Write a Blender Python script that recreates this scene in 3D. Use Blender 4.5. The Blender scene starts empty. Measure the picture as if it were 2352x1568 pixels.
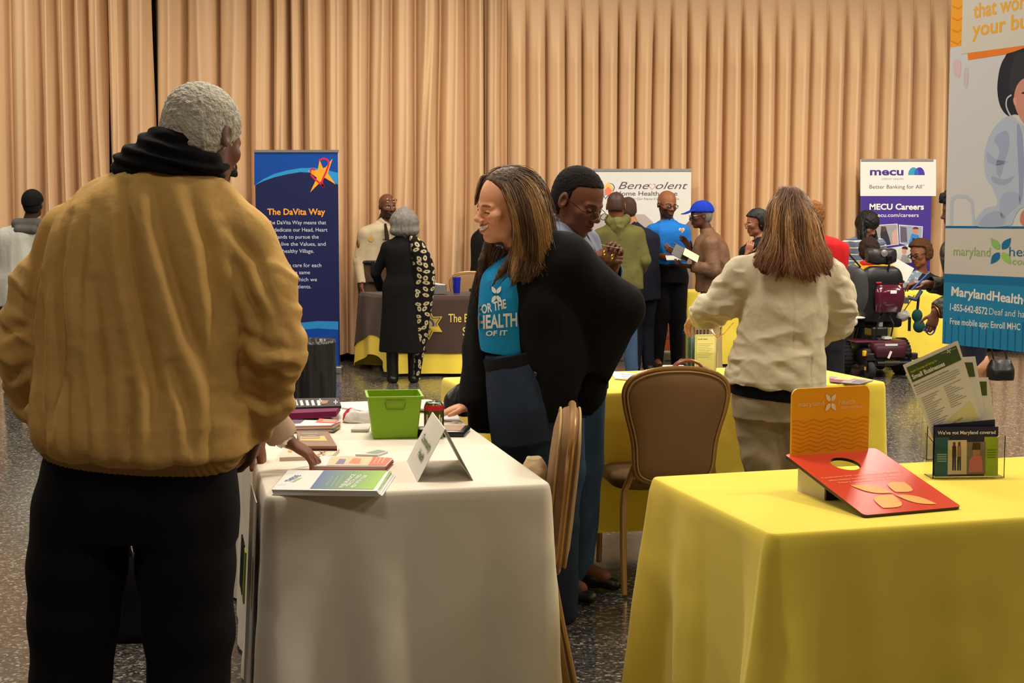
import bpy, bmesh, math
import numpy as np
import openvdb as vdb
from mathutils import Vector, Matrix
from mathutils.geometry import tessellate_polygon
from mathutils.bvhtree import BVHTree
rad = math.radians
C = bpy.context.scene.collection
# ---------------------------------------------------------------- camera, world, lights, exposure
FPX = 3210.0; CAMZ = 1.48; PITCH = math.atan(284/FPX)
cam = bpy.data.objects.new('camera', bpy.data.cameras.new('camera')); C.objects.link(cam)
cam.data.sensor_width = 36; cam.data.lens = FPX/2352*36; cam.data.clip_end = 60
cam.location = (0, 0, CAMZ); cam.rotation_euler = (math.pi/2-PITCH, 0, 0)
bpy.context.scene.camera = cam
vs = bpy.context.scene.view_settings
bpy.context.scene.display_settings.display_device = 'sRGB'
vs.view_transform = 'Standard'; vs.look = 'None'; vs.gamma = 1; vs.use_curve_mapping = False
vs.exposure = 0.44
w = bpy.data.worlds.new('world'); bpy.context.scene.world = w; w.use_nodes = True
w.node_tree.nodes['Background'].inputs[0].default_value = (1, .8, .55, 1)
w.node_tree.nodes['Background'].inputs[1].default_value = .02
LAMPS = [(x, y, p) for y, p in ((.4, 24), (4.4, 70), (7.6, 74), (10.2, 92), (12.2, 62)) for x in (-4.6, -.6, 3.4, 7.2)]
WARM = (1.0, .91, .77)
CEIL = 4.6
def wall_y(x): return 14.78+.15*x
for i, (x, y, p) in enumerate(LAMPS):
    l = bpy.data.lights.new('ceiling_lamp', 'AREA'); l.shape = 'RECTANGLE'; l.size = 1.1; l.size_y = .55
    l.energy = p*(.62 if x < -4 else 1.25 if x > 3 else 1.0); l.color = WARM
    o = bpy.data.objects.new('ceiling_lamp', l); C.objects.link(o); o.location = (x, y, CEIL-.06)
# ---------------------------------------------------------------- small helpers
def at(u, v, Y):
    cx = (u-1176)/FPX; cy = -(v-784)/FPX; c, s = math.cos(PITCH), math.sin(PITCH)
    dy = c+cy*s; dz = -s+cy*c; t = Y/dy
    return np.array([cx*t, Y, CAMZ+dz*t])
def atz(u, v, Z):
    p = at(u, v, 1.0); t = (Z-CAMZ)/(p[2]-CAMZ)
    return np.array([p[0]*t, t, Z])
def px(Y): return Y/FPX*1.0    # metres per pixel at depth Y
def lin(c):
    c = np.asarray(c, float)/255.0
    return np.where(c <= .04045, c/12.92, ((c+.055)/1.055)**2.4)
def rot2(x, y, a):
    c, s = math.cos(a), math.sin(a); return x*c-y*s, x*s+y*c
_mat = {}
def mat(name, col=None, rough=.8, metal=0, bump=None, attr=False, spec=.5, trans=0, ior=1.45, sheen=0, coat=0, sss=0, emit=0, vary=0):
    """Principled material; attr=True reads the painted colour of each vertex; bump=(scale xyz, strength)."""
    if name in _mat: return _mat[name]
    m = bpy.data.materials.new(name); m.use_nodes = True; nt = m.node_tree; b = nt.nodes['Principled BSDF']
    b.inputs['Roughness'].default_value = rough; b.inputs['Metallic'].default_value = metal
    b.inputs['Specular IOR Level'].default_value = spec; b.inputs['IOR'].default_value = ior
    b.inputs['Transmission Weight'].default_value = trans; b.inputs['Sheen Weight'].default_value = sheen
    b.inputs['Coat Weight'].default_value = coat
    if sss: b.inputs['Subsurface Weight'].default_value = sss; b.inputs['Subsurface Scale'].default_value = .008
    tc = nt.nodes.new('ShaderNodeTexCoord')
    if attr:
        a = nt.nodes.new('ShaderNodeVertexColor'); a.layer_name = 'Col'; src = a.outputs[0]
    else:
        r = nt.nodes.new('ShaderNodeRGB'); r.outputs[0].default_value = (*lin(col), 1); src = r.outputs[0]
    if vary:
        n = nt.nodes.new('ShaderNodeTexNoise'); n.inputs['Scale'].default_value = 60; n.inputs['Detail'].default_value = 4
        nt.links.new(tc.outputs['Object'], n.inputs['Vector'])
        mr = nt.nodes.new('ShaderNodeMapRange'); mr.inputs[3].default_value = 1-vary; mr.inputs[4].default_value = 1+vary
        nt.links.new(n.outputs[0], mr.inputs[0])
        mx = nt.nodes.new('ShaderNodeVectorMath'); mx.operation = 'SCALE'
        nt.links.new(src, mx.inputs[0]); nt.links.new(mr.outputs[0], mx.inputs['Scale']); src = mx.outputs[0]
    nt.links.new(src, b.inputs['Base Color'])
    if emit:
        nt.links.new(src, b.inputs['Emission Color']); b.inputs['Emission Strength'].default_value = emit
    if bump:
        mp = nt.nodes.new('ShaderNodeMapping'); mp.inputs['Scale'].default_value = bump[0] if hasattr(bump[0], '__len__') else (bump[0],)*3
        n = nt.nodes.new('ShaderNodeTexNoise'); n.inputs['Scale'].default_value = 1; n.inputs['Detail'].default_value = 3
        bp = nt.nodes.new('ShaderNodeBump'); bp.inputs['Strength'].default_value = bump[1]; bp.inputs['Distance'].default_value = bump[2] if len(bump) > 2 else .002
        nt.links.new(tc.outputs['Object'], mp.inputs[0]); nt.links.new(mp.outputs[0], n.inputs['Vector'])
        nt.links.new(n.outputs[0], bp.inputs['Height']); nt.links.new(bp.outputs[0], b.inputs['Normal'])
    _mat[name] = m; return m
M_CLOTH = mat('woven_cloth', attr=True, rough=.92, spec=.2, bump=(500, .25, .001))
M_COTTON = mat('creased_cotton', attr=True, rough=.85, spec=.25, bump=(28, .35, .008))
M_SKIN = mat('skin', attr=True, rough=.52, spec=.4, sss=.08)
M_HAIR = mat('hair', attr=True, rough=.55, spec=.35, bump=((260, 260, 22), .8, .003))
M_STRAND = mat('hair_strand', attr=True, rough=.42, spec=.45)
M_WOOL = mat('curly_hair', attr=True, rough=.85, spec=.2, bump=(190, 1.0, .006))
M_SHINE = mat('leather', attr=True, rough=.38, spec=.5, bump=(90, .3, .002))
M_LEATH = mat('worn_leather', attr=True, rough=.62, spec=.35, bump=(40, .4, .006))
M_PRINT = mat('printed_sheet', attr=True, rough=.5, spec=.35)
M_PLAST = mat('plastic', attr=True, rough=.35, spec=.5)
M_METAL = mat('metal', attr=True, rough=.28, metal=.9)
M_RUBBER = mat('rubber', attr=True, rough=.7, spec=.3)
M_WHITE = mat('paper', attr=True, rough=.75, spec=.25)
M_CLEAR = mat('clear_acrylic', (250, 252, 250), rough=.03, trans=1.0, ior=1.1)
M_GLASS = mat('lens_glass', (240, 245, 245), rough=.02, trans=1.0, ior=1.05)
M_BLACKBAG = mat('black_plastic_film', attr=True, rough=.3, spec=.6, bump=((14, 14, 5), .9, .02))

def setcol(me, cols):
    a = me.color_attributes.new('Col', 'FLOAT_COLOR', 'POINT')
    c = np.ones((len(me.vertices), 4), np.float32); c[:, :3] = cols
    a.data.foreach_set('color', c.ravel())
def mesh_np(name, v, q, m, parent=None, col=None, smooth=True):
    v = np.asarray(v, np.float32); me = bpy.data.meshes.new(name)
    q = [tuple(int(i) for i in f) for f in q] if not isinstance(q, np.ndarray) else q
    if isinstance(q, np.ndarray):
        n = q.shape[1]; me.vertices.add(len(v)); me.vertices.foreach_set('co', v.ravel())
        me.loops.add(q.size); me.loops.foreach_set('vertex_index', q.astype(np.int32).ravel())
        me.polygons.add(len(q)); me.polygons.foreach_set('loop_start', np.arange(0, q.size, n, dtype=np.int32))
        me.update(calc_edges=True)
    else:
        me.from_pydata([tuple(map(float, p)) for p in v], [], q)
    if smooth: me.polygons.foreach_set('use_smooth', np.ones(len(me.polygons), bool))
    if col is not None:
        col = np.asarray(col, float)
        setcol(me, np.broadcast_to(col, (len(v), 3)) if col.ndim == 1 else col)
    me.materials.append(m)
    o = bpy.data.objects.new(name, me); C.objects.link(o)
    if parent is not None: o.parent = parent
    return o
def root(name, label, cat, loc=(0, 0, 0), rz=0, group=None):
    o = bpy.data.objects.new(name, None); C.objects.link(o); o.empty_display_size = .1
    o.location = loc; o.rotation_euler = (0, 0, rz); return tag(o, label, cat, group)
def tag(o, label, cat=None, group=None, kind=None):
    if label: o['label'] = label
    if cat: o['category'] = cat
    if group: o['group'] = group
    if kind: o['kind'] = kind
    return o
def dup(o, parent=None):
    c = o.copy(); C.objects.link(c); c.parent = parent
    for ch in list(o.children): dup(ch, c)
    return c
class MB:
    """collects coloured boxes, tubes, prisms and lathes into one mesh"""
    def __init__(s): s.v = []; s.f = []; s.c = []
    def add(s, v, f, c):
        n = len(s.v); s.v += [tuple(map(float, p)) for p in v]; s.f += [tuple(n+i for i in q) for q in f]
        s.c += [tuple(lin(c))]*len(v); return s
    def box(s, c, d, col, rz=0, R=None, b=0):
        hx, hy, hz = d[0]/2, d[1]/2, d[2]/2
        if b:
            bm = bmesh.new(); bmesh.ops.create_cube(bm, size=1)
            for q in bm.verts: q.co = Vector((q.co.x*d[0], q.co.y*d[1], q.co.z*d[2]))
            bmesh.ops.bevel(bm, geom=bm.edges[:], offset=b, segments=2, affect='EDGES', profile=.5)
            P = [tuple(q.co) for q in bm.verts]; bm.verts.index_update(); F = [[q.index for q in f.verts] for f in bm.faces]; bm.free()
        else:
            P = [(x*hx, y*hy, z*hz) for x in (-1, 1) for y in (-1, 1) for z in (-1, 1)]
            F = [(0, 1, 3, 2), (4, 6, 7, 5), (0, 4, 5, 1), (2, 3, 7, 6), (0, 2, 6, 4), (1, 5, 7, 3)]
        if R is None: R = Matrix.Rotation(rz, 3, 'Z')
        P = [R @ Vector(p)+Vector(c) for p in P]; return s.add(P, F, col)
    def tube(s, pts, r, col, n=10, closed=False):
        pts = [Vector(p) for p in pts]; rr = r if hasattr(r, '__len__') else [r]*len(pts); V = []; F = []; up = None; L = len(pts)
        for i, p in enumerate(pts):
            a = pts[(i-1) % L] if (i > 0 or closed) else p; b = pts[(i+1) % L] if (i < L-1 or closed) else p
            t = (b-a).normalized()
            if up is None: up = Vector((0, 0, 1)) if abs(t.z) < .9 else Vector((1, 0, 0))
            x = t.cross(up).normalized(); y = x.cross(t).normalized(); up = y
            for k in range(n):
                an = 2*math.pi*k/n; V.append(p+(x*math.cos(an)+y*math.sin(an))*rr[i])
        for i in range(L if closed else L-1):
            j = (i+1) % L
            for k in range(n): F.append((i*n+k, i*n+(k+1) % n, j*n+(k+1) % n, j*n+k))
        if not closed: F.append(tuple(range(n-1, -1, -1))); F.append(tuple((L-1)*n+k for k in range(n)))
        return s.add(V, F, col)
    def lathe(s, prof, col, c=(0, 0, 0), n=24, R=None, cap=True):
        V = []; F = []
        for r, z in prof:
            for k in range(n): V.append((r*math.cos(2*math.pi*k/n), r*math.sin(2*math.pi*k/n), z))
        for i in range(len(prof)-1):
            for k in range(n): F.append((i*n+k, i*n+(k+1) % n, (i+1)*n+(k+1) % n, (i+1)*n+k))
        if cap: F.append(tuple(range(n-1, -1, -1))); F.append(tuple((len(prof)-1)*n+k for k in range(n)))
        R = R or Matrix.Identity(3); V = [R @ Vector(p)+Vector(c) for p in V]; return s.add(V, F, col)
    def plate(s, P, th, col, side=None):
        """flat polygon P (3-D points) with a thickness vector th"""
        n = len(P); P = [Vector(p) for p in P]; th = Vector(th); V = P+[p+th for p in P]
        F = [tuple(range(n-1, -1, -1)), tuple(range(n, 2*n))]+[(i, (i+1) % n, n+(i+1) % n, n+i) for i in range(n)]
        return s.add(V, F, col)
    def build(s, name, m, parent=None, smooth=False):
        me = bpy.data.meshes.new(name); me.from_pydata(s.v, [], s.f); me.validate()
        setcol(me, np.array(s.c)); me.materials.append(m)
        bm = bmesh.new(); bm.from_mesh(me); bmesh.ops.recalc_face_normals(bm, faces=bm.faces); bm.to_mesh(me); bm.free()
        if smooth:
            me.polygons.foreach_set('use_smooth', np.ones(len(me.polygons), bool))
            try: me.set_sharp_from_angle(angle=rad(35))
            except Exception: pass
        o = bpy.data.objects.new(name, me); C.objects.link(o)
        if parent is not None: o.parent = parent
        return o
# ---------------------------------------------------------------- noise
_rng = np.random.RandomState(7); _N = 32; _LAT = _rng.rand(_N, _N, _N).astype(np.float32)
def noise(p, sc=(1, 1, 1), off=0.0, oct=2):
    p = np.asarray(p, np.float32)*np.asarray(sc, np.float32)+np.float32(off)*np.array([1, 1.7, 2.3], np.float32); r = 0; a = 1; tot = 0
    for _ in range(oct):
        i = np.floor(p).astype(int); f = p-i; f = f*f*(3-2*f); o = 0
        for dx in (0, 1):
            for dy in (0, 1):
                for dz in (0, 1):
                    wgt = (f[:, 0] if dx else 1-f[:, 0])*(f[:, 1] if dy else 1-f[:, 1])*(f[:, 2] if dz else 1-f[:, 2])
                    o = o+wgt*_LAT[(i[:, 0]+dx) % _N, (i[:, 1]+dy) % _N, (i[:, 2]+dz) % _N]
        r = r+a*(o*2-1); tot += a; a *= .5; p = p*2.03+5.1
    return r/tot
def ridged(p, sc, off=0.0, oct=2): return 1-2*np.minimum(1, 2.2*np.abs(noise(p, sc, off, oct)))
def crease(v, pts, depth, wd):
    """one fold valley with a soft ridge beside it along a polyline in the x-z plane"""
    P = v[:, [0, 2]]; best = np.full(len(v), 9.0); sg = np.zeros(len(v)); tt = np.zeros(len(v)); n = len(pts)-1
    for i in range(n):
        a = np.array(pts[i])[[0, 2]]; b = np.array(pts[i+1])[[0, 2]]; ab = b-a; t = np.clip(((P-a)@ab)/(ab@ab), 0, 1); e = P-a-t[:, None]*ab; d = np.hypot(e[:, 0], e[:, 1]); k = d < best; best[k] = d[k]; sg[k] = np.sign(e[k, 0]*ab[1]-e[k, 1]*ab[0]); tt[k] = ((i+t)/n)[k]
    fade = np.sin(math.pi*np.clip(tt*.9+.05, 0, 1))**.6; s = best*sg
    return fade*depth*(-np.exp(-(s/wd)**2)+.75*np.exp(-((s-1.9*wd)/(1.3*wd))**2)+.35*np.exp(-((s+2.2*wd)/(1.6*wd))**2))
# ---------------------------------------------------------------- implicit solids
def unit(v): v = np.asarray(v, float); return v/(np.linalg.norm(v)+1e-9)
class Field:
    def __init__(s, res): s.res = res; s.ops = []; s.lo = np.full(3, 1e9); s.hi = np.full(3, -1e9)
    def _grow(s, lo, hi): s.lo = np.minimum(s.lo, lo); s.hi = np.maximum(s.hi, hi)
    def cone(s, a, b, ra, rb, k=.015, mode=0, fl=None):
        """rounded cone; fl=(axis, factor) flattens it along an axis"""
        a = np.asarray(a, float); b = np.asarray(b, float); m = max(ra, rb)
        lo = np.minimum(a, b)-m; hi = np.maximum(a, b)+m
        def f(P):
            q = P-a.astype(np.float32)
            ab = b-a; L2 = float(ab@ab)+1e-12; t = np.clip((q@ab.astype(np.float32))/L2, 0, 1)
            e = q-t[..., None]*ab.astype(np.float32)
            if fl is not None:
                ax = np.asarray(fl[0], np.float32); e = e+(e@ax)[..., None]*ax*(1/fl[1]-1)
            return (np.sqrt((e*e).sum(-1))-(ra+(rb-ra)*t))*(1 if fl is None else fl[1]**.5)
        s.ops.append((f, lo, hi, k, mode)); 
        if mode == 0: s._grow(lo, hi)
        return s
    def ell(s, c, r, R=None, k=.015, mode=0):
        c = np.asarray(c, np.float32); r = np.asarray(r, np.float32); m = float(r.max()); R = np.eye(3) if R is None else np.asarray(R)
        def f(P):
            q = (P-c)@R.astype(np.float32); k0 = np.sqrt(((q/r)**2).sum(-1)); k1 = np.sqrt(((q/(r*r))**2).sum(-1))+1e-6
            return k0*(k0-1)/k1
        ext = np.sqrt(((R*r[None, :])**2).sum(1))
        s.ops.append((f, c-ext, c+ext, k, mode))
        if mode == 0: s._grow(c-ext, c+ext)
        return s
    def loft(s, sec, lat=(1, 0, 0), k=.02, mode=0, e=2.3, cap=.0):
        """sec = [(centre, half width along lat, half depth)]; smooth elliptical loft along the line of centres"""
        Cn = np.array([x[0] for x in sec], float); A = np.array([x[1] for x in sec], float); B = np.array([x[2] for x in sec], float)
        D = np.column_stack([Cn, A, B]); n = len(D); T = []
        for i in range(n-1):
            p0 = D[max(i-1, 0)]; p1 = D[i]; p2 = D[i+1]; p3 = D[min(i+2, n-1)]
            for t in np.linspace(0, 1, 9)[:-1]:
                T.append(.5*(2*p1+(p2-p0)*t+(2*p0-5*p1+4*p2-p3)*t*t+(3*p1-p0-3*p2+p3)*t**3))
        T.append(D[-1]); T = np.array(T); c0 = T[0, :3]; ax = unit(T[-1, :3]-c0); tt = (T[:, :3]-c0)@ax
        lat = np.asarray(lat, float); lat = unit(lat-ax*(lat@ax)); dep = np.cross(ax, lat)
        m = max(A.max(), B.max()); lo = Cn.min(0)-m*np.abs(1-np.abs(ax))-m*.25; hi = Cn.max(0)+m*np.abs(1-np.abs(ax))+m*.25
        def f(P):
            q = P-c0.astype(np.float32); t = q@ax.astype(np.float32); tc = np.clip(t, tt[0], tt[-1])
            I = [np.interp(tc, tt, T[:, j]-(c0[j] if j < 3 else 0)).astype(np.float32) for j in range(5)]
            g = q-np.stack(I[:3], -1); x = g@lat.astype(np.float32); y = g@dep.astype(np.float32)
            a = np.maximum(I[3], .003); b = np.maximum(I[4], .003)
            rr = ((np.abs(x)/a)**e+(np.abs(y)/b)**e)**(1/e); d = (rr-1)*np.minimum(a, b)
            return np.maximum(d, np.maximum(tt[0]-t, t-tt[-1])) if not cap else np.sqrt(np.maximum(d+cap, 0)**2+np.maximum(np.maximum(tt[0]-t, t-tt[-1])+cap, 0)**2)-cap+np.minimum(np.maximum(d+cap, np.maximum(tt[0]-t, t-tt[-1])+cap), 0)
        s.ops.append((f, lo, hi, k, mode))
        if mode == 0: s._grow(lo, hi)
        return s
    def half(s, c, n, k=.004):
        """keep only the side of the plane through c that n points away from"""
        c = np.asarray(c, np.float32); n = unit(n).astype(np.float32)
        s.ops.append((lambda P: (P-c)@n, None, None, k, 2)); return s
    def fn(s, f, lo, hi, k=.01, mode=0):
        s.ops.append((f, np.asarray(lo, float), np.asarray(hi, float), k, mode))
        if mode == 0: s._grow(lo, hi)
        return s
    def mesh(s):
        r = s.res; lo = s.lo-3*r; hi = s.hi+3*r; n = np.ceil((hi-lo)/r).astype(int)+1
        ax = [(lo[i]+np.arange(n[i])*r).astype(np.float32) for i in range(3)]
        d = np.full(n, .1, np.float32)
        for f, l, h, k, mode in s.ops:
            if l is None: i0 = [0]*3; i1 = list(n)
            else:
                pad = k+2.5*r
                i0 = [max(0, int((l[i]-pad-lo[i])/r)) for i in range(3)]; i1 = [min(int(n[i]), int((h[i]+pad-lo[i])/r)+2) for i in range(3)]
                if any(i1[i] <= i0[i] for i in range(3)): continue
            sl = tuple(slice(i0[i], i1[i]) for i in range(3))
            # slabs keep the memory small
            step = max(1, int(1.2e6/max(1, (i1[1]-i0[1])*(i1[2]-i0[2]))))
            for a in range(i0[0], i1[0], step):
                b = min(a+step, i1[0]); ss = (slice(a, b), sl[1], sl[2])
                P = np.stack(np.meshgrid(ax[0][a:b], ax[1][sl[1]], ax[2][sl[2]], indexing='ij'), -1)
                v = f(P).astype(np.float32); o = d[ss]
                if mode == 0: hh = np.maximum(k-np.abs(o-v), 0)/k; d[ss] = np.minimum(o, v)-hh*hh*k*.25
                else:
                    v = -v if mode == 1 else v
                    hh = np.maximum(k-np.abs(o-v), 0)/k; d[ss] = np.maximum(o, v)+hh*hh*k*.25
        g = vdb.FloatGrid(.1); g.copyFromArray(d); p, q = g.convertToQuads(isovalue=0)
        v = p*r+lo.astype(np.float32); q = q.astype(np.int64)
        return v, q
def normals(v, q):
    a, b, c, d = (v[q[:, i]] for i in range(4)); fn = np.cross(c-a, d-b); n = np.zeros_like(v)
    for i in range(4): np.add.at(n, q[:, i], fn)
    return n/(np.linalg.norm(n, axis=1, keepdims=True)+1e-12)
def join(parts):
    V = []; Q = []; n = 0
    for v, q in parts: V.append(v); Q.append(q+n); n += len(v)
    return np.vstack(V), np.vstack(Q)
def basis(a, p=0, r=0):
    """columns: right, forward, up; a = heading (0 image right, 90 away, 180 image left, -90 to the camera), p = looking down, r = roll"""
    a = rad(a-90); p = -rad(p); r = rad(r)
    Rz = np.array([[math.cos(a), -math.sin(a), 0], [math.sin(a), math.cos(a), 0], [0, 0, 1]])
    Rx = np.array([[1, 0, 0], [0, math.cos(p), -math.sin(p)], [0, math.sin(p), math.cos(p)]])
    Ry = np.array([[math.cos(r), 0, math.sin(r)], [0, 1, 0], [-math.sin(r), 0, math.cos(r)]])
    return Rz@Rx@Ry
# ---------------------------------------------------------------- people
def skel(h, lean=0, bend=0, bulk=1.0, stance=.075, sit=False):
    """joints in the person's own frame: x right, y forward, z up, feet at the origin"""
    J = {}; ly = h*math.sin(rad(lean)); 
    hip = .525*h
    J['pel'] = np.array([0, 0, hip]); J['wai'] = np.array([0, .25*ly*.4, .62*h])
    J['che'] = np.array([0, .45*ly*.8, .74*h]); J['nek'] = np.array([0, .8*ly*.9, .825*h]); J['hed'] = np.array([0, ly*1.15+.02, .925*h])
    for s, k in ((1, 'R'), (-1, 'L')):
        J['hip'+k] = np.array([s*.052*h, 0, .5*h]); J['kne'+k] = np.array([s*stance*.75*h/1.0*.8, .01, .285*h]); J['ank'+k] = np.array([s*stance*h*.8, -.02, .05*h])
        J['sho'+k] = J['nek']+np.array([s*.105*h, -.005, -.02*h]); J['elb'+k] = J['sho'+k]+np.array([s*.035*h, -.03, -.175*h])
        J['wri'+k] = J['elb'+k]+np.array([s*.0, .06, -.145*h])
    return J
def head_field(F, H, R, S=1.0, fem=0, smile=0, old=0, ears=True):
    """skull, face, ears; H centre between the ears, R basis"""
    def w(p): return H+R@(np.asarray(p, float)*S)
    def el(c, r, k=.015, mode=0, R2=None): F.ell(w(c), np.asarray(r, float)*S, R if R2 is None else R@R2, k*S, mode)
    def co(a, b, ra, rb, k=.012, mode=0): F.cone(w(a), w(b), ra*S, rb*S, k*S, mode)
    el((0, -.014, .036), (.076, .098, .086)); el((0, .022, -.022), (.061-.003*fem, .068, .088), .03)
    el((0, .03, -.072), (.047-.005*fem, .045, .04), .025); el((0, .064, -.098), (.021, .02, .017), .022)
    for s in (-1, 1):
        co((s*.044, -.005, -.04), (s*.040, .02, -.078), .022, .018, .02)                      # jaw corner
        el((s*(.041+.003*smile), .060+.003*smile, -.022+.004*smile), (.022+.004*smile, .018+.003*smile, .02), .02)  # cheek
        co((s*.012, .083, .014), (s*.043, .071, .014), .010-.002*fem, .008, .012)                      # brow
        el((s*.032, .094, -.003), (.018, .014, .012), .012, 1)                                # eye socket
        el((s*.0315, .0715, -.004), (.0155, .0155, .0125), .004)                              # lid over the eyeball
        el((s*.013, .097, -.036), (.009-.001*fem, .011, .008), .007)                                   # nostril wing
        if ears:
            E = basis(90, 0, 0); el((s*.078, -.012, -.004), (.009, .019, .031), .006); el((s*.085, -.006, -.002), (.006, .010, .018), .004, 1)
    co((0, .082, .008), (0, .105-.002*fem, -.026), .0085, .0105, .012); el((0, .106, -.030), (.0105, .011, .009), .008)
    wd = .022+.007*smile
    F.cone(w((-wd, .077-.004*smile, -.056+.006*smile)), w((0, .089, -.059)), .006*S, .008*S, .012*S); F.cone(w((wd, .077-.004*smile, -.056+.006*smile)), w((0, .089, -.059)), .006*S, .008*S, .012*S)
    F.cone(w((-wd*.7, .078, -.068)), w((0, .088, -.0705)), .005*S, .008*S, .012*S); F.cone(w((wd*.7, .078, -.068)), w((0, .088, -.0705)), .005*S, .008*S, .012*S)
    if smile:
        for s in (-1, 1):
            co((s*.019, .094, -.038), (s*.037, .078, -.068), .0028, .0018, .007, 1)
            co((s*.0, .097, -.062), (s*wd*.9, .086, -.054), .0055, .003, .003, 1)
    else:
        for s in (-1, 1): co((0, .100, -.0635), (s*wd, .087, -.0625), .0035, .002, .003, 1)
def face_col(P, H, R, S, skin, lips=None, brow=(30, 22, 18), beard=None, beard_z=-.035, smile=0, eyes='down', stub=None):
    L = ((P-H)@R)/S; c = np.tile(lin(skin), (len(P), 1)); x = np.abs(L[:, 0]); y = L[:, 1]; z = L[:, 2]
    def mix(mask, col, a=1.0): m = np.clip(mask, 0, 1)[:, None]*a; c[:] = c*(1-m)+lin(col)*m
    front = np.clip((y-.035)*80, 0, 1)
    c *= (1+.06*noise(P, (60, 60, 60)))[:, None]
    # warmer cheeks, nose and ears
    warm = np.clip(1-np.hypot((x-.042)/.022, (z+.03)/.02), 0, 1)*front
    mix(warm, np.clip(np.array(skin)*[1.1, .85, .82], 0, 255), .5)
    if beard:
        b = ((z < beard_z-.25*(y-.09))*(y > -.03)).astype(float)*((y > .03) | (x > .04))
        b *= ~((np.hypot(x/.024, (z+.064)/.0105) < 1) & (y > .07)); b *= (z > -.13)
        b = np.where((z > -.048) & (x < .03) & (z < -.038)*(y > .08), 1, b*((z < -.05)|(x > .026)|(y < .07)))
        mix(b, beard, .92)
    if stub: mix((z < .01)*(z > -.07)*(y < .02)*(x > .05), stub, .4)
    if lips is None: lips = np.clip(np.array(skin)*[.82, .62, .62], 0, 255)
    zc = -.0625+(14*smile)*x*x; wd = .024+.008*smile
    mix(((np.abs(z-zc) < (.0115+.003*smile)*np.sqrt(np.clip(1-(x/wd)**2, 0, 1))) & (y > .07)).astype(float), lips, .9)
    if smile: mix(((np.abs(z-zc-.0005) < .0062*np.sqrt(np.clip(1-(x/(wd-.003))**2, 0, 1))) & (y > .07)).astype(float), (232, 222, 205), 1)
    elif True: mix(((np.abs(z-zc) < .0018) & (x < wd) & (y > .07)).astype(float), (40, 18, 16), .8)
    bz = .0185-6*(x-.03)**2+.10*(x-.03)*0
    mix(((np.abs(z-bz) < .0046*np.sqrt(np.clip(1-((x-.031)/.0195)**2, 0, 1))) & (x > .012) & (x < .050) & (y > .05)).astype(float), brow, .85)
    ex = x-.0315
    if eyes == 'down' or eyes == 'shut':
        zl = -.0085+(18*ex*ex if eyes == 'down' else -14*ex*ex+.004)
        mix(((np.abs(z-zl) < .0022) & (np.abs(ex) < .0155) & (y > .05)).astype(float), (22, 14, 12), .95)
    else:
        zo = -.004; op = np.sqrt(np.clip(1-(ex/.0145)**2, 0, 1))*.0062
        mix(((np.abs(z-zo) < op+.0016) & (np.abs(ex) < .0155) & (y > .05)).astype(float), (25, 16, 14), .95)
        mix(((np.abs(z-zo) < op) & (y > .05)).astype(float), (205, 198, 188), 1)
        mix(((np.hypot(ex, z-zo) < .0062) & (np.abs(z-zo) < op) & (y > .05)).astype(float), (30, 18, 12), 1)
    return c
def hand_field(F, wri, d, n, s, curl=(20, 25, 20), S=1.0, spread=1.0, thumb=(.55, .75, .25), pinch=0):
    """palm, four fingers and a thumb; d finger direction, n the way the palm faces, s the thumb side"""
    d = unit(d); n = unit(np.asarray(n, float)-d*np.dot(n, d)); s0 = np.cross(d, n); s = s0 if np.dot(s0, s) > 0 else -s0
    w = np.asarray(wri, float); k = .007*S
    kn = [(.030, .083), (.0105, .088), (-.0095, .084), (-.028, .075)]
    F.ell(w+d*.048*S, np.array([.040, .045, .015])*S, np.column_stack([s, d, n]), .012*S)
    for (o, l) in kn: F.cone(w+s*o*.55*S+d*.01*S, w+(s*o+d*l)*S, .013*S, .0098*S, .010*S, fl=None)
    ln = [(.044, .026, .020), (.048, .030, .022), (.045, .028, .021), (.035, .021, .018)]
    for i, (o, l) in enumerate(kn):
        p = w+(s*o+d*l)*S; an = 0; fd = unit(d+s*o*1.6*spread)
        cc = curl[i] if hasattr(curl[0], '__len__') else curl
        for j in range(3):
            an += rad(cc[j]); v = fd*math.cos(an)+n*math.sin(an); q = p+v*ln[i][j]*S
            F.cone(p, q, (.0092-.0008*j)*S, (.0085-.0009*j)*S, k*.6); p = q
    p = w+(s*.022+d*.022+n*.004)*S; v = unit(d*thumb[0]+s*thumb[1]+n*thumb[2])
    F.cone(w+d*.008*S, p, .014*S, .0135*S, k); q = p+v*.040*S; F.cone(p, q, .0135*S, .0108*S, k)
    v2 = unit(v+d*.5+n*pinch); q2 = q+v2*.030*S; F.cone(q, q2, .0105*S, .0095*S, k*.6); v3 = unit(v2+d*.3+n*pinch); F.cone(q2, q2+v3*.022*S, .0095*S, .0075*S, k*.6)
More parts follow.
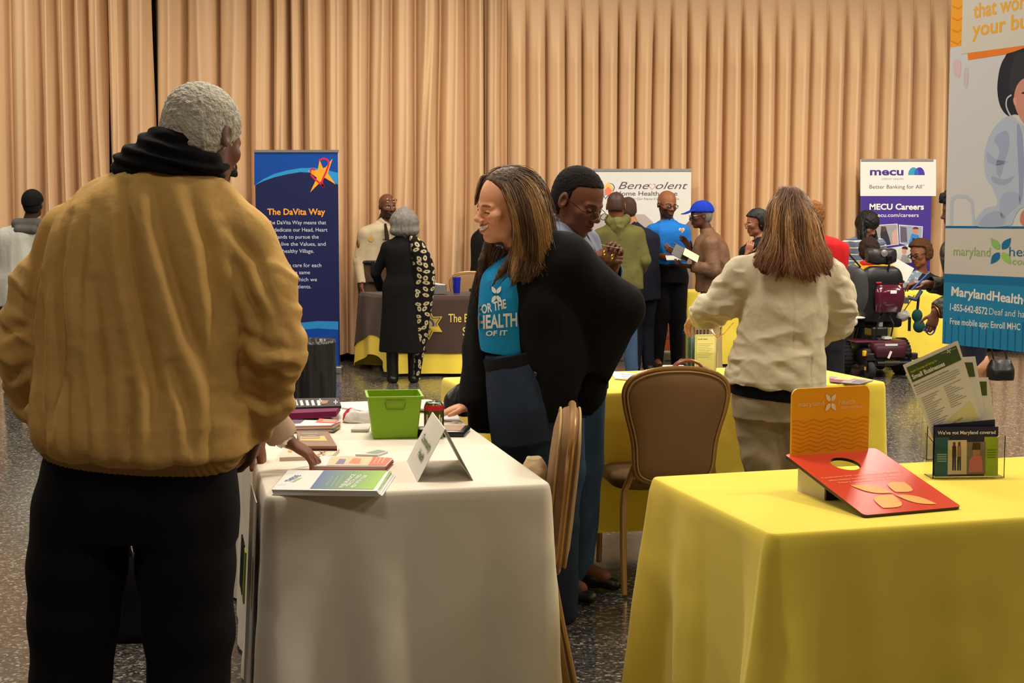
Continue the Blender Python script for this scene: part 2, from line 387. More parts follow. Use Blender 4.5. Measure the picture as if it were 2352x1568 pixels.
class Person:
    def __init__(s, label, x, y, a, h=1.72, bulk=1.0, fem=0, lean=0, skin=(120, 80, 58), res=.008, stance=.075, z=0, group=None, jit=0):
        s.h = h; s.a = a; s.bulk = bulk; s.fem = fem; s.skin = skin; s.res = res
        s.o = root('person', label, 'person', (x, y, z), rad(a-90), group)
        s.B = basis(a); s.org = np.array([x, y, z]); s.J = skel(h, lean, 0, bulk, stance); s.seed = abs(x*13.7+y*3.1)
        s.hd = (0, 0, 0); s.S = h/1.75*1.0; s.hands = {}
    def loc(s, p): return s.B.T@(np.asarray(p, float)-s.org)
    def P(s, name, u, v, Y): s.J[name] = s.loc(at(u, v, Y)); return s
    def head(s, a=None, p=0, r=0, S=None):
        """heading a in the room (or None: straight ahead)"""
        s.hd = ((90 if a is None else 90+a-s.a), p, r); s.HR = basis(*s.hd)
        if S: s.S = S
        return s
    def hand(s, k, d=None, n=(0, 0, 0), side=None, **kw):
        """directions in the room frame"""
        s.hands[k] = (d, n, side, kw); return s
    def tsec(s, infl=0, dz=0, lo='pel', hi='nek', w=(1, 1, 1, 1, 1)):
        b = s.bulk*s.h/1.75; J = s.J; f = s.fem
        S = [(J['pel']-np.array([0, 0, .06]), (.156+.010*f)*b*w[0]+infl, .120*b*w[0]+infl), (J['pel']+(J['wai']-J['pel'])*.35, (.152+.006*f)*b*w[1]+infl, .118*b*w[1]+infl),
             (J['wai'], (.140-.012*f)*b*w[2]+infl, .110*b*w[2]+infl), (J['che'], (.150-.012*f)*b*w[3]+infl, (.118+.006*f)*b*w[3]+infl),
             (J['nek']+(J['che']-J['nek'])*.42, (.132-.010*f)*b*w[4]+infl*.8, .096*b*w[4]+infl*.8), (J['nek']+(J['che']-J['nek'])*.05, .062*b+infl*.5, .062*b+infl*.4)]
        return S
    def lat(s): return unit(s.J['shoR']-s.J['shoL'])
    def body(s, lips=None, brow=(30, 22, 18), beard=None, smile=0, eyes='down', hres=None, stub=None, ears=True, m=None, colfn=None, beard_z=-.035, core=.85):
        J = s.J; parts = []; b = s.h/1.75; r = s.res
        F = Field(max(r, .009)); F.loft([(c_, a_*core, b_*core) for c_, a_, b_ in s.tsec(-.004)], s.lat())
        for k in 'RL':
            F.cone(J['sho'+k], J['elb'+k], .045*b, .038*b, .03); F.cone(J['elb'+k], J['wri'+k], .036*b, .026*b, .01)
            F.cone(J['hip'+k], J['kne'+k], .080*b, .052*b, .03); F.cone(J['kne'+k], J['ank'+k], .050*b, .036*b, .01)
            F.cone(J['ank'+k], J['ank'+k]+np.array([0, .12, -.03])*b, .034*b, .028*b, .02)
        parts.append(F.mesh())
        H = J['hed']; S = s.S; F = Field(hres or min(r, .006)); R = s.HR
        head_field(F, H, R, S, s.fem, smile, ears=ears)
        ch = J['nek']; F.cone(ch+unit(ch-J['che'])*-.03, H+R@np.array([0, -.018, -.045])*S, (.056-.006*s.fem)*S, (.050-.006*s.fem)*S, .02)
        F.cone(ch, ch+s.lat()*.07*b-np.array([0, 0, .03]), .045*b, .04*b, .03); F.cone(ch, ch-s.lat()*.07*b-np.array([0, 0, .03]), .045*b, .04*b, .03)
        hv, hq = F.mesh(); parts.append((hv, hq)); nb = len(parts[0][0]); nh = len(hv)
        for k, (d, n, sd, kw) in s.hands.items():
            F = Field(min(r*.6, .0042) if hres is None else max(.0022, hres)); W = J['wri'+k]; E = J['elb'+k]
            d0 = unit(W-E) if d is None else unit(s.B.T@np.asarray(d, float)); n0 = s.B.T@np.asarray(n, float)
            F.cone(E+(W-E)*.45, W, .036*b, .0235*b, .01, ); F.cone(W, W+d0*.02, .0235*b, .022*b, .012)
            sdv = s.B.T@np.asarray(sd if sd is not None else (0, 0, 1), float)
            hand_field(F, W+d0*.012, d0, n0, sdv, S=b*.98*(.93 if s.fem else 1)*kw.pop('sz', 1), **kw); parts.append(F.mesh())
        v, q = join(parts); c = np.tile(lin(s.skin), (len(v), 1)); c[nb:nb+nh] = face_col(v[nb:nb+nh], H, R, S, s.skin, lips, brow, beard, beard_z, smile, eyes, stub)
        c[nb+nh:] *= (1+.08*noise(v[nb+nh:], (70, 70, 70)))[:, None]
        if colfn: colfn(v, c)
        s.bo = mesh_np('body', v, q, m or M_SKIN, s.o, c); s.bv = v
        return s
    def cloth(s, F, name, col, amp=.008, sc=(9, 9, 2.5), m=None, ridge=.5, colfn=None, oct=3, label=None, post=None, fine=0.0):
        v, q = F.mesh(); n = normals(v, q); a = noise(v, sc, s.seed, oct)*(1-ridge)+ridged(v, np.array(sc)*.8, s.seed+3, 2)*ridge
        d = amp*a
        if fine: d = d+fine*noise(v, (45, 45, 30), s.seed+9, 2)
        if post is not None: d = d+post(v, n)
        v = v+n*d[:, None].astype(np.float32)
        c = np.tile(lin(col), (len(v), 1))*(1+.05*noise(v, (30, 30, 30), 2)[:, None])
        if colfn: colfn(v, c)
        o = mesh_np(name, v, q, m or M_CLOTH, s.o, c); s.last = (v, q)
        if label: o['label'] = label
        return o
    def top(s, name, col, hem=.50, infl=.018, sleeve=1.0, arm=(.056, .047, .040), collar=None, w=(1, 1, 1, 1, 1), flare=0, res=None, extra=None, neckcut=.0, vopen=0, **kw):
        """shirt, jacket or coat: torso loft and sleeves, cut at neckline, cuffs and hem (hem = share of the height)"""
        J = s.J; b = s.h/1.75; F = Field(res or s.res); sec = s.tsec(infl, w=w); z0 = hem*s.h
        p0 = np.array(sec[0][0]); 
        if z0 < p0[2]: sec = [(np.array([p0[0], p0[1], z0]), sec[0][1]+flare, sec[0][2]+flare)]+sec
        F.loft(sec, s.lat(), e=2.2)
        if z0 > p0[2]: F.half((0, 0, z0), (0, 0, -1), .004)
        for k in 'RL':
            S_, E, W = J['sho'+k]-np.array([0, 0, .014*s.h]), J['elb'+k], J['wri'+k]
            F.cone(J['nek']+(S_-J['nek'])*.25+np.array([0, 0, .0]), S_, .050*b, arm[0]*.95*b, .05)
            if sleeve <= .5: F.cone(S_, S_+(E-S_)*min(1, sleeve*2), arm[0]*b, arm[1]*1.08*b, .03)
            else:
                F.cone(S_, E, arm[0]*b, arm[1]*b, .035); e2 = E+(W-E)*(sleeve*2-1)*.98; F.cone(E, e2, arm[1]*b, arm[2]*b, .02)
                u = unit(e2-E); F.cone(e2+u*.088, e2+u*.10, .082, .09, .004, 1); F.cone(e2-u*.025, e2+u*.05, arm[2]*.80*b, arm[2]*.82*b, .003, 1)
        ax = unit(J['nek']-J['che'])
        if neckcut: F.ell(J['nek']+ax*.03+s.forward()*.03, (.07, .085, neckcut), None, .01, 1)
        if collar:
            hgt, r_, th = collar; c0 = J['nek']-ax*.02; c1 = J['nek']+ax*hgt+s.forward()*.005
            F.cone(c0, c1, r_*1.12, r_, .012); F.cone(c1-ax*.012, c1+ax*.05, r_-th, r_-th, .004, 1)
        if extra: extra(F)
        return s.cloth(F, name, col, **kw)
    def forward(s): f = np.cross(np.array([0, 0, 1.0]), s.lat()); return unit(f)
    def trousers(s, col, infl=.016, top=.58, bot=(.080, .062, .062), name='trousers', upto=.028, w=1.0, extra=None, res=None, **kw):
        J = s.J; b = s.h/1.75; F = Field(res or s.res); sec = s.tsec(infl*.6)[:3]
        lo = (sec[0][0]-np.array([0, 0, .03]), sec[0][1]*.96*w, sec[0][2]*w); F.loft([lo]+[(c, a*w, d*w) for c, a, d in sec], s.lat(), e=2.2)
        for k in 'RL':
            H, K, A = J['hip'+k], J['kne'+k], J['ank'+k]; A2 = A+np.array([0, 0, upto*s.h-A[2]]) if upto else A
            F.cone(H, K, .088*b*s.bulk*w+infl*.4, bot[0]*b*w, .035); F.cone(K, A2, bot[0]*b*w, bot[1]*b*w, .02)
        F.half((0, 0, top*s.h), (0, 0, 1), .004)
        if extra: extra(F)
        kw.setdefault('amp', .006); kw.setdefault('sc', (8, 8, 4))
        return s.cloth(F, name, col, **kw)
    def shoes(s, col=(22, 20, 20), m=None, name='shoe'):
        b = s.h/1.75
        for k in 'RL':
            A = s.J['ank'+k]; F = Field(max(.006, s.res*.8)); t = unit(np.array([A[0]*.25, 1, 0])); z = np.array([0, 0, 1.0])
            g = np.array([A[0], A[1], 0])
            F.cone(g+z*.035-t*.045*b, g+z*.04+t*.06*b, .040*b, .036*b, .02); F.cone(g+z*.04+t*.05*b, g+z*.03+t*.16*b, .036*b, .030*b, .02, fl=(z, .8)); F.cone(g+z*.04, g+z*.1, .042*b, .040*b, .02)
            F.half((0, 0, .002), (0, 0, -1), .003); v, q = F.mesh(); mesh_np(name, v, q, m or M_SHINE, s.o, lin(col))
        return s
    def hair(s, kind, col, grow=.010, m=None, amp=.004, back=0, extra=None, cutoff=-.078, slope=.95, off=-.002, colfn=None, fr=.060, res=None, name='hair', sc=(60, 60, 60), kk=.018, tmpl=.010):
        H, R, S = s.J['hed'], s.HR, s.S; F = Field(res or min(.006, s.res))
        def w(p): return H+R@(np.asarray(p, float)*S)
        g = grow
        F.ell(w((0, -.014, .036)), np.array([.076+g, .098+g, .086+g])*S, R, .01); F.ell(w((0, -.035, -.01)), np.array([.070+g*.9, .072+g, .075+g*.6])*S, R, .02)
        # keep what lies behind and above the hairline
        if kind in ('short', 'afro') and name == 'hair':
            def line(P):
                q = ((P-H)@R)/S; a_ = q[..., 1]-tmpl-.9*np.clip(q[..., 2], 0, .05)*(tmpl > .02); b_ = .047+.30*q[..., 1]+off-q[..., 2]; h_ = np.maximum(.03-np.abs(a_-b_), 0)/.03; return (np.minimum(a_, b_)-h_*h_*.0075).astype(np.float32)
            F.ops.append((line, None, None, .006, 2))
        else: F.half(w((0, 0, off)), R@unit([0, slope, -1.0]), kk)
        F.half(w((0, fr+.025, 0)), R@unit([0, 1, -.18]), kk); F.half(w((0, 0, cutoff)), R@unit([0, 0, -1]), kk*.5)
        if extra: extra(F, w, R, S)
        v, q = F.mesh(); n = normals(v, q); v = v+n*(amp*noise(v, sc, 3, 2))[:, None].astype(np.float32)
        c = np.tile(lin(col), (len(v), 1))*(1+.25*noise(v, (90, 90, 90), 4)[:, None])
        if colfn: colfn(v, c)
        o = mesh_np(name, v, q, m or M_WOOL, s.o, c); return o
    def strands(s, guides, n, col, r=.0016, jit=.010, seed=1, hl=(178, 134, 78), hlf=.4, tip=None, cut=.12, name='hair_strands', parent=None, wave=.003):
        """fine locks that follow the guides"""
        rg = np.random.RandomState(seed); K = 15; G = []
        for g in guides:
            g = np.array(g, float); d = np.concatenate([[0], np.cumsum(np.linalg.norm(np.diff(g, axis=0), axis=1))]); d /= d[-1]; m = len(g); D = []
            for i in range(m-1):
                p0, p1, p2, p3 = g[max(i-1, 0)], g[i], g[i+1], g[min(i+2, m-1)]
                for t in np.linspace(0, 1, 9)[:-1]: D.append(.5*(2*p1+(p2-p0)*t+(2*p0-5*p1+4*p2-p3)*t*t+(3*p1-p0-3*p2+p3)*t**3))
            D.append(g[-1]); D = np.array(D); d = np.concatenate([[0], np.cumsum(np.linalg.norm(np.diff(D, axis=0), axis=1))]); d /= d[-1]; G.append(np.column_stack([np.interp(np.linspace(0, 1, K), d, D[:, c]) for c in range(3)]))
        G = np.array(G); mid = G[:, K//2]; V = []; Q = []; CC = []; tt = np.linspace(0, 1, K)[:, None]; base = 0
        for k in range(n):
            i = rg.randint(len(G)); o = np.argsort(np.linalg.norm(mid-mid[i], axis=1))[1:4]; j = o[rg.randint(len(o))]; w = rg.rand()*.6; P = G[i]*(1-w)+G[j]*w
            L_ = 1-cut*rg.rand(); P = np.column_stack([np.interp(np.linspace(0, L_, K), np.linspace(0, 1, K), P[:, c]) for c in range(3)])
            P = P+rg.randn(3)*jit*(.45+.55*tt)+rg.randn(3)*wave*np.sin(tt*7+rg.rand()*6)
            T = np.gradient(P, axis=0); T /= np.linalg.norm(T, axis=1, keepdims=True)+1e-9; A = np.cross(T, rg.randn(3)); A /= np.linalg.norm(A, axis=1, keepdims=True)+1e-9; B = np.cross(T, A)
            rr = r*(.7+.6*rg.rand())*(1-.75*tt**4)*np.minimum(1, .35+tt*6)
            ring = np.stack([P+A*rr, P+B*rr, P-A*rr, P-B*rr], 1).reshape(-1, 3); V.append(ring); a = np.arange(K-1)[:, None]*4+base; kk = np.arange(4)[None, :]
            Q.append(np.stack([a+kk, a+(kk+1) % 4, a+4+(kk+1) % 4, a+4+kk], -1).reshape(-1, 4)); base += 4*K
            h = float(np.clip((np.sin(P[8, 0]*70+np.sin(P[8, 2]*9+P[8, 0]*31)*1.3+P[8, 1]*50) > 1-2*hlf)*(.45+.5*rg.rand())+.25*(rg.rand() < .2), 0, 1)); c0 = lin(col)*(.8+.4*rg.rand()); c1 = lin(hl)*(.8+.4*rg.rand()); hh = h*np.clip((tt-.12)*3, 0, 1); c = c0*(1-hh)+c1*hh
            if tip is not None: w2 = np.clip((tt-.62)*2.6, 0, 1)*.8; c = c*(1-w2)+lin(tip)*w2
            CC.append(np.repeat(c, 4, 0))
        return mesh_np(name, np.vstack(V), np.vstack(Q).astype(np.int64), M_STRAND, parent or s.o, np.vstack(CC))
    def glasses(s, col=(25, 20, 18), rim=.0016, top=False, z=-.003, wl=(.021, .016), drop=0, y=.104, m=None, rimless=False):
        H, R, S = s.J['hed'], s.HR, s.S; w = lambda p: H+R@(np.asarray(p, float)*S); b = MB()
        z = z-drop; zt = z
        for sx in (-1, 1):
            pts = [w((sx*.0325+wl[0]*math.cos(t)*(1 if abs(math.cos(t)) < .5 else 1), y-.15*abs(wl[0]*math.cos(t)*sx+sx*.03)*.5, zt+wl[1]*math.sin(t))) for t in np.linspace(0, 2*math.pi, 17)[:-1]]
            b.tube(pts, rim*S, col, 6, True)
            b.tube([w((sx*.054, y-.012, zt+.005)), w((sx*.074, y-.03, zt+.006)), w((sx*.083, -.005, .010)), w((sx*.080, -.022, -.004))], rim*.9*S, col, 6)
        b.tube([w((-.012, y, zt+.003)), w((0, y+.002, zt+.006)), w((.012, y, zt+.003))], rim*S, col, 6)
        g = b.build('glasses', m or M_PLAST, s.o, True)
        for sx in (-1, 1):
            gb = MB()
            pts = [w((sx*.0325+wl[0]*math.cos(t), y-.15*abs(wl[0]*math.cos(t)*sx+sx*.03)*.5, zt+wl[1]*math.sin(t))) for t in np.linspace(0, 2*math.pi, 13)[:-1]]
            gb.plate(pts, R@np.array([0, .0012, 0]), (240, 245, 245)); gb.build('lens', M_GLASS, g)
        return g
# ---------------------------------------------------------------- the room
def structure(name, v, f, m, smooth=False):
    o = mesh_np(name, v, f, m, None, None, smooth); return tag(o, None, None, None, 'structure')
def floor_mat():
    m = bpy.data.materials.new('terrazzo'); m.use_nodes = True; nt = m.node_tree; b = nt.nodes['Principled BSDF']; L = nt.links.new
    tc = nt.nodes.new('ShaderNodeTexCoord'); vo = nt.nodes.new('ShaderNodeTexVoronoi'); vo.inputs['Scale'].default_value = 95
    L(tc.outputs['Object'], vo.inputs['Vector'])
    sep = nt.nodes.new('ShaderNodeSeparateColor'); L(vo.outputs['Color'], sep.inputs[0])
    r = nt.nodes.new('ShaderNodeValToRGB'); r.color_ramp.interpolation = 'LINEAR'; e = r.color_ramp.elements
    e[0].position = 0; e[0].color = (.020, .020, .021, 1); e[1].position = 1; e[1].color = (.36, .32, .25, 1)
    for p, c in ((.45, (.045, .043, .040, 1)), (.75, (.085, .078, .066, 1)), (.90, (.17, .15, .12, 1))): q = e.new(p); q.color = c
    L(sep.outputs[0], r.inputs[0]); n = nt.nodes.new('ShaderNodeTexNoise'); n.inputs['Scale'].default_value = 1.3; L(tc.outputs['Object'], n.inputs['Vector'])
    mr = nt.nodes.new('ShaderNodeMapRange'); mr.inputs[3].default_value = .10; mr.inputs[4].default_value = .24; L(n.outputs[0], mr.inputs[0]); L(mr.outputs[0], b.inputs['Roughness'])
    L(r.outputs[0], b.inputs['Base Color']); b.inputs['Specular IOR Level'].default_value = .6
    n2 = nt.nodes.new('ShaderNodeTexNoise'); n2.inputs['Scale'].default_value = 3.5; L(tc.outputs['Object'], n2.inputs['Vector'])
    bp = nt.nodes.new('ShaderNodeBump'); bp.inputs['Strength'].default_value = .25; bp.inputs['Distance'].default_value = .01; L(n2.outputs[0], bp.inputs['Height']); L(bp.outputs[0], b.inputs['Normal'])
    return m
XL, XR, YB = -9.0, 10.5, -4.0
cor = [(XL, YB), (XR, YB), (XR, wall_y(XR)+.5), (XL, wall_y(XL)+.5)]
structure('floor', [(x, y, 0) for x, y in cor], [(0, 1, 2, 3)], floor_mat())
M_WALL = mat('painted_wall', (140, 118, 92), rough=.9, vary=.04); M_CEIL = mat('ceiling_board', (205, 196, 180), rough=.9); M_DARK = mat('dark_base', (22, 18, 16), rough=.6)
structure('ceiling', [(x, y, CEIL) for x, y in cor], [(3, 2, 1, 0)], M_CEIL)
for nm, i, j in (('wall_back', 0, 1), ('wall_right', 1, 2), ('wall_front', 2, 3), ('wall_left', 3, 0)):
    a, b = cor[i], cor[j]; structure(nm, [(*a, 0), (*b, 0), (*b, CEIL), (*a, CEIL)], [(0, 1, 2, 3)], mat('wall_behind_curtain', (110, 74, 46), rough=.9) if nm == 'wall_front' else M_WALL)
a, b = cor[3], cor[2]
structure('baseboard_front', [(a[0], a[1]-.02, 0), (b[0], b[1]-.02, 0), (b[0], b[1]-.02, .14), (a[0], a[1]-.02, .14)], [(0, 1, 2, 3)], mat('base_paint', (30, 24, 22), rough=.5))
for x, y, p in LAMPS:     # the fittings that hold the ceiling lamps
    r = root('ceiling_light', 'flat rectangular light panel in the ceiling', 'ceiling light', (x, y, CEIL-.03), 0, 'light panels in the ceiling')
    MB().box((0, 0, .005), (1.25, .7, .05), (220, 215, 205)).build('frame', M_PLAST, r)
# curtains: pleated sheets hanging in front of the wall
M_CURT = mat('curtain_cloth', (212, 177, 139), rough=.95, spec=.1, bump=((220, 220, 40), .15, .001))
def curtain(u0, u1, kind, seed, label, yoff=0.0, amp=.085, z0=.08):
    x0 = (u0-1176)/217; x1 = (u1-1176)/217; n = int((x1-x0)/.0065); xs = np.linspace(x0, x1, n); zs = np.concatenate([np.linspace(z0, 2.9, 22), np.linspace(3.0, 3.86, 26), [4.0, 4.3]])
    rg = np.random.RandomState(seed); per = .190 if kind == 'pinch' else .225
    # phase with irregular spacing
    cut = [x0]; 
    while cut[-1] < x1+per: cut.append(cut[-1]+per*(1+(.10 if kind == 'pinch' else .42)*(rg.rand()-.5)*2))
    cut = np.array(cut); ph = np.interp(xs, cut, np.arange(len(cut))); hts = .75+.5*rg.rand(len(cut)+2); V = []
    for z in zs:
        p3 = np.column_stack([xs, xs*0, np.full_like(xs, z)])
        wob = noise(p3, (1.5, 1, .35), seed, 2)*(.22 if kind != 'pinch' else .12); q = ph+wob; fr = (q-np.floor(q))**1.35; hh = np.interp(q, np.arange(len(hts)), hts)
        ridge = np.abs(np.sin(math.pi*fr))**(.75 if kind == 'pinch' else .95)                      # round ridge, sharp valley
        sub = .16*np.sin(2*math.pi*fr*2+noise(p3, (2, 1, .3), seed+5)*4) if kind != 'pinch' else .06*np.sin(2*math.pi*fr*2+1)
        A = amp*hh
        if kind == 'pinch':
            t = np.clip((3.80-z)/.75, 0, 1); wv = .10+.90*t**.8; ridge = 1-np.clip((1-ridge), 0, 1)**(1+1.5*(1-t)); A = A*(.18+.82*t) if z < 3.80 else A*.12+0*z
        e_ = np.minimum(fr, 1-fr); slit = .055*np.exp(-(e_/.060)**2)*np.clip(A/.08, 0, 1)*(np.clip((3.9-z)/.6, 0, 1) if kind == 'pinch' else 1); off = A*(ridge+sub*ridge); V.append(np.column_stack([xs, wall_y(xs)-.10-off-yoff+slit, np.full_like(xs, z)]))
    V = np.vstack(V); m = len(xs); k = len(zs); I = np.arange(m-1); Q = np.vstack([np.column_stack([r*m+I, r*m+I+1, (r+1)*m+I+1, (r+1)*m+I]) for r in range(k-1)])
    o = mesh_np('curtain', V, Q, M_CURT); tag(o, label, 'curtain', None)
curtain(-160, 307, 'loose', 3, 'tan floor-length curtain behind the man in the white jacket and black cap', 0, .17)
curtain(308, 403, 'loose', 5, 'narrow tan curtain with tight dark folds behind the grey-haired head in front', .05, .16)
curtain(404, 1113, 'loose', 8, 'wide tan curtain with irregular folds behind the dark blue banner and the officer', 0, .18)
curtain(1114, 1165, 'loose', 12, 'narrow tan curtain overlap above the smiling woman in the black blazer', .0, .10)
curtain(1166, 2560, 'pinch', 14, 'wide tan curtain with regular pinch pleats behind the white banners', .02, .15)
# ---------------------------------------------------------------- tables with cloths
def tablecloth(name, corners, z, hem, m, label, flare=.05, fold=.03, seed=1, cor_amp=.09, wr=.0, off=0):
    """corners counter-clockwise (x, y); hem(u, side) = height of the lower edge; draped mesh with folds at the corners"""
    P = np.array(corners, float); n = len(P); path = []; nor = []; cd = []; sd = []; uu = []; ar = sum(P[i][0]*P[(i+1) % n][1]-P[(i+1) % n][0]*P[i][1] for i in range(n)); sgn = 1 if ar > 0 else -1
    rc = .022
    for i in range(n):
        a, b = P[i], P[(i+1) % n]; t = unit(b-a); L = np.linalg.norm(b-a); no = np.array([t[1], -t[0]])*sgn
        t2 = unit(P[(i+2) % n]-b); no2 = np.array([t2[1], -t2[0]])*sgn
        for s in np.arange(rc, L-rc, .0125):
            path.append(a+t*s); nor.append(no); cd.append(min(s, L-s)); sd.append(i); uu.append(s/L)
        c = b-t*rc+t2*rc
        for k in np.linspace(0, 1, 8)[:-1]:
            nn = unit(no*(1-k)+no2*k); path.append(c+nn*rc); nor.append(nn); cd.append(0); sd.append(i); uu.append(1.0+0*k)
    path = np.array(path); nor = np.array(nor); cd = np.array(cd); uu = np.array(uu); sd = np.array(sd); m_ = len(path)
    s = np.concatenate([[0], np.cumsum(np.linalg.norm(np.diff(path, axis=0), axis=1))])
    hz = np.array([hem(u, k) for u, k in zip(uu, sd)]); V = []; rows = []
    prof = [(-.06, .0), (-.003, .0), (.000, -.0015), (.003, -.006), (.006, -.014)]
    cen = path.mean(0)
    for q_ in (.3, .7, .96): V.append(np.column_stack([cen+(path-cen)*q_, np.full(m_, z)]))
    for o_, dz in prof[1:]: V.append(np.column_stack([path+nor*o_, np.full(m_, z+dz)]))
    K = 34
    for j in range(1, K+1):
        t = j/K; zz = (z-.014)*(1-t)+hz*t; dn = z-zz
        p3 = np.column_stack([s, s*0, np.full(m_, t)])
        f = fold*(noise(p3, (5, 1, .8), seed, 2))*np.clip(dn/.35, 0, 1)+fold*.5*np.sin(s*17+seed+1.5*noise(p3, (2, 1, .5), seed+4))*np.clip(dn/.5, 0, 1)**1.5
        g = np.exp(-(cd/.10)**2); g2 = np.exp(-((cd-.17)/.06)**2)
        o_ = .007+flare*dn+f*(1-.7*g)+cor_amp*(dn/.7)*g-cor_amp*.45*np.clip(dn/.7, 0, 1)*g2+wr*noise(p3, (9, 1, 7), seed+8)*np.clip(dn*5, 0, 1)
        o_ = np.maximum(o_, .006)+off
        V.append(np.column_stack([path+nor*o_[:, None], zz]))
    R = len(V); V = np.vstack(V); I = np.arange(m_); J = (I+1) % m_
    Q = np.vstack([np.column_stack([r*m_+I, (r+1)*m_+I, (r+1)*m_+J, r*m_+J]) for r in range(R-1)])
    if sgn < 0: Q = Q[:, ::-1]
    F = [tuple(int(i) for i in q) for q in Q]+[tuple(int(i) for i in (I if sgn > 0 else I[::-1]))]
    o = mesh_np(name, V, F, m); tag(o, label, 'tablecloth'); return o
def table_under(corners, z, label):
    P = np.array(corners, float); c = P.mean(0); r = root('folding_table', label, 'table', (c[0], c[1], 0)); b = MB()
    Q = [c+(p-c)*.965 for p in P]
    b.plate([(*(p-c), z-.035) for p in Q], (0, 0, .03), (150, 140, 125)); b.build('tabletop', M_PLAST, r)
    for p in P:
        q = (p-c)*.78; MB().tube([(q[0], q[1], 0.0), (q[0], q[1], z-.035)], .014, (90, 90, 92)).build('leg', M_METAL, r, True)
def cloth_mat(name, col, tr=.0):
    m = mat(name, col, rough=.88, spec=.2, sheen=.15, bump=((350, 350, 350), .12, .0006))
    return m
M_WCL = cloth_mat('white_tablecloth', (228, 218, 200)); M_YCL = cloth_mat('yellow_tablecloth', (238, 212, 78))
M_BCL = cloth_mat('brown_cover', (72, 54, 48))
a = rad(13.5); ux = np.array([math.cos(a), math.sin(a)]); uy = np.array([-math.sin(a), math.cos(a)])
o = np.array([-.640, 3.60]); WT = [o, o+ux*.765, o+ux*.765+uy*1.84, o+uy*1.84]
TZ = .755
def hemW(u, k):
    if k == 1: return .015+.53*min(1, max(0, (u-.06)/.08))*min(1, max(0, (.5-u)/.08)) if u < .5 else .015
    return .012
tablecloth('tablecloth', WT, TZ, hemW, M_WCL, 'white tablecloth on the table with the green bin, hanging to the floor', .012, .030, 3, .035, wr=.004)
table_under(WT, TZ-.002, 'folding table under the white tablecloth')
a = rad(16.0); vx = np.array([math.cos(a), math.sin(a)]); vy = np.array([-math.sin(a), math.cos(a)])
o = np.array([.597, 3.165]); YT = [o, o+vx*1.83, o+vx*1.83+vy*.745, o+vy*.745]
tablecloth('tablecloth', YT, TZ, lambda u, k: .012, M_YCL, 'yellow tablecloth on the table with the red board', .012, .034, 11, .085, wr=.004)
table_under(YT, TZ-.002, 'folding table under the yellow cloth with the red board')
a = rad(17.3); tx = np.array([math.cos(a), math.sin(a)]); ty = np.array([-math.sin(a), math.cos(a)])
o = np.array([1.655, 6.15])-tx*1.83; MT = [o, o+tx*1.83, o+tx*1.83+ty*.76, o+ty*.76]
tablecloth('tablecloth', MT, TZ, lambda u, k: .17, M_YCL, 'yellow tablecloth behind the brown chair, with hem well above the floor', .008, .014, 21, .02, wr=.003)
table_under(MT, TZ-.002, 'folding table under the yellow cloth behind the brown chair')
# sheriff table: yellow cloth to the floor with a brown fitted cover over it
BT = [np.array([-1.13, 13.0]), np.array([.45, 13.05]), np.array([.45, 13.8]), np.array([-1.50, 13.72])]
def hy(u, k): return .03 if k in (0, 1, 2) else .03+.14*np.sin(math.pi*min(1, max(0, 1-u)))*.9+.02
tablecloth('tablecloth', BT, .745, hy, M_YCL, 'yellow tablecloth showing beneath the brown cover', .03, .02, 5, .04)
tablecloth('table_cover', BT, .757, lambda u, k: hy(u, k)+.19, M_BCL, 'brown table cover with yellow lettering and a star badge', .03, .02, 5, .04, off=.009)
table_under(BT, .74, 'folding table under the brown cover')
AT = [np.array([1.74, 13.95]), np.array([3.1, 14.0]), np.array([3.1, 14.4]), np.array([1.74, 14.35])]
tablecloth('tablecloth', AT, .75, lambda u, k: .02, M_YCL, 'yellow tablecloth behind the man in the blue cap', .03, .02, 7, .04)
table_under(AT, .745, 'folding table behind the man in the blue cap')
CT = [np.array([3.80, 13.82]), np.array([4.42, 13.88]), np.array([4.42, 14.22]), np.array([3.80, 14.18])]
tablecloth('tablecloth', CT, .75, lambda u, k: .03, M_YCL, 'yellow tablecloth beside the power wheelchair', .03, .03, 8, .05)
table_under(CT, .745, 'folding table beside the power wheelchair')
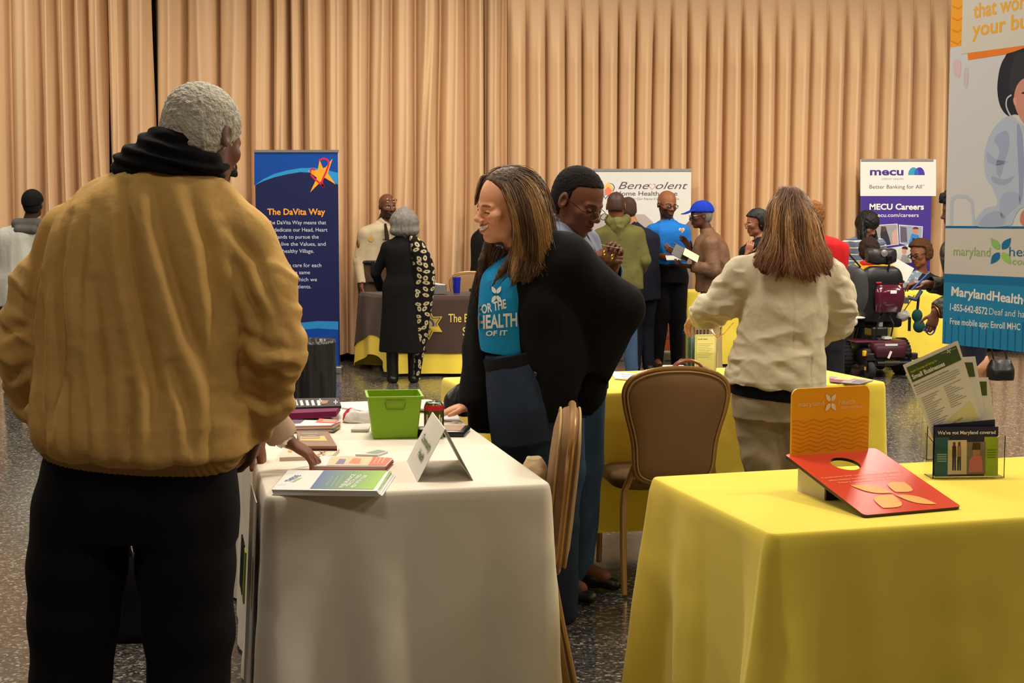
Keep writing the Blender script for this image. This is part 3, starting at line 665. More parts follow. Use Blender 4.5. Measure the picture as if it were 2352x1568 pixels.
# ---------------------------------------------------------------- the man in the tan jacket (nearest, seen from behind)
def tan_man():
    Y = 3.32; p = Person('tall man in a tan bomber jacket and black scarf, seen from behind', *at(330, 1500, Y)[:2], 78, 1.80, 1.25, 0, 3, (112, 70, 48), .0055, stance=.12)
    K = px(Y)*1.003
    p.P('pel', 322, 1075, Y).P('wai', 328, 960, Y).P('che', 345, 690, Y).P('nek', 398, 400, Y+.0)
    p.P('shoL', 200, 530, Y+.03).P('shoR', 545, 540, Y+.06).P('elbL', 62, 800, Y-.03).P('elbR', 640, 815, Y-.02).P('wriL', 105, 965, Y+.10).P('wriR', 592, 985, Y+.12)
    p.P('hipL', 205, 1150, Y).P('hipR', 425, 1150, Y).P('kneL', 183, 1420, Y).P('kneR', 428, 1470, Y).P('ankL', 170, 1850, Y+.03).P('ankR', 430, 1850, Y)
    for k in 'LR': p.J['ank'+k][2] = .085
    p.P('hed', 468, 318, Y+.03); p.head(61, 20, -4, S=1.0)
    p.hand('L', n=(1, 0, 0), side=(0, .5, .5), curl=(25, 25, 20)).hand('R', n=(-1, 0, 0), side=(0, .5, .5), curl=(25, 25, 20))
    p.body(brow=(150, 145, 138), stub=(120, 105, 95), core=.6)
    p.hair('short', (196, 188, 172), grow=.007, amp=.0035, sc=(120, 120, 120), off=.004, cutoff=-.062, slope=.9, fr=.045, res=.0032, tmpl=.034, colfn=lambda v, c: c.__imul__((1-.22*np.clip(noise(v, (170, 170, 170), 5, 2)*2, 0, 1))[:, None]))
    L = lambda u, v, d=0: p.loc(at(u, v, Y+d))
    sec = [(325, 1040, 230, .175), (328, 1010, 246, .20), (330, 950, 248, .195), (332, 850, 235, .185), (340, 700, 234, .178), (354, 570, 222, .165), (370, 480, 184, .145), (386, 425, 140, .12), (396, 395, 104, .10)]
    # back and sleeves
    F = Field(.0055); F.loft([(L(u, v), w*K, d) for u, v, w, d in sec], p.lat(), e=2.3)
    for k, pts in (('L', [(245, 470, 56), (172, 545, 68), (106, 670, 76), (66, 800, 68), (84, 905, 62), (110, 968, 46)]), ('R', [(498, 462, 52), (556, 545, 66), (604, 670, 74), (632, 800, 64), (612, 905, 58), (590, 975, 40)])):
        for i in range(len(pts)-1):
            (u, v, r), (u2, v2, r2) = pts[i:i+2]; dd = [.0, .0, -.01, -.02, .04, .10]; F.cone(L(u, v, dd[i]), L(u2, v2, dd[i+1]), r*K, r2*K, .03)
    W, E = p.J['wriR'], p.J['elbR']
    F.half(L(325, 1040), (0, 0, -1), .01)
    lat = p.lat()
    def post(v, n):
        x = (v-L(340, 800))@lat; z = v[:, 2]; q = np.column_stack([x, v[:, 1], z])
        back = np.clip(-v[:, 1]*12, 0, 1)
        fan = x/np.clip(1.95-z*.55, .8, 2)           # folds run from the yoke down
        f = .004*ridged(np.column_stack([fan*5.5+.5*noise(q, (3, 3, 1.2), 4), z*.8, z*0]), (1, 1, 1), 3.3, 2)*np.clip((1.60-z)*6, 0, 1)*back
        g = np.clip(1-np.abs(z-1.00)/.13, 0, 1)      # blousing above the rib
        f += .016*g*np.abs(np.sin(x*34+2.2*noise(q, (6, 6, 2), 9)))**.6*np.clip((.262-np.abs(x))*20, 0, 1)
        arm = np.clip((np.abs(x+.0)-.235)*30, 0, 1)*np.clip((1.42-z)*8, 0, 1)
        f += arm*.006*ridged(np.column_stack([x*5, v[:, 1]*6, z*17+x*9]), (1, 1, 1), 8.1, 2)
        CR = [([(225, 500), (213, 620), (228, 760), (225, 960)], .016, .014), ([(345, 430), (372, 560), (408, 720), (440, 880), (436, 1000)], .020, .016), ([(405, 430), (460, 600), (505, 760), (556, 930)], .018, .015), ([(478, 425), (530, 560), (548, 700), (545, 850)], .018, .013), ([(300, 640), (326, 850), (340, 1000)], .014, .014), ([(165, 640), (176, 850), (196, 985)], .012, .012), ([(270, 470), (262, 620), (280, 760)], .010, .014), ([(470, 820), (498, 920), (506, 1005)], .014, .012), ([(158, 450), (140, 600), (128, 740)], .014, .012), ([(385, 860), (392, 930), (390, 1005)], .012, .010), ([(250, 850), (256, 930), (262, 1005)], .012, .010)]
        for P_, dp, wd in CR: f += crease(v, [L(*q_) for q_ in P_], dp, wd)*back
        for P_, dp, wd in (([(560, 520), (620, 600), (668, 720)], .012, .012), ([(575, 600), (620, 700), (640, 800)], .012, .012), ([(590, 760), (650, 790), (692, 800)], .014, .013), ([(585, 840), (640, 850), (690, 830)], .012, .012), ([(570, 900), (620, 925), (662, 910)], .012, .012), ([(20, 820), (70, 850), (118, 830)], .014, .013), ([(10, 740), (60, 760), (112, 740)], .012, .013), ([(30, 900), (80, 930), (125, 900)], .012, .012)): f += crease(v, [L(*q_) for q_ in P_], dp, wd)
        # seams where the sleeves are set in
        for s_, u0 in ((-1, 158), (1, 572)):
            sx = (L(u0, 600)-L(340, 800))@lat+s_*(z-1.38)*-.10; f -= .006*np.exp(-((x-sx)/.008)**2)*np.clip((z-1.12)*8, 0, 1)*back
        f -= .003*np.exp(-((z-1.535-.04*np.cos(x*9)*0)/.005)**2)*back*0
        return f
    p.cloth(F, 'jacket', (204, 162, 94), amp=.007, sc=(9, 9, 3), ridge=.4, m=M_COTTON, post=post, fine=.0012)
    F = Field(.005); F.loft([(L(322, 1064), 207*K, .150), (L(324, 1045), 224*K, .164), (L(325, 1020), 236*K, .176), (L(326, 1005), 228*K, .17)], p.lat(), e=2.3)
    p.cloth(F, 'waistband', (164, 124, 70), amp=.002, sc=(9, 9, 3), post=lambda v, n: .0012*np.sin(v[:, 0]*520), label='ribbed tan waistband')
    # cuffs
    # scarf: two knitted rolls
    F = Field(.0045)
    F.loft([(L(392, 402), 124*K, .112), (L(395, 376), 128*K, .118), (L(392, 350), 112*K, .108), (L(393, 330), 80*K, .09)], L(510, 415)-L(270, 380), e=2.2)
    F.loft([(L(392, 375), 96*K, .10), (L(398, 340), 88*K, .098), (L(398, 312), 72*K, .085), (L(390, 296), 50*K, .06)], L(480, 395)-L(325, 330), e=2.2, k=.012)
    def sp(v, n):
        z = v[:, 2]+.25*v[:, 0]; return .005*np.sin(z*210+3*noise(v, (7, 7, 7), 2))+.002*noise(v, (40, 40, 40), 3)
    p.cloth(F, 'scarf', (14, 13, 15), amp=.006, sc=(10, 10, 16), post=sp)
    F = Field(.007); F.loft([(L(318, 1225), 226*K, .125), (L(320, 1150), 233*K, .140), (L(322, 1080), 224*K, .145), (L(324, 1030), 212*K, .14)], p.lat(), e=2.3)
    for pts in ([(190, 1180, 116), (178, 1300, 113), (172, 1420, 103), (160, 1560, 88), (158, 1850, 84)], [(426, 1180, 118), (428, 1300, 112), (432, 1440, 103), (436, 1560, 93), (440, 1850, 88)]):
        for i in range(len(pts)-1): F.cone(L(*pts[i][:2]), L(*pts[i+1][:2]), pts[i][2]*K, pts[i+1][2]*K, .02)
    F.half((0, 0, .03), (0, 0, -1), .01)
    p.cloth(F, 'trousers', (18, 17, 19), amp=.008, sc=(6, 6, 3), ridge=.5)
    p.shoes((18, 16, 16))
tan_man()
# ---------------------------------------------------------------- the person in the beige coat, behind him
def beige_coat():
    Y = 4.02; p = Person('person in a beige coat half hidden by the tan bomber jacket, hand over the table', *at(425, 1300, Y)[:2], 20, 1.66, 1.0, 1, 4, (120, 74, 52), .007)
    p.P('hed', 452, 418, Y+.02).P('nek', 440, 510, Y); p.P('shoR', 480, 560, Y-.16).P('shoL', 480, 560, Y+.16).P('elbR', 545, 850, Y-.14).P('wriR', 652, 1006, Y-.05).P('elbL', 510, 860, Y+.14).P('wriL', 592, 1000, Y+.1)
    p.head(8, 30, 0, S=.95)
    p.hand('R', d=(.82, .1, -.55), n=(0, .1, -1), side=(.3, .9, 0), curl=[(15, 25, 20), (25, 30, 20), (30, 35, 20), (25, 30, 20)])
    p.hand('L', d=(.15, 0, -1), n=(-1, 0, 0), side=(0, -1, 0), curl=(8, 10, 8))
    p.body(); p.hair('short', (22, 18, 18), grow=.022, amp=.006, cutoff=-.09); p.glasses((20, 18, 20), rim=.0025)
    p.top('coat', (176, 150, 124), hem=.345, infl=.03, arm=(.060, .054, .052), sleeve=.97, flare=.015, amp=.008, sc=(8, 8, 2.2))
    F = Field(.004); W = p.J['wriR']; d = unit(W-p.J['elbR']); F.cone(W-d*.012, W+d*.006, .030, .029, .003); F.cone(W-d*.05, W+d*.05, .0255, .0255, .002, 1)
    v, q = F.mesh(); mesh_np('watch', v, q, M_METAL, p.o, lin((210, 200, 180)))
    p.trousers((20, 18, 20)); p.shoes((16, 15, 15))
beige_coat()
# ---------------------------------------------------------------- the smiling woman in the black blazer
def blazer_woman():
    Y = 4.92; K = px(Y); p = Person('smiling woman in a black blazer and bright blue T-shirt leaning on the white table', *at(1235, 1440, Y)[:2], 215, 1.70, 1.08, 1, 6, (214, 152, 116), .006)
    p.org  # feet
    p.P('hed', 1160, 474, Y-.02).P('nek', 1205, 590, Y+.02).P('che', 1205, 690, Y+.02).P('wai', 1212, 810, Y+.03).P('pel', 1228, 900, Y+.04)
    p.P('shoL', 1296, 606, Y-.04).P('shoR', 1130, 640, Y+.08).P('elbL', 1420, 705, Y+.02).P('wriL', 1366, 842, Y+.0).P('elbR', 1098, 800, Y+.12).P('wriR', 1082, 928, Y+.05)
    p.P('hipL', 1262, 960, Y+.02).P('hipR', 1192, 960, Y+.08).P('kneL', 1285, 1190, Y).P('kneR', 1210, 1190, Y+.08).P('ankL', 1298, 1420, Y).P('ankR', 1222, 1420, Y+.1)
    for k in 'LR': p.J['ank'+k][2] = .08
    p.head(206, 8, -9, S=1.03)
    p.hand('R', d=(-.95, -.1, -.28), n=(0, 0, -1), side=(-.2, -1, 0), curl=(4, 8, 6), thumb=(.5, .8, .0))
    p.hand('L', d=(-.45, .35, -.8), n=(-.8, .5, 0), side=(-.9, -.3, 0), curl=(30, 45, 35), sz=.85)
    p.body(lips=(178, 96, 84), brow=(104, 68, 48), smile=1.25, eyes='shut', hres=.0014, core=.55)
    L = lambda u, v, d=0: p.loc(at(u, v, Y+d)); lat = p.lat()
    # T-shirt
    sec = [(1166, 812, 62, .095), (1163, 770, 64, .10), (1165, 710, 68, .105), (1178, 650, 72, .100), (1195, 610, 60, .08), (1203, 590, 40, .06)]
    F = Field(.0055); F.loft([(L(u, v, .0), w*K, d) for u, v, w, d in sec], (1, 0, 0) if 0 else p.B.T@np.array([1., .18, 0]), e=2.2)
    p.cloth(F, 't_shirt', (18, 132, 190), amp=.005, sc=(9, 9, 4), m=M_COTTON); p.tee = p.last
    # jeans with waistband
    F = Field(.006); la = p.B.T@np.array([1., .1, 0])
    F.loft([(L(1215, 1010), 86*K, .125), (L(1212, 930), 92*K, .135), (L(1200, 860), 84*K, .125), (L(1186, 806), 72*K, .11)], la, e=2.2)
    for pts in ([(1252, 950, 60, 0), (1270, 1080, 56, -.02), (1282, 1200, 46, -.02), (1296, 1405, 34, 0)], [(1180, 960, 56, .08), (1196, 1080, 52, .06), (1210, 1200, 44, .06), (1222, 1405, 34, .1)]):
        for i in range(3): F.cone(L(pts[i][0], pts[i][1], pts[i][3]), L(pts[i+1][0], pts[i+1][1], pts[i+1][3]), pts[i][2]*K, pts[i+1][2]*K, .02)
    p.cloth(F, 'jeans', (38, 48, 66), amp=.005, sc=(8, 8, 5))
    F = Field(.004); F.loft([(L(1190, 836), 78*K, .117), (L(1186, 820), 77*K, .116), (L(1184, 808), 76*K, .115)], la, e=2.2); p.cloth(F, 'belt', (20, 20, 26), amp=.001)
    # blazer: back and both fronts wrap round the shirt, open in front
    F = Field(.0055)
    F.loft([(L(1262, 960, .04), 96*K, .16), (L(1262, 880, .04), 98*K, .17), (L(1254, 780, .03), 92*K, .165), (L(1242, 680, .03), 98*K, .165), (L(1230, 615, .04), 92*K, .125), (L(1222, 578, .04), 56*K, .08)], la, e=2.3)
    F.loft([(L(1108, 985, .10), 34*K, .06), (L(1108, 880, .09), 40*K, .07), (L(1110, 780, .08), 36*K, .08), (L(1120, 680, .08), 36*K, .09), (L(1150, 620, .07), 42*K, .08)], la, e=2.2, k=.02)
    # the open front: a wedge showing the shirt
    for pts, rr in (([(1166, 630), (1156, 690), (1152, 760), (1152, 830), (1166, 900), (1180, 1010)], [8, 18, 22, 30, 44, 60]),):
        for i in range(len(pts)-1): F.cone(L(*pts[i], -.15), L(*pts[i+1], -.15), rr[i]*K+.036, rr[i+1]*K+.036, .02, 1)
    S_, E, W = p.J['shoL'], p.J['elbL'], p.J['wriL']
    F.cone(L(1262, 590, 0), S_, .085, .098, .05); F.cone(S_, E+(0, 0, .0), .102, .088, .05); F.cone(E, W, .086, .066, .03); F.cone(L(1290, 620, .02), L(1330, 760, .04), .09, .07, .05)
    u_ = unit(W-E); F.cone(W+u_*.088, W+u_*.1, .085, .09, .004, 1)
    S_, E, W = p.J['shoR'], p.J['elbR'], p.J['wriR']; F.cone(S_, E, .062, .054, .04); F.cone(E, W-unit(W-E)*.02, .054, .048, .02)
    F.cone(L(1345, 880, .05), L(1372, 800, .06), .075, .05, .04); F.cone(L(1340, 900, .05), L(1300, 820, .06), .07, .08, .04)
    F.cone(L(1335, 720, .1), L(1320, 780, .1), .05, .05, .03)
    p.cloth(F, 'blazer', (13, 12, 14), amp=.008, sc=(8, 8, 5), ridge=.5)
    F = Field(.003); F.ell(L(1228, 860, -.135), (.012, .006, .012)); v, q = F.mesh(); mesh_np('button', v, q, M_PLAST, p.o, lin((25, 24, 26)))
    # hair: long layered locks parted over the brow
    H, R, S = p.J['hed'], p.HR, p.S
    def w(q): return H+R@(np.asarray(q, float)*S)
    F = Field(.0035)
    F.ell(w((0, -.020, .040)), np.array([.085, .102, .092])*S, R, .01)
    F.ell(w((0, -.05, -.03)), np.array([.086, .066, .09])*S, R, .03)
    F.half(w((0, .0, .0)), R@unit([0, 1.25, -.75])*1.0, .012)
    # locks as flowing tapering strands, given by pixels
    rg = np.random.RandomState(5); strands = []
    def strand(pts, r0, r1):
        for i in range(len(pts)-1):
            t0 = i/(len(pts)-1); t1 = (i+1)/(len(pts)-1); F.cone(pts[i], pts[i+1], r0+(r1-r0)*t0**1.5, r0+(r1-r0)*t1**1.5, .008)
    near = [((1170, 396), (1222, 430), (1246, 500), (1255, 560), (1290, 600)), ((1165, 398), (1210, 440), (1235, 520), (1240, 590), (1262, 618)), ((1160, 398), (1200, 440), (1222, 520), (1228, 590), (1212, 640)),
            ((1155, 398), (1186, 436), (1206, 500), (1208, 570), (1196, 640)), ((1150, 400), (1170, 440), (1190, 500), (1198, 560), (1186, 620)), ((1148, 402), (1165, 445), (1186, 490), (1194, 540), (1192, 590), (1180, 640)), ((1172, 396), (1215, 425), (1243, 480), (1254, 540), (1262, 600)), ((1165, 400), (1205, 450), (1225, 530), (1232, 590), (1236, 630))]
    for j, st in enumerate(near):
        for k in range(6):
            o = rg.randn(2)*6; Pn = []
            for i, (u, v) in enumerate(st):
                t = i/(len(st)-1); dpt = -.080*math.sin(math.pi*min(1, t*1.1+.1))-.006+.003*rg.randn(); Pn.append(L(u+o[0]*(.3+t)*.6, v+o[1]*(.2+t), dpt-.02-.08*t*t))
            strand(Pn, .010, .003)
    far = [((1140, 398), (1108, 408), (1098, 436), (1092, 470)), ((1138, 400), (1112, 410), (1100, 440), (1096, 465))]
    for st in far: strand([L(u, v, .055) for u, v in st], .008, .003)
    lower = [((1185, 570), (1172, 600), (1150, 630), (1132, 655)), ((1195, 575), (1186, 610), (1170, 640), (1150, 664)), ((1150, 590), (1125, 610), (1112, 650), (1100, 700)), ((1200, 580), (1196, 620), (1184, 645), (1168, 668)), ((1205, 580), (1210, 620), (1204, 645), (1192, 664)), ((1125, 560), (1112, 600), (1108, 640), (1112, 690)), ((1140, 575), (1112, 620), (1104, 660), (1098, 715))]
    for j, st in enumerate(lower):
        for k in range(3):
            o = rg.randn(2)*5; strand([L(u+o[0], v+o[1]*(i+1)/2, (-.06-.01*k if j in (0, 1, 3, 4) else .03)+.015*rg.randn()) for i, (u, v) in enumerate(st)], .015, .004)
    for k in range(5):
        o = rg.randn(2)*4; strand([L(1238+o[0], 560+o[1], -.04), L(1262+o[0], 588, -.05), L(1290, 604+o[1], -.05), L(1318, 612+o[1]*1.5, -.04)], .012, .003)
    v, q = F.mesh(); n = normals(v, q)
    # strands in the surface: stretched along the fall of the hair
    st = ridged(np.column_stack([(v@R[:, 1])*1.0, (v@R[:, 0])*1.0, v[:, 2]*.12+.0]), (75, 75, 75), 1.3, 2)
    v = v+n*(.0009*st)[:, None].astype(np.float32)
    c = np.tile(lin((74, 50, 34)), (len(v), 1)); back = np.clip(((v-H)@R[:, 1])*-9+.25, 0, 1)
    hl = np.clip(noise(np.column_stack([(v@R[:, 1]), (v@R[:, 0])*.6, v[:, 2]*.06]), (105, 105, 105), 7, 2)*2.6+.25, 0, 1)*np.clip(back+.12, 0, 1)*np.clip((v[:, 2]-1.26)*6, .2, 1)
    c = c*(1-hl[:, None])+lin((178, 134, 78))*hl[:, None]; c *= (.9+.25*st)[:, None].clip(.35, 1.4)
    ho = mesh_np('hair', v, q, M_HAIR, p.o, c)
    def dp(i, n_, k0=-.085): t = i/(n_-1); return k0*math.sin(math.pi*min(1, t*1.1+.1))-.032-.085*t*t
    NG = [[L(u, v_, dp(i, len(st))) for i, (u, v_) in enumerate(st)] for st in near]
    p.strands(NG, 5200, (88, 60, 42), r=.00095, jit=.0085, seed=4, hl=(196, 152, 98), hlf=.42, wave=.004, name='hair_strands', parent=ho)
    p.strands([[L(u, v_, (-.07 if j in (0, 1, 3, 4) else .03)) for u, v_ in st] for j, st in enumerate(lower)], 1800, (66, 46, 34), r=.0010, jit=.011, seed=5, hl=(120, 84, 50), hlf=.3, parent=ho)
    TG = [[L(1112, 424, -.01), L(1134, 406, -.03), L(1168, 404, -.06), L(1200, 430, -.09), L(1220, 490, -.10), L(1226, 560, -.10)], [L(1116, 428, -.035), L(1138, 414, -.06), L(1164, 424, -.09), L(1186, 465, -.11), L(1198, 530, -.11), L(1200, 600, -.11)], [L(1118, 412, .01), L(1140, 398, .0), L(1180, 394, -.02), L(1222, 418, -.04), L(1246, 480, -.04), L(1258, 550, -.05)], [L(1124, 432, -.05), L(1142, 424, -.075), L(1160, 440, -.10), L(1176, 485, -.115), L(1186, 540, -.115), L(1186, 605, -.11)], [L(1128, 406, -.03), L(1158, 392, -.035), L(1200, 397, -.05), L(1236, 430, -.06), L(1256, 490, -.05), L(1266, 550, -.06)], [L(1130, 412, -.055), L(1160, 406, -.080), L(1200, 424, -.100), L(1226, 468, -.100), L(1238, 530, -.09), L(1240, 590, -.10)], [L(1126, 403, .02), L(1158, 388, .01), L(1204, 390, .0), L(1242, 418, -.01), L(1262, 480, -.01), L(1276, 560, -.03)], [L(1130, 408, -.045), L(1160, 398, -.06), L(1202, 408, -.08), L(1232, 445, -.085), L(1248, 510, -.08), L(1254, 570, -.09)], [L(1136, 420, -.065), L(1160, 420, -.09), L(1190, 445, -.11), L(1208, 490, -.112), L(1216, 550, -.105), L(1214, 610, -.11)]]
    p.strands(TG, 4200, (84, 58, 40), r=.00095, jit=.0075, seed=14, hl=(200, 156, 102), hlf=.42, wave=.004, parent=ho)
    p.strands([[L(u, v_, .05) for u, v_ in st] for st in far], 60, (60, 40, 26), r=.0016, jit=.004, seed=6, parent=ho)
    p.strands([[L(1236, 555, -.06), L(1262, 586, -.07), L(1292, 604, -.06), L(1322, 612, -.04)], [L(1230, 560, -.07), L(1255, 596, -.08), L(1285, 610, -.07), L(1310, 620, -.06)], [L(1240, 540, -.03), L(1266, 575, -.04), L(1298, 596, -.04), L(1330, 606, -.03)], [L(1225, 570, -.08), L(1240, 600, -.09), L(1262, 615, -.09), L(1285, 622, -.08)]], 120, (96, 62, 40), r=.0014, jit=.006, seed=7, hl=(170, 110, 66), parent=ho)
    return p
BW = blazer_woman()
# ---------------------------------------------------------------- the man in the grey-blue shirt
def shirt_man():
    Y = 5.42; K = px(Y); p = Person('man in a grey-blue shirt and glasses looking down at something in his hands', *at(1310, 1380, Y)[:2], 330, 1.74, 1.05, 0, 4, (112, 68, 48), .006)
    p.P('hed', 1328, 462, Y-.02).P('nek', 1296, 528, Y+.03).P('che', 1300, 630, Y+.02); p.P('shoR', 1266, 548, Y-.14).P('shoL', 1338, 548, Y+.18)
    p.P('elbR', 1290, 690, Y-.22).P('wriR', 1366, 592, Y-.22).P('elbL', 1385, 680, Y+.12).P('wriL', 1408, 608, Y-.14)
    p.head(322, 24, -2, S=1.05)
    p.hand('R', d=(.85, .2, .1), n=(.1, .9, -.2), side=(.1, .1, 1), curl=[(30, 45, 35), (35, 50, 35), (35, 55, 35), (20, 40, 30)], thumb=(.8, .3, .3), sz=.82)
    p.hand('L', d=(.1, -.3, .5), n=(-.2, -.6, 0), side=(-.9, -.2, .2), curl=[(35, 50, 35), (40, 55, 35), (40, 55, 35), (40, 50, 30)], thumb=(.8, .3, .3), sz=.75)
    p.body(brow=(26, 20, 18), hres=.0017, lips=(110, 60, 56))
    p.hair('short', (24, 20, 19), grow=.004, amp=.002, off=.012, slope=1.0, fr=.05, res=.003, sc=(120, 120, 120))
    p.glasses((40, 34, 30), rim=.0013, wl=(.020, .0125), drop=.010, y=.110, m=M_METAL)
    p.top('shirt', (118, 124, 142), hem=.52, infl=.02, arm=(.066, .056, .050), sleeve=.9, amp=.006, sc=(8, 8, 4), neckcut=.05,
          extra=lambda F: [F.cone(p.J['nek']+np.array([s_*.05, .0, -.0])+p.forward()*.0, p.J['nek']+np.array([s_*.055, .055, -.03]), .020, .012, .012) for s_ in (-1, 1)] and None)
    # collar points, undershirt and lanyard
    b = MB(); n0 = p.J['nek']; f = p.forward(); r = p.lat(); up = np.array([0, 0, 1.0])
    for s_ in (-1, 1):
        A = [n0-f*.055+r*s_*.03+up*.055, n0+r*s_*.072+up*.045, n0+f*.078+r*s_*.028-up*.012, n0+f*.11+r*s_*.062-up*.075, n0+f*.05+r*s_*.105-up*.035, n0-f*.075+r*s_*.04+up*.015]
        b.plate(A, tuple(r*s_*.004+up*.003), (112, 120, 140))
    b.build('collar', M_CLOTH, p.o)
    b = MB(); b.tube([n0+f*.08+r*.03-up*.02, n0+f*.125-up*.09+r*.012, n0+f*.14-up*.2], .006, (22, 24, 36), 6); b.tube([n0+f*.08-r*.03-up*.02, n0+f*.125-up*.09-r*.012, n0+f*.14-up*.2], .006, (22, 24, 36), 6)
    b.build('lanyard', M_CLOTH, p.o)
    g = MB()
    W = p.J['wriR']
    p.trousers((52, 74, 104)); p.shoes()
    # gold rings
    for (u, v, d) in ((1388, 581, -.25), (1406, 590, -.24)):
        c = p.loc(at(u, v, Y+d)); ring = MB(); ring.tube([c+np.array([.0095*math.cos(t), .004*math.sin(t), .0095*math.sin(t)]) for t in np.linspace(0, 2*math.pi, 13)[:-1]], .0028, (220, 170, 60), 6, True); ring.build('ring', M_METAL, p.o, True)
shirt_man()
r = root('paper_slip', 'small white slip of paper in the hands of the man in the grey-blue shirt', 'paper', at(1402, 566, 5.0)); MB().box((0, 0, 0), (.075, .045, .0012), (225, 215, 190), R=Matrix.Rotation(.2, 3, 'Y')).build('sheet', M_WHITE, r)
# ---------------------------------------------------------------- the woman in the cream jacket, seen from behind
def cream_woman():
    Y = 5.62; K = px(Y); p = Person('woman in a cream denim jacket and khaki trousers, seen from behind', *at(1785, 1330, Y)[:2], 82, 1.62, 1.1, 1, 3, (206, 160, 130), .006)
    p.P('hed', 1812, 512, Y+.04).P('nek', 1812, 592, Y+.02).P('che', 1805, 690, Y).P('wai', 1790, 790, Y).P('pel', 1785, 875, Y)
    p.P('shoL', 1735, 612, Y+.0).P('shoR', 1893, 612, Y).P('elbL', 1665, 690, Y+.06).P('wriL', 1612, 722, Y+.22).P('elbR', 1932, 715, Y+.02).P('wriR', 1880, 765, Y+.20)
    p.P('hipL', 1740, 940, Y).P('hipR', 1825, 940, Y).P('kneL', 1757, 1110, Y).P('kneR', 1840, 1110, Y).P('ankL', 1765, 1300, Y).P('ankR', 1850, 1300, Y)
    for k in 'LR': p.J['ank'+k][2] = .08
    p.head(110, 8, 3, S=1.0); p.hand('L', n=(0, .3, -1), side=(.5, .8, 0), curl=(25, 30, 20)).hand('R', n=(0, 0, -1), curl=(25, 30, 20)); p.body()
    L = lambda u, v, d=0: p.loc(at(u, v, Y+d)); la = p.lat()
    F = Field(.0055)
    F.loft([(L(1782, 886), 118*K, .185), (L(1785, 840), 112*K, .18), (L(1793, 770), 98*K, .16), (L(1802, 690), 98*K, .155), (L(1810, 625), 94*K, .125), (L(1812, 590), 62*K, .085), (L(1813, 575), 40*K, .065)], la, e=2.25)
    for pts in ([(1758, 612, 38, 0), (1718, 636, 48, .0), (1672, 682, 44, .05), (1632, 712, 38, .14), (1612, 722, 30, .20)], [(1866, 612, 38, 0), (1898, 640, 46, 0), (1924, 690, 44, .01), (1918, 735, 42, .08), (1878, 768, 32, .18)]):
        for i in range(len(pts)-1): F.cone(L(pts[i][0], pts[i][1], pts[i][3]), L(pts[i+1][0], pts[i+1][1], pts[i+1][3]), pts[i][2]*K, pts[i+1][2]*K, .03)
    for k, sg in (('L', 1), ('R', 1)):
        W, E = p.J['wri'+k], p.J['elb'+k]; u_ = unit(W-E); F.cone(W-u_*.02, W+u_*.06, .030, .036, .003, 1)
    def post(v, n):
        x = (v-L(1805, 700))@la; z = v[:, 2]; f = -.004*np.exp(-((x-.0)/.004)**2)*(z > .87)-.006*np.exp(-((x-.078)/.004)**2)*(z < .93)
        f += .002*np.exp(-((z-.832)/.003)**2)-.003*np.exp(-((z-1.335)/.003)**2)
        arm = np.clip((np.abs(x)-.17)*25, 0, 1); return f+arm*.008*ridged(v, (7, 7, 18), 3, 2)+.006*ridged(np.column_stack([v[:, 0]+v[:, 2]*.6, v[:, 1], v[:, 2]*1.2]), (9, 9, 9), 5, 2)*np.clip((1.25-z)*5, 0, 1)
    p.cloth(F, 'jacket', (206, 194, 166), amp=.005, sc=(8, 8, 5), m=M_COTTON, post=post, fine=.0008)
    F = Field(.006); F.loft([(L(1775, 912), 100*K, .15), (L(1778, 895), 102*K, .155), (L(1782, 860), 98*K, .15)], la); p.cloth(F, 'shirt', (20, 22, 34), amp=.003, label='black shirt hem')
    F = Field(.006); F.loft([(L(1775, 960), 92*K, .145), (L(1775, 925), 94*K, .145), (L(1780, 880), 88*K, .14)], la)
    for pts in ([(1740, 950, 54), (1752, 1040, 50), (1760, 1110, 40), (1765, 1300, 36)], [(1822, 950, 54), (1835, 1040, 48), (1842, 1110, 40), (1850, 1300, 36)]):
        for i in range(3): F.cone(L(pts[i][0], pts[i][1]), L(pts[i+1][0], pts[i+1][1]), pts[i][2]*K, pts[i+1][2]*K, .02)
    p.cloth(F, 'trousers', (160, 144, 118), amp=.008, sc=(8, 8, 10), m=M_COTTON); p.shoes((90, 70, 50))
    F = Field(.0035); H, R, S = p.J['hed'], p.HR, p.S; w = lambda q: H+R@(np.asarray(q, float)*S)
    F.ell(w((0, -.018, .038)), np.array([.086, .104, .090])*S, R); F.ell(w((0, -.05, -.03)), np.array([.088, .070, .09])*S, R, .03); F.half(w((0, .02, 0)), R@unit([0, 1.2, -.6]), .01)
    rg = np.random.RandomState(9)
    base = [((1798, 440), (1772, 480), (1768, 545), (1752, 585), (1735, 606)), ((1803, 438), (1785, 490), (1780, 560), (1775, 600), (1762, 622)), ((1810, 438), (1800, 500), (1798, 570), (1800, 610), (1790, 628)),
            ((1818, 438), (1820, 500), (1822, 570), (1828, 615), (1838, 638)), ((1825, 438), (1842, 490), (1850, 560), (1862, 610), (1872, 636)), ((1832, 442), (1858, 490), (1872, 560), (1888, 600), (1902, 628)), ((1835, 445), (1868, 500), (1880, 550), (1900, 590), (1907, 612)),
            ((1812, 438), (1808, 500), (1835, 580), (1850, 620), (1858, 640)), ((1800, 438), (1778, 500), (1762, 560), (1746, 600), (1752, 615))]
    for st in base:
        for k in range(8):
            o_ = rg.randn(2)*7; pts = []
            for i, (u, v) in enumerate(st):
                t = i/4; pts.append(L(u+o_[0]*(.3+t)*.8, v+o_[1]*t, [-.02, -.085, -.11, -.135, -.155][i]+.003*rg.randn()))
            for i in range(4): F.cone(pts[i], pts[i+1], [.013, .012, .011, .009][i], [.012, .011, .009, .003][i], .008)
    v, q = F.mesh(); n = normals(v, q); sx = v@R[:, 0]
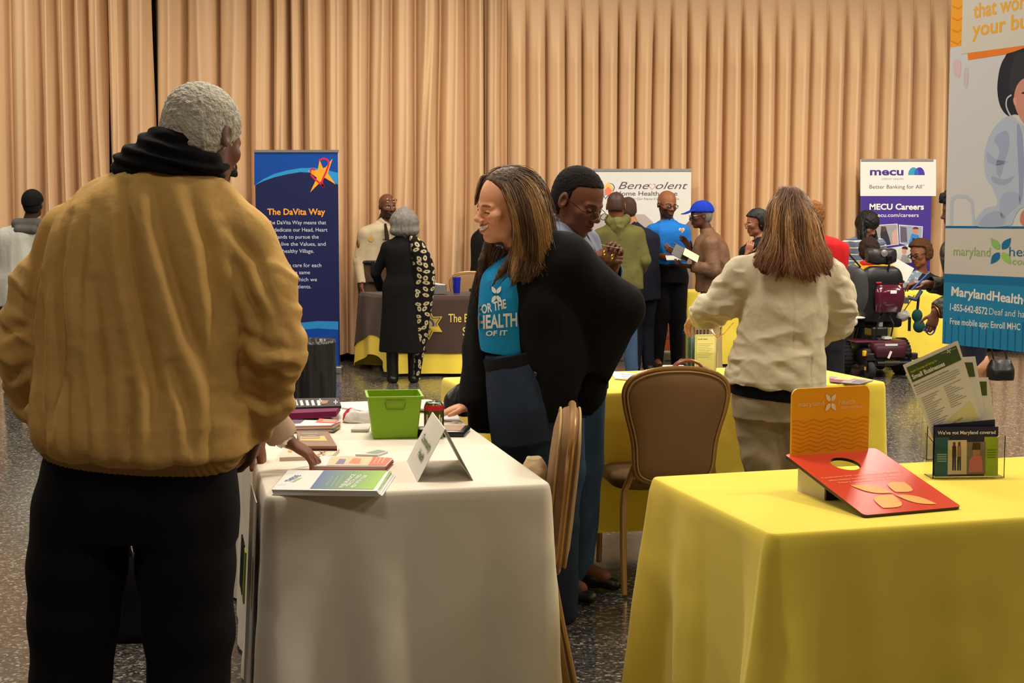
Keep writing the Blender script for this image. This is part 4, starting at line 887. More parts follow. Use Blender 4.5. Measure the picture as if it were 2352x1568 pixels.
    st = ridged(np.column_stack([sx+.25*noise(v, (5, 5, 5), 2)*.1, v[:, 1], v[:, 2]*.10]), (80, 80, 80), 2.3, 2); v = v+n*(.0009*st)[:, None].astype(np.float32)
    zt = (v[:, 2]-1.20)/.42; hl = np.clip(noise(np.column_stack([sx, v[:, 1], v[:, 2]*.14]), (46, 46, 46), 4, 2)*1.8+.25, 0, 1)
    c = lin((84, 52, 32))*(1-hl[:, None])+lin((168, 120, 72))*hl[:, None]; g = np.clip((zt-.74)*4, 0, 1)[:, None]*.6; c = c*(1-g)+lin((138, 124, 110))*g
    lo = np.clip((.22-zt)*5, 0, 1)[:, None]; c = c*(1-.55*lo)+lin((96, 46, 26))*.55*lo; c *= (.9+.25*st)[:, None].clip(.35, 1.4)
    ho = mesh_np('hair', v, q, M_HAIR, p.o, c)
    CG = [[L(u, v_, [-.03, -.10, -.125, -.150, -.168][i]) for i, (u, v_) in enumerate(st)] for st in base]
    p.strands(CG, 7000, (116, 80, 54), r=.00105, jit=.012, seed=8, hl=(214, 166, 112), hlf=.5, tip=(134, 76, 46), cut=.14, wave=.005, parent=ho)
    p.strands([[g[0]*(1-t)+g[1]*t for t in np.linspace(0, 1, 4)] for g in CG], 900, (150, 134, 118), r=.0010, jit=.010, seed=9, hl=(176, 160, 140), hlf=.5, cut=.4, parent=ho)
cream_woman()
# ---------------------------------------------------------------- people at the back of the room
def armpose(p, k, elb, wri):
    p.J['elb'+k] = np.array(elb, float); p.J['wri'+k] = np.array(wri, float)
def crowd():
    # man in black cap, far left
    x, y, _ = at(48, 700, 12.0); p = Person('person in a pale jacket with grey hood and black cap, at the left edge', x, y, 92, 1.70, 1.12, 0, 2, (70, 45, 34))
    p.P('hed', 76, 470, 12.0); p.P('shoL', 12, 535, 12).P('shoR', 105, 535, 12).P('elbL', -5, 610, 12).P('nek', 66, 515, 12); p.head(92, 0)
    p.hand('L', n=(1, 0, 0), side=(0, 1, 0)); p.body()
    p.hair('short', (24, 20, 18), grow=.005); p.top('jacket', (178, 178, 168), hem=.42, infl=.035, arm=(.075, .065, .055), m=M_COTTON, amp=.012)
    F = Field(.007); n0 = p.J['nek']; F.cone(n0+(-.08, -.04, .0), n0+(.08, -.04, .0), .055, .055); F.cone(n0+(-.06, -.09, -.05), n0+(.06, -.09, -.05), .04, .04); p.cloth(F, 'hood', (82, 80, 76), amp=.004)
    p.hair('short', (14, 14, 16), grow=.016, amp=.001, m=M_CLOTH, off=.02, slope=.35, cutoff=-.04, fr=.09, name='cap', extra=lambda F, w, R, S: F.cone(w((0, .10, .05)), w((0, .15, .045)), .045*S, .035*S, .01, fl=(R[:, 2], .25)))
    p.trousers((30, 32, 40)); p.shoes()
    # officer
    x, y, _ = at(864, 700, 14.0); p = Person('sheriff\'s officer in a tan uniform shirt and brown trousers facing the grey-haired woman', x, y, 292, 1.775, 1.05, 0, 0, (104, 62, 42), .007)
    p.P('hed', 890, 474, 13.95).P('nek', 880, 514, 13.97).P('shoR', 838, 532, 13.9).P('elbR', 824, 600, 13.9).P('wriR', 830, 652, 13.85).P('shoL', 912, 536, 14.05); p.head(300, 4, 0, S=1.02)
    p.hand('R', d=(.1, -.05, -1), n=(1, 0, 0), side=(0, -1, 0), curl=(20, 25, 20)); p.body(beard=(40, 26, 20), eyes='open', hres=.004)
    p.trousers((74, 56, 44), top=.60); p.shoes((14, 13, 13))
    def stripe(v, c): pass
    p.top('uniform_shirt', (184, 168, 138), hem=.575, infl=.018, arm=(.060, .052, .045), sleeve=.97, neckcut=.03, collar=(.022, .062, .010), m=M_COTTON)
    sv, sq = p.last; bv = BVHTree.FromPolygons([tuple(map(float, q)) for q in sv], [tuple(map(int, q)) for q in sq])
    def stick(name, c, sz, colr, rr=0, kind='disc', m=M_PRINT):
        """a small badge laid on the shirt"""
        c = np.array(c, float); d = unit(np.array([0, -1.0, 0])) if kind != 'side' else unit(np.array([-1.0, 0, 0]))
        h = bv.ray_cast(Vector(c+d*-.4) if 1 else 0, Vector(d))
        if h[0] is None: return
        nrm = h[1]*(1 if h[1].dot(Vector(d)) < 0 else -1); q = nrm.to_track_quat('Z', 'Y').to_matrix()
        b = MB(); V = [h[0]+q @ Vector((sz[0]*math.cos(t)/2, sz[1]*math.sin(t)/2, .003)) for t in np.linspace(0, 2*math.pi, 13)[:-1]]; b.plate(V, tuple(nrm*.003), colr); b.build(name, m, p.o)
    
    stick('name_plate', (-.06+.0, .0, 1.27), (.06, .014), (170, 120, 50)); stick('badge', (.085, 0, 1.27), (.05, .05), (200, 160, 70))
    F = Field(.006); e = p.J['shoR']+(p.J['elbR']-p.J['shoR'])*.45; F.ell(e+(.045, .01, .01), (.014, .04, .05)); v, q = F.mesh(); mesh_np('shoulder_patch', v, q, M_CLOTH, p.o, lin((120, 92, 36)))
    F = Field(.006); e = p.J['shoR']+(p.J['elbR']-p.J['shoR'])*.85; F.ell(e+(.038, .01, .0), (.012, .028, .022)); v, q = F.mesh(); mesh_np('sergeant_stripes', v, q, M_CLOTH, p.o, lin((190, 140, 40)))
    b = MB(); zb = .585*1.775; ring = [(.178*math.cos(t), .135*math.sin(t)+p.J['wai'][1]*.5, zb) for t in np.linspace(0, 2*math.pi, 25)[:-1]]; b.tube(ring, .022, (16, 15, 16), 8, True); ob = b.build('duty_belt', M_SHINE, p.o, True)
    for t in (.15, 1.2, 2.6, 3.4, 5.2): MB().box((.195*math.cos(t), .150*math.sin(t)+p.J['wai'][1]*.5, zb-.03), (.045, .04, .10), (16, 15, 16), rz=t, b=.008).build('belt_pouch', M_SHINE, p.o)
    MB().tube([p.J['nek']+(0, .075, .0), p.J['nek']+(0, .13, -.12), p.J['nek']+(0, .142, -.30)], [.012, .022, .026], (40, 32, 26), 8).build('necktie', M_CLOTH, p.o, True)
    p.glasses((180, 150, 90), rim=.0022, drop=-.068, y=.088, m=M_METAL)
    # grey-haired woman with a long patterned scarf
    x, y, _ = at(925, 700, 12.55); p = Person('grey-haired woman in long black dress with a leaf-print shawl, seen from behind', x, y, 96, 1.58, 1.1, 1, 2, (120, 80, 60), .007)
    p.P('hed', 928, 512, 12.6).P('nek', 930, 548, 12.56).P('shoL', 890, 562, 12.55).P('shoR', 962, 562, 12.55).P('elbL', 862, 628, 12.6).P('elbR', 985, 630, 12.6).P('wriL', 875, 660, 12.75).P('wriR', 975, 665, 12.75)
    p.head(100, 0, 0, S=1.0); p.body()
    def bob(F, w, R, S):
        F.ell(w((0, -.03, .01)), np.array([.130, .11, .11])*S, R, .03); F.ell(w((0, -.05, -.07)), np.array([.135, .085, .06])*S, R, .03)
    p.hair('bob', (112, 108, 102), grow=.022, amp=.007, m=M_HAIR, extra=bob, cutoff=-.13, off=-.10, slope=.8, sc=(60, 60, 14))
    p.top('dress', (13, 12, 14), hem=.175, infl=.018, arm=(.056, .05, .046), flare=.03, amp=.008, sc=(7, 7, 2))
    for k, s_ in (('R', 1), ('L', -1)):
        F = Field(.007); A = p.J['ank'+k]; F.cone((A[0], A[1], .04), (A[0], A[1], .42), .052, .058, .02); p.cloth(F, 'boot', (14, 13, 14), amp=.004, m=M_SHINE)
    p.shoes((15, 14, 15))
    LW = lambda u, v, d=0: p.loc(at(u, v, 12.5+d))
    F = Field(.007); F.loft([(LW(958, 872), .036, .03), (LW(962, 800), .055, .05), (LW(968, 720), .085, .07), (LW(972, 640), .105, .085), (LW(966, 590), .095, .09), (LW(955, 556), .065, .075), (LW(945, 538), .03, .04)], p.lat(), e=2.1); F.res = .0045
    def leafy(v, c):
        P2 = np.column_stack([np.arctan2(v[:, 1], v[:, 0]-.15)*.12, v[:, 2]]); g = .058; base = lin((14, 13, 13)); c[:] = base
        gi = np.floor(P2/g); k = np.zeros(len(v), bool)
        for dx in (-1, 0, 1):
            for dz in (-1, 0, 1):
                cell = gi+[dx, dz]; h1 = np.modf(np.abs(np.sin(cell[:, 0]*12.9+cell[:, 1]*78.2)*43758.5))[0]; h2 = np.modf(np.abs(np.sin(cell[:, 0]*39.3+cell[:, 1]*11.1)*23421.6))[0]
                cc = (cell+.5+np.column_stack([h1-.5, h2-.5])*.5)*g; d = P2-cc; an = h1*6.3; u = d[:, 0]*np.cos(an)+d[:, 1]*np.sin(an); w_ = -d[:, 0]*np.sin(an)+d[:, 1]*np.cos(an)
                rr = np.hypot(u/.024, w_/.015); k |= (rr < 1) & (rr > .35)
        c[k] = lin((176, 160, 124))
    p.cloth(F, 'shawl', (16, 15, 15), amp=.014, sc=(9, 9, 2.5), colfn=leafy, label='black shawl printed with pale leaves')
    # black coat behind the smiling woman's hair
    x, y, _ = at(1118, 700, 14.4); p = Person('person in a black coat mostly hidden behind the smiling woman\'s hair', x, y, 250, 1.66, 1.0, 0, 0, (110, 72, 52)); p.head(250, 5); p.P('shoR', 1104, 535, 14.4).P('elbR', 1097, 600, 14.4).P('wriR', 1104, 640, 14.3).hand('R').body(); p.hair('short', (20, 16, 14), grow=.02)
    p.top('coat', (20, 19, 19), hem=.42, infl=.025); p.trousers((20, 20, 22)); p.shoes()
    # man in the olive hooded jacket
    Y = 12.95; x, y, _ = at(1425, 700, Y); p = Person('bald man in an olive green hooded jacket and blue jeans, seen from behind', x, y, 86, 1.74, 1.14, 0, 2, (112, 66, 44), .007, stance=.08)
    p.P('hed', 1415, 474, Y).P('nek', 1418, 515, Y).P('shoL', 1377, 536, Y).P('shoR', 1462, 532, Y).P('elbL', 1362, 600, Y).P('elbR', 1480, 598, Y-.02).P('wriR', 1455, 645, Y+.15).P('wriL', 1380, 645, Y+.15)
    p.head(80, 8, 0, S=1.08); p.body(hres=.004); p.hair('short', (60, 38, 28), grow=.001, amp=.0005, m=M_SKIN, cutoff=-.05)
    p.top('jacket', (92, 88, 46), hem=.47, infl=.028, arm=(.066, .060, .052), m=M_COTTON, amp=.012, sc=(8, 8, 4), fine=.001)
    F = Field(.006); n0 = p.J['nek']; F.cone(n0+(-.075, -.02, .045), n0+(0, -.10, -.03), .045, .05); F.cone(n0+(.075, -.02, .045), n0+(0, -.10, -.03), .045, .05); F.cone(n0+(0, -.09, .01), n0+(.02, -.11, -.13), .065, .03)
    F.cone(n0+(-.075, -.02, .045), n0+(-.06, .07, .02), .04, .03); F.cone(n0+(.075, -.02, .045), n0+(.06, .07, .02), .04, .03); p.cloth(F, 'hood', (96, 92, 50), amp=.009, sc=(14, 14, 10), m=M_COTTON)
    p.trousers((58, 78, 104), w=.92); p.shoes()
    # man in the dark suit
    Y = 13.45; x, y, _ = at(1474, 700, Y); p = Person('man in a dark navy suit standing beyond the olive jacket, seen from behind', x, y, 100, 1.72, 1.0, 0, 0, (160, 104, 74), .007, stance=.05)
    p.P('hed', 1442, 482, Y+.05).P('nek', 1456, 522, Y).P('shoR', 1486, 545, Y).P('shoL', 1428, 545, Y).P('elbR', 1496, 610, Y).P('wriR', 1480, 660, Y+.1); p.head(100, 5, 0, S=1.0); p.hand('R', n=(-1, 0, 0)).body(); p.hair('short', (70, 52, 42), grow=.003, amp=.001)
    p.top('suit_jacket', (27, 28, 40), hem=.40, infl=.024, amp=.006, collar=(.02, .062, .012)); p.trousers((24, 25, 36), w=.9); p.shoes()
    # man in the blue polo shirt
    Y = 13.75; x, y, _ = at(1535, 700, Y); p = Person('bald bearded man in a bright blue polo shirt and glasses holding papers', x, y, 282, 1.78, 1.06, 0, 0, (134, 82, 54), .007, stance=.085)
    p.P('hed', 1532, 470, Y).P('nek', 1533, 510, Y).P('shoR', 1500, 526, Y).P('shoL', 1568, 528, Y+.05).P('elbR', 1504, 585, Y-.02).P('wriR', 1540, 592, Y-.22).P('elbL', 1580, 585, Y).P('wriL', 1562, 578, Y-.2)
    p.head(292, 8, -4, S=1.12); p.hand('R', d=(.9, -.3, 0), n=(0, .6, .6), side=(0, -.5, .8), curl=(25, 35, 25)).hand('L', d=(-.8, -.4, .1), n=(0, .6, .5), side=(0, -.5, .8), curl=(25, 35, 25))
    p.body(beard=(30, 20, 16), eyes='open', hres=.004); p.glasses((20, 16, 14), rim=.0026, wl=(.022, .016))
    p.trousers((16, 15, 17), top=.60, w=1.0, infl=.022, bot=(.086, .072, .07)); p.shoes((14, 13, 13))
    p.top('polo_shirt', (26, 108, 192), hem=.575, infl=.020, sleeve=.42, arm=(.072, .066, .05), m=M_COTTON, neckcut=.035, collar=(.004, .066, .010))
    b = MB(); b.tube([(.172*math.cos(t), .130*math.sin(t), .575*1.78) for t in np.linspace(0, 2*math.pi, 25)[:-1]], .018, (14, 13, 13), 8, True); b.build('belt', M_SHINE, p.o, True)
    sv, sq = p.last; bv = BVHTree.FromPolygons([tuple(map(float, q)) for q in sv], [tuple(map(int, q)) for q in sq])
    h = bv.ray_cast(Vector((-.085, .5, 1.36)), Vector((0, -1, 0)))
    if h[0] is not None:
        heart = [(16*math.sin(t)**3, 13*math.cos(t)-5*math.cos(2*t)-2*math.cos(3*t)-math.cos(4*t)) for t in np.linspace(0, 2*math.pi, 25)[:-1]]; q = Vector((0, 1, 0)).to_track_quat('Y', 'Z').to_matrix()
        b = MB(); b.plate([h[0]+Vector((hx*.0019, .004, hz*.0019)) for hx, hz in heart], (0, .003, 0), (215, 205, 200)); b.plate([h[0]+Vector((hx*.0011, .008, hz*.0011)) for hx, hz in heart], (0, .002, 0), (220, 130, 60)); b.build('heart_badge', M_PRINT, p.o)
    c = at(1550, 592, Y-.34); r = root('paper', 'white sheets held by the man in the blue polo shirt', 'paper', c); MB().box((0, 0, 0), (.17, .11, .006), (215, 215, 205), R=basis(20, 0, 0).dot(np.eye(3)) if 0 else Matrix.Rotation(.35, 3, 'X')).build('sheet', M_WHITE, r)
    # man in the blue cap
    Y = 13.2; x, y, _ = at(1640, 700, Y); p = Person('man in a brown leather jacket and blue baseball cap talking with his hands raised', x, y, 183, 1.66, 1.1, 0, 8, (84, 50, 36), .007, stance=.06)
    p.P('hed', 1610, 494, Y).P('nek', 1626, 535, Y).P('che', 1632, 580, Y).P('wai', 1637, 630, Y).P('pel', 1640, 668, Y).P('shoR', 1632, 556, Y+.20).P('shoL', 1632, 556, Y-.20).P('elbL', 1640, 622, Y-.24).P('wriL', 1588, 612, Y-.22).P('elbR', 1618, 612, Y+.2).P('wriR', 1588, 575, Y+.12)
    p.head(186, 6, 0, S=1.0); p.hand('L', d=(-.9, -.1, .1), n=(0, .3, .9), side=(0, .9, 0), curl=(20, 30, 25)).hand('R', d=(-.55, -.1, .8), n=(-.6, -.5, 0), side=(0, -.8, .3), curl=(8, 12, 8))
    p.body(brow=(120, 115, 110), hres=.004); p.hair('short', (120, 115, 110), grow=.003, amp=.001)
    p.hair('short', (24, 52, 168), grow=.017, amp=.001, m=M_CLOTH, off=.024, slope=.10, cutoff=-.03, fr=.08, name='cap', extra=lambda F, w, R, S: (F.cone(w((-.03, .085, .050)), w((-.025, .155, .030)), .040*S, .032*S, .012, fl=(R[:, 2], .22)), F.cone(w((.03, .085, .050)), w((.025, .155, .030)), .040*S, .032*S, .012, fl=(R[:, 2], .22))),
           colfn=lambda v, c: None)
    p.glasses((150, 150, 155), rim=.002, m=M_METAL)
    p.top('jacket', (110, 80, 58), hem=.475, infl=.045, arm=(.075, .066, .055), m=M_LEATH, amp=.014, sc=(9, 9, 5), fine=.002, collar=(.015, .070, .014), sleeve=.96)
    p.trousers((168, 146, 104), w=.95); p.shoes((60, 44, 34))
    r = root('folder', 'dark open folder held between the man in polo shirt and the man in cap', 'folder', at(1572, 586, Y-.30)); b = MB(); b.box((-.03, 0, .02), (.16, .006, .13), (36, 30, 26), R=Matrix.Rotation(.5, 3, 'Y') @ Matrix.Rotation(-.6, 3, 'X')); b.build('cover', M_SHINE, r)
    MB().box((.06, -.01, .0), (.15, .004, .12), (215, 200, 160), R=Matrix.Rotation(.5, 3, 'Y') @ Matrix.Rotation(-1.0, 3, 'X')).build('page', M_WHITE, r)
    # woman with glasses, partly behind the cream jacket
    Y = 11.9; x, y, _ = at(1742, 700, Y); p = Person('black-haired woman with glasses in a black top, beyond the cream jacket', x, y, 186, 1.60, 1.1, 1, 2, (140, 88, 62), .007)
    p.P('hed', 1738, 512, Y).P('nek', 1748, 550, Y).P('shoR', 1752, 570, Y+.18).P('shoL', 1752, 570, Y-.18).P('elbL', 1742, 630, Y-.2).P('wriL', 1716, 585, Y-.2); p.head(190, 8, 0)
    p.hand('L', d=(.3, 0, 1), n=(0, .5, 0), side=(1, 0, 0), curl=(40, 50, 30)); p.body(hres=.004, eyes='open'); p.hair('short', (18, 16, 16), grow=.016, m=M_HAIR, cutoff=-.09); p.glasses((190, 150, 90), rim=.0026, m=M_METAL)
    p.top('top', (20, 19, 21), hem=.42, infl=.03); p.trousers((22, 22, 26)); p.shoes()
    # woman in the red jumper
    Y = 10.9; x, y, _ = at(1897, 700, Y); p = Person('person with brown braids in a red jumper, beyond the long-haired woman', x, y, 75, 1.66, 1.1, 1, 4, (120, 74, 52), .007)
    p.P('hed', 1868, 500, Y).P('nek', 1874, 545, Y).P('shoR', 1915, 575, Y).P('elbR', 1928, 602, Y+.1).P('wriR', 1900, 640, Y+.25).P('shoL', 1842, 575, Y); p.head(70, 8, 0)
    p.body(); p.hair('braids', (122, 78, 42), grow=.018, amp=.010, cutoff=-.12, off=-.09, slope=.8, sc=(70, 70, 70)); p.top('jumper', (178, 28, 30), hem=.50, infl=.025, arm=(.07, .066, .055)); p.trousers((30, 30, 36)); p.shoes()
    # dreadlocks and striped shirt
    Y = 14.15; x, y, _ = at(1975, 700, Y); p = Person('person with long black locs in a blue-grey striped T-shirt looking down', x, y, 300, 1.66, 1.12, 1, 6, (132, 84, 60), .007)
    p.P('hed', 1992, 516, Y-.03).P('nek', 1982, 548, Y).P('shoR', 1948, 562, Y).P('shoL', 2018, 560, Y+.03).P('elbR', 1942, 608, Y-.02).P('wriR', 1965, 640, Y-.2).P('elbL', 2024, 605, Y).P('wriL', 2020, 640, Y-.15)
    p.head(318, 34, 0, S=1.05); p.hand('R', n=(0, 0, -1), curl=(25, 30, 20)).body(hres=.004); 
    def locs(F, w, R, S):
        rg = np.random.RandomState(3); H = p.J['hed']
        for k in range(40):
            an = 2*math.pi*k/40; sx, sy = math.cos(an), -abs(math.sin(an))
            a_ = w((.082*math.cos(an), -.03-.06*abs(math.sin(an))*(k % 2), .03)); b_ = a_+np.array([.035*np.sign(sx)*abs(sx)**.5, .05*(k % 3 == 0), -.14]); c_ = b_+np.array([.02*rg.randn(), .03*rg.randn()+.03, -.15-.05*rg.rand()])
            F.cone(a_, b_, .013, .011, .004); F.cone(b_, c_, .011, .008, .003)
    p.hair('locs', (20, 17, 17), grow=.016, amp=.006, cutoff=-.55, off=-.5, slope=.45, extra=locs, fr=.07, m=M_HAIR, res=.005)
    def stripes(v, c):
        z = np.mod(v[:, 2]+.015*np.sin(v[:, 0]*5), .066); c[:] = lin((104, 116, 142)); c[z < .010] = lin((222, 216, 196)); c[(z > .016) & (z < .020)] = lin((60, 66, 90))
    p.top('t_shirt', (104, 116, 142), hem=.5, infl=.03, sleeve=.42, arm=(.078, .074, .05), colfn=stripes, res=.005); p.trousers((34, 36, 46)); p.shoes()
    # seated woman with short hair beside the yellow table
    Y = 14.62; x, y, _ = at(2112, 700, Y); p = Person('seated woman with short brown hair, dark glasses and a navy blazer', x, y-.30, 222, 1.66, 1.1, 1, 0, (126, 78, 54), .007)
    p.P('hed', 2113, 583, Y-.05).P('nek', 2116, 624, Y).P('che', 2112, 655, Y).P('wai', 2108, 690, Y).P('pel', 2106, 712, Y).P('shoR', 2082, 640, Y-.12).P('shoL', 2150, 642, Y+.05).P('elbR', 2072, 678, Y-.2).P('elbL', 2152, 688, Y-.05).P('wriR', 2100, 690, Y-.35).P('wriL', 2120, 692, Y-.3)
    for k, s_ in (('L', .10), ('R', -.10)):
        c0 = at(2106, 712, Y); p.J['hip'+k] = p.loc(c0+(s_, 0, 0)); p.J['kne'+k] = p.loc(np.array([c0[0]-.10+s_, Y-.30, .46])); p.J['ank'+k] = p.loc(np.array([c0[0]-.10+s_, Y-.30, .08]))
    p.head(214, 10, 4, S=1.12); p.hand('R', n=(0, 0, -1)).hand('L', n=(0, 0, -1)); p.body(hres=.004, lips=(110, 50, 46)); p.hair('afro', (86, 56, 36), grow=.026, amp=.009, cutoff=-.07, off=.015, slope=.8, sc=(45, 45, 45)); p.glasses((16, 14, 14), rim=.0035, wl=(.023, .014))
    p.top('blouse', (150, 168, 186), hem=.50, infl=.012, sleeve=.3, neckcut=.05, colfn=lambda v, c: c.__imul__(np.where(noise(v, (40, 40, 40), 3) > .15, 1.2, .6)[:, None]))
    zt = p.J['nek']; p.top('blazer', (30, 32, 42), hem=.40, infl=.026, neckcut=.06, sleeve=.95, extra=lambda F: F.loft([(zt+(0, .20, -.42), .006, .12), (zt+(0, .19, -.25), .03, .12), (zt+(0, .14, -.06), .055, .12), (zt+(0, .12, .06), .06, .12)], (1, 0, 0), .01, 1))
    p.trousers((28, 28, 36), top=1.5) if 0 else p.trousers((28, 28, 36), top=.48, upto=0); p.shoes()
    ch = root('stool', 'dark seat under the woman in the navy blazer', 'seat', (x, Y, 0)); MB().box((0, 0, .42), (.44, .42, .05), (60, 50, 44), b=.015).build('seat', M_PLAST, ch)
    for sx in (-.19, .19):
        for sy in (-.18, .18): MB().tube([(sx, sy, 0), (sx, sy, .40)], .012, (60, 54, 50)).build('leg', M_METAL, ch)
    # person behind the tall banner
    Y = 9.0; x, y, _ = at(2232, 700, Y); p = Person('dark-haired person with bracelets and a pen, mostly hidden by the tall banner', x, y, 178, 1.68, 1.1, 1, 4, (104, 62, 44), .007)
    p.P('hed', 2198, 482, Y).P('nek', 2200, 545, Y).P('shoR', 2205, 570, Y+.18).P('shoL', 2205, 570, Y-.18).P('elbL', 2195, 690, Y-.22).P('wriL', 2148, 715, Y-.25).P('elbR', 2185, 660, Y+.2).P('wriR', 2130, 652, Y+.15)
    p.head(180, 12, 0); p.hand('L', d=(-.2, 0, -1), n=(0, .6, 0), side=(-1, 0, 0), curl=(25, 40, 30)).hand('R', d=(-.9, 0, .1), n=(0, .2, -1), side=(-.3, -.9, 0), curl=(25, 40, 30)); p.body()
    p.hair('afro', (20, 16, 15), grow=.032, amp=.02, sc=(40, 40, 40), cutoff=-.08)
    p.top('jacket', (64, 62, 58), hem=.46, infl=.03, arm=(.07, .066, .06), sleeve=.9, colfn=lambda v, c: c.__imul__(np.where(noise(v, (26, 26, 60), 6) > .1, 1.6, .6)[:, None]))
    p.trousers((40, 42, 56)); p.shoes()
    b = MB(); W = p.J['wriL']; E_ = p.J['elbL']; u_ = unit(W-E_)
    for k in range(4):
        c_ = W-u_*(.004+.014*k); s1 = unit(np.cross(u_, [0, 1, 0])); s2 = np.cross(u_, s1); MB().tube([c_+(s1*math.cos(t)+s2*math.sin(t))*.040 for t in np.linspace(0, 2*math.pi, 15)[:-1]], .0042, (206, 160, 80), 6, True).build('bracelet', M_METAL, p.o, True)
    r = root('pen', 'blue pen in the raised hand behind the tall banner', 'pen', at(2112, 648, 9.05)); MB().tube([(-.05, 0, -.05), (.05, 0, .05)], .006, (60, 84, 170)).build('barrel', M_PLAST, r)
    r = root('key_ring', 'blue plastic ring hanging from the bracelet hand beside the tall banner', 'key ring', at(2137, 752, 8.75)); MB().tube([(.03*math.cos(t), 0, .045*math.sin(t)) for t in np.linspace(0, 2*math.pi, 17)[:-1]], .005, (34, 40, 120), 6, True).build('ring', M_PLAST, r)
    for col, lab, u, v, wd, hh, dd in (((18, 17, 18), 'shiny black handbag hanging below the bottom of the tall banner', 2298, 848, .15, .13, .07), ((186, 132, 94), 'tan handbag below the bottom edge of the tall banner', 2249, 842, .13, .14, .06)):
        c_ = at(u, v, 8.75 if 'black' in lab else 8.9); r = root('handbag', lab, 'handbag', c_-(0, 0, hh/2)); F = Field(.006); F.loft([((0, 0, 0), wd*.5, dd), ((0, 0, hh*.5), wd*.52, dd*1.1), ((0, 0, hh), wd*.40, dd*.5)], (1, 0, 0), e=3); v_, q_ = F.mesh()
        v_ = v_+normals(v_, q_)*(.006*noise(v_, (20, 20, 20), 2))[:, None].astype(np.float32); mesh_np('bag_body', v_, q_, M_SHINE, r, lin(col)); s0 = (at(2215, 575, 8.9)-(c_-(0, 0, hh/2)))
        MB().tube([(-wd*.3, 0, hh), s0+(-.02, -.12, .05), s0+(.05, -.05, .07), (wd*.3, .02, hh)], .006, col, 6).build('strap', M_SHINE, r, True)
crowd()
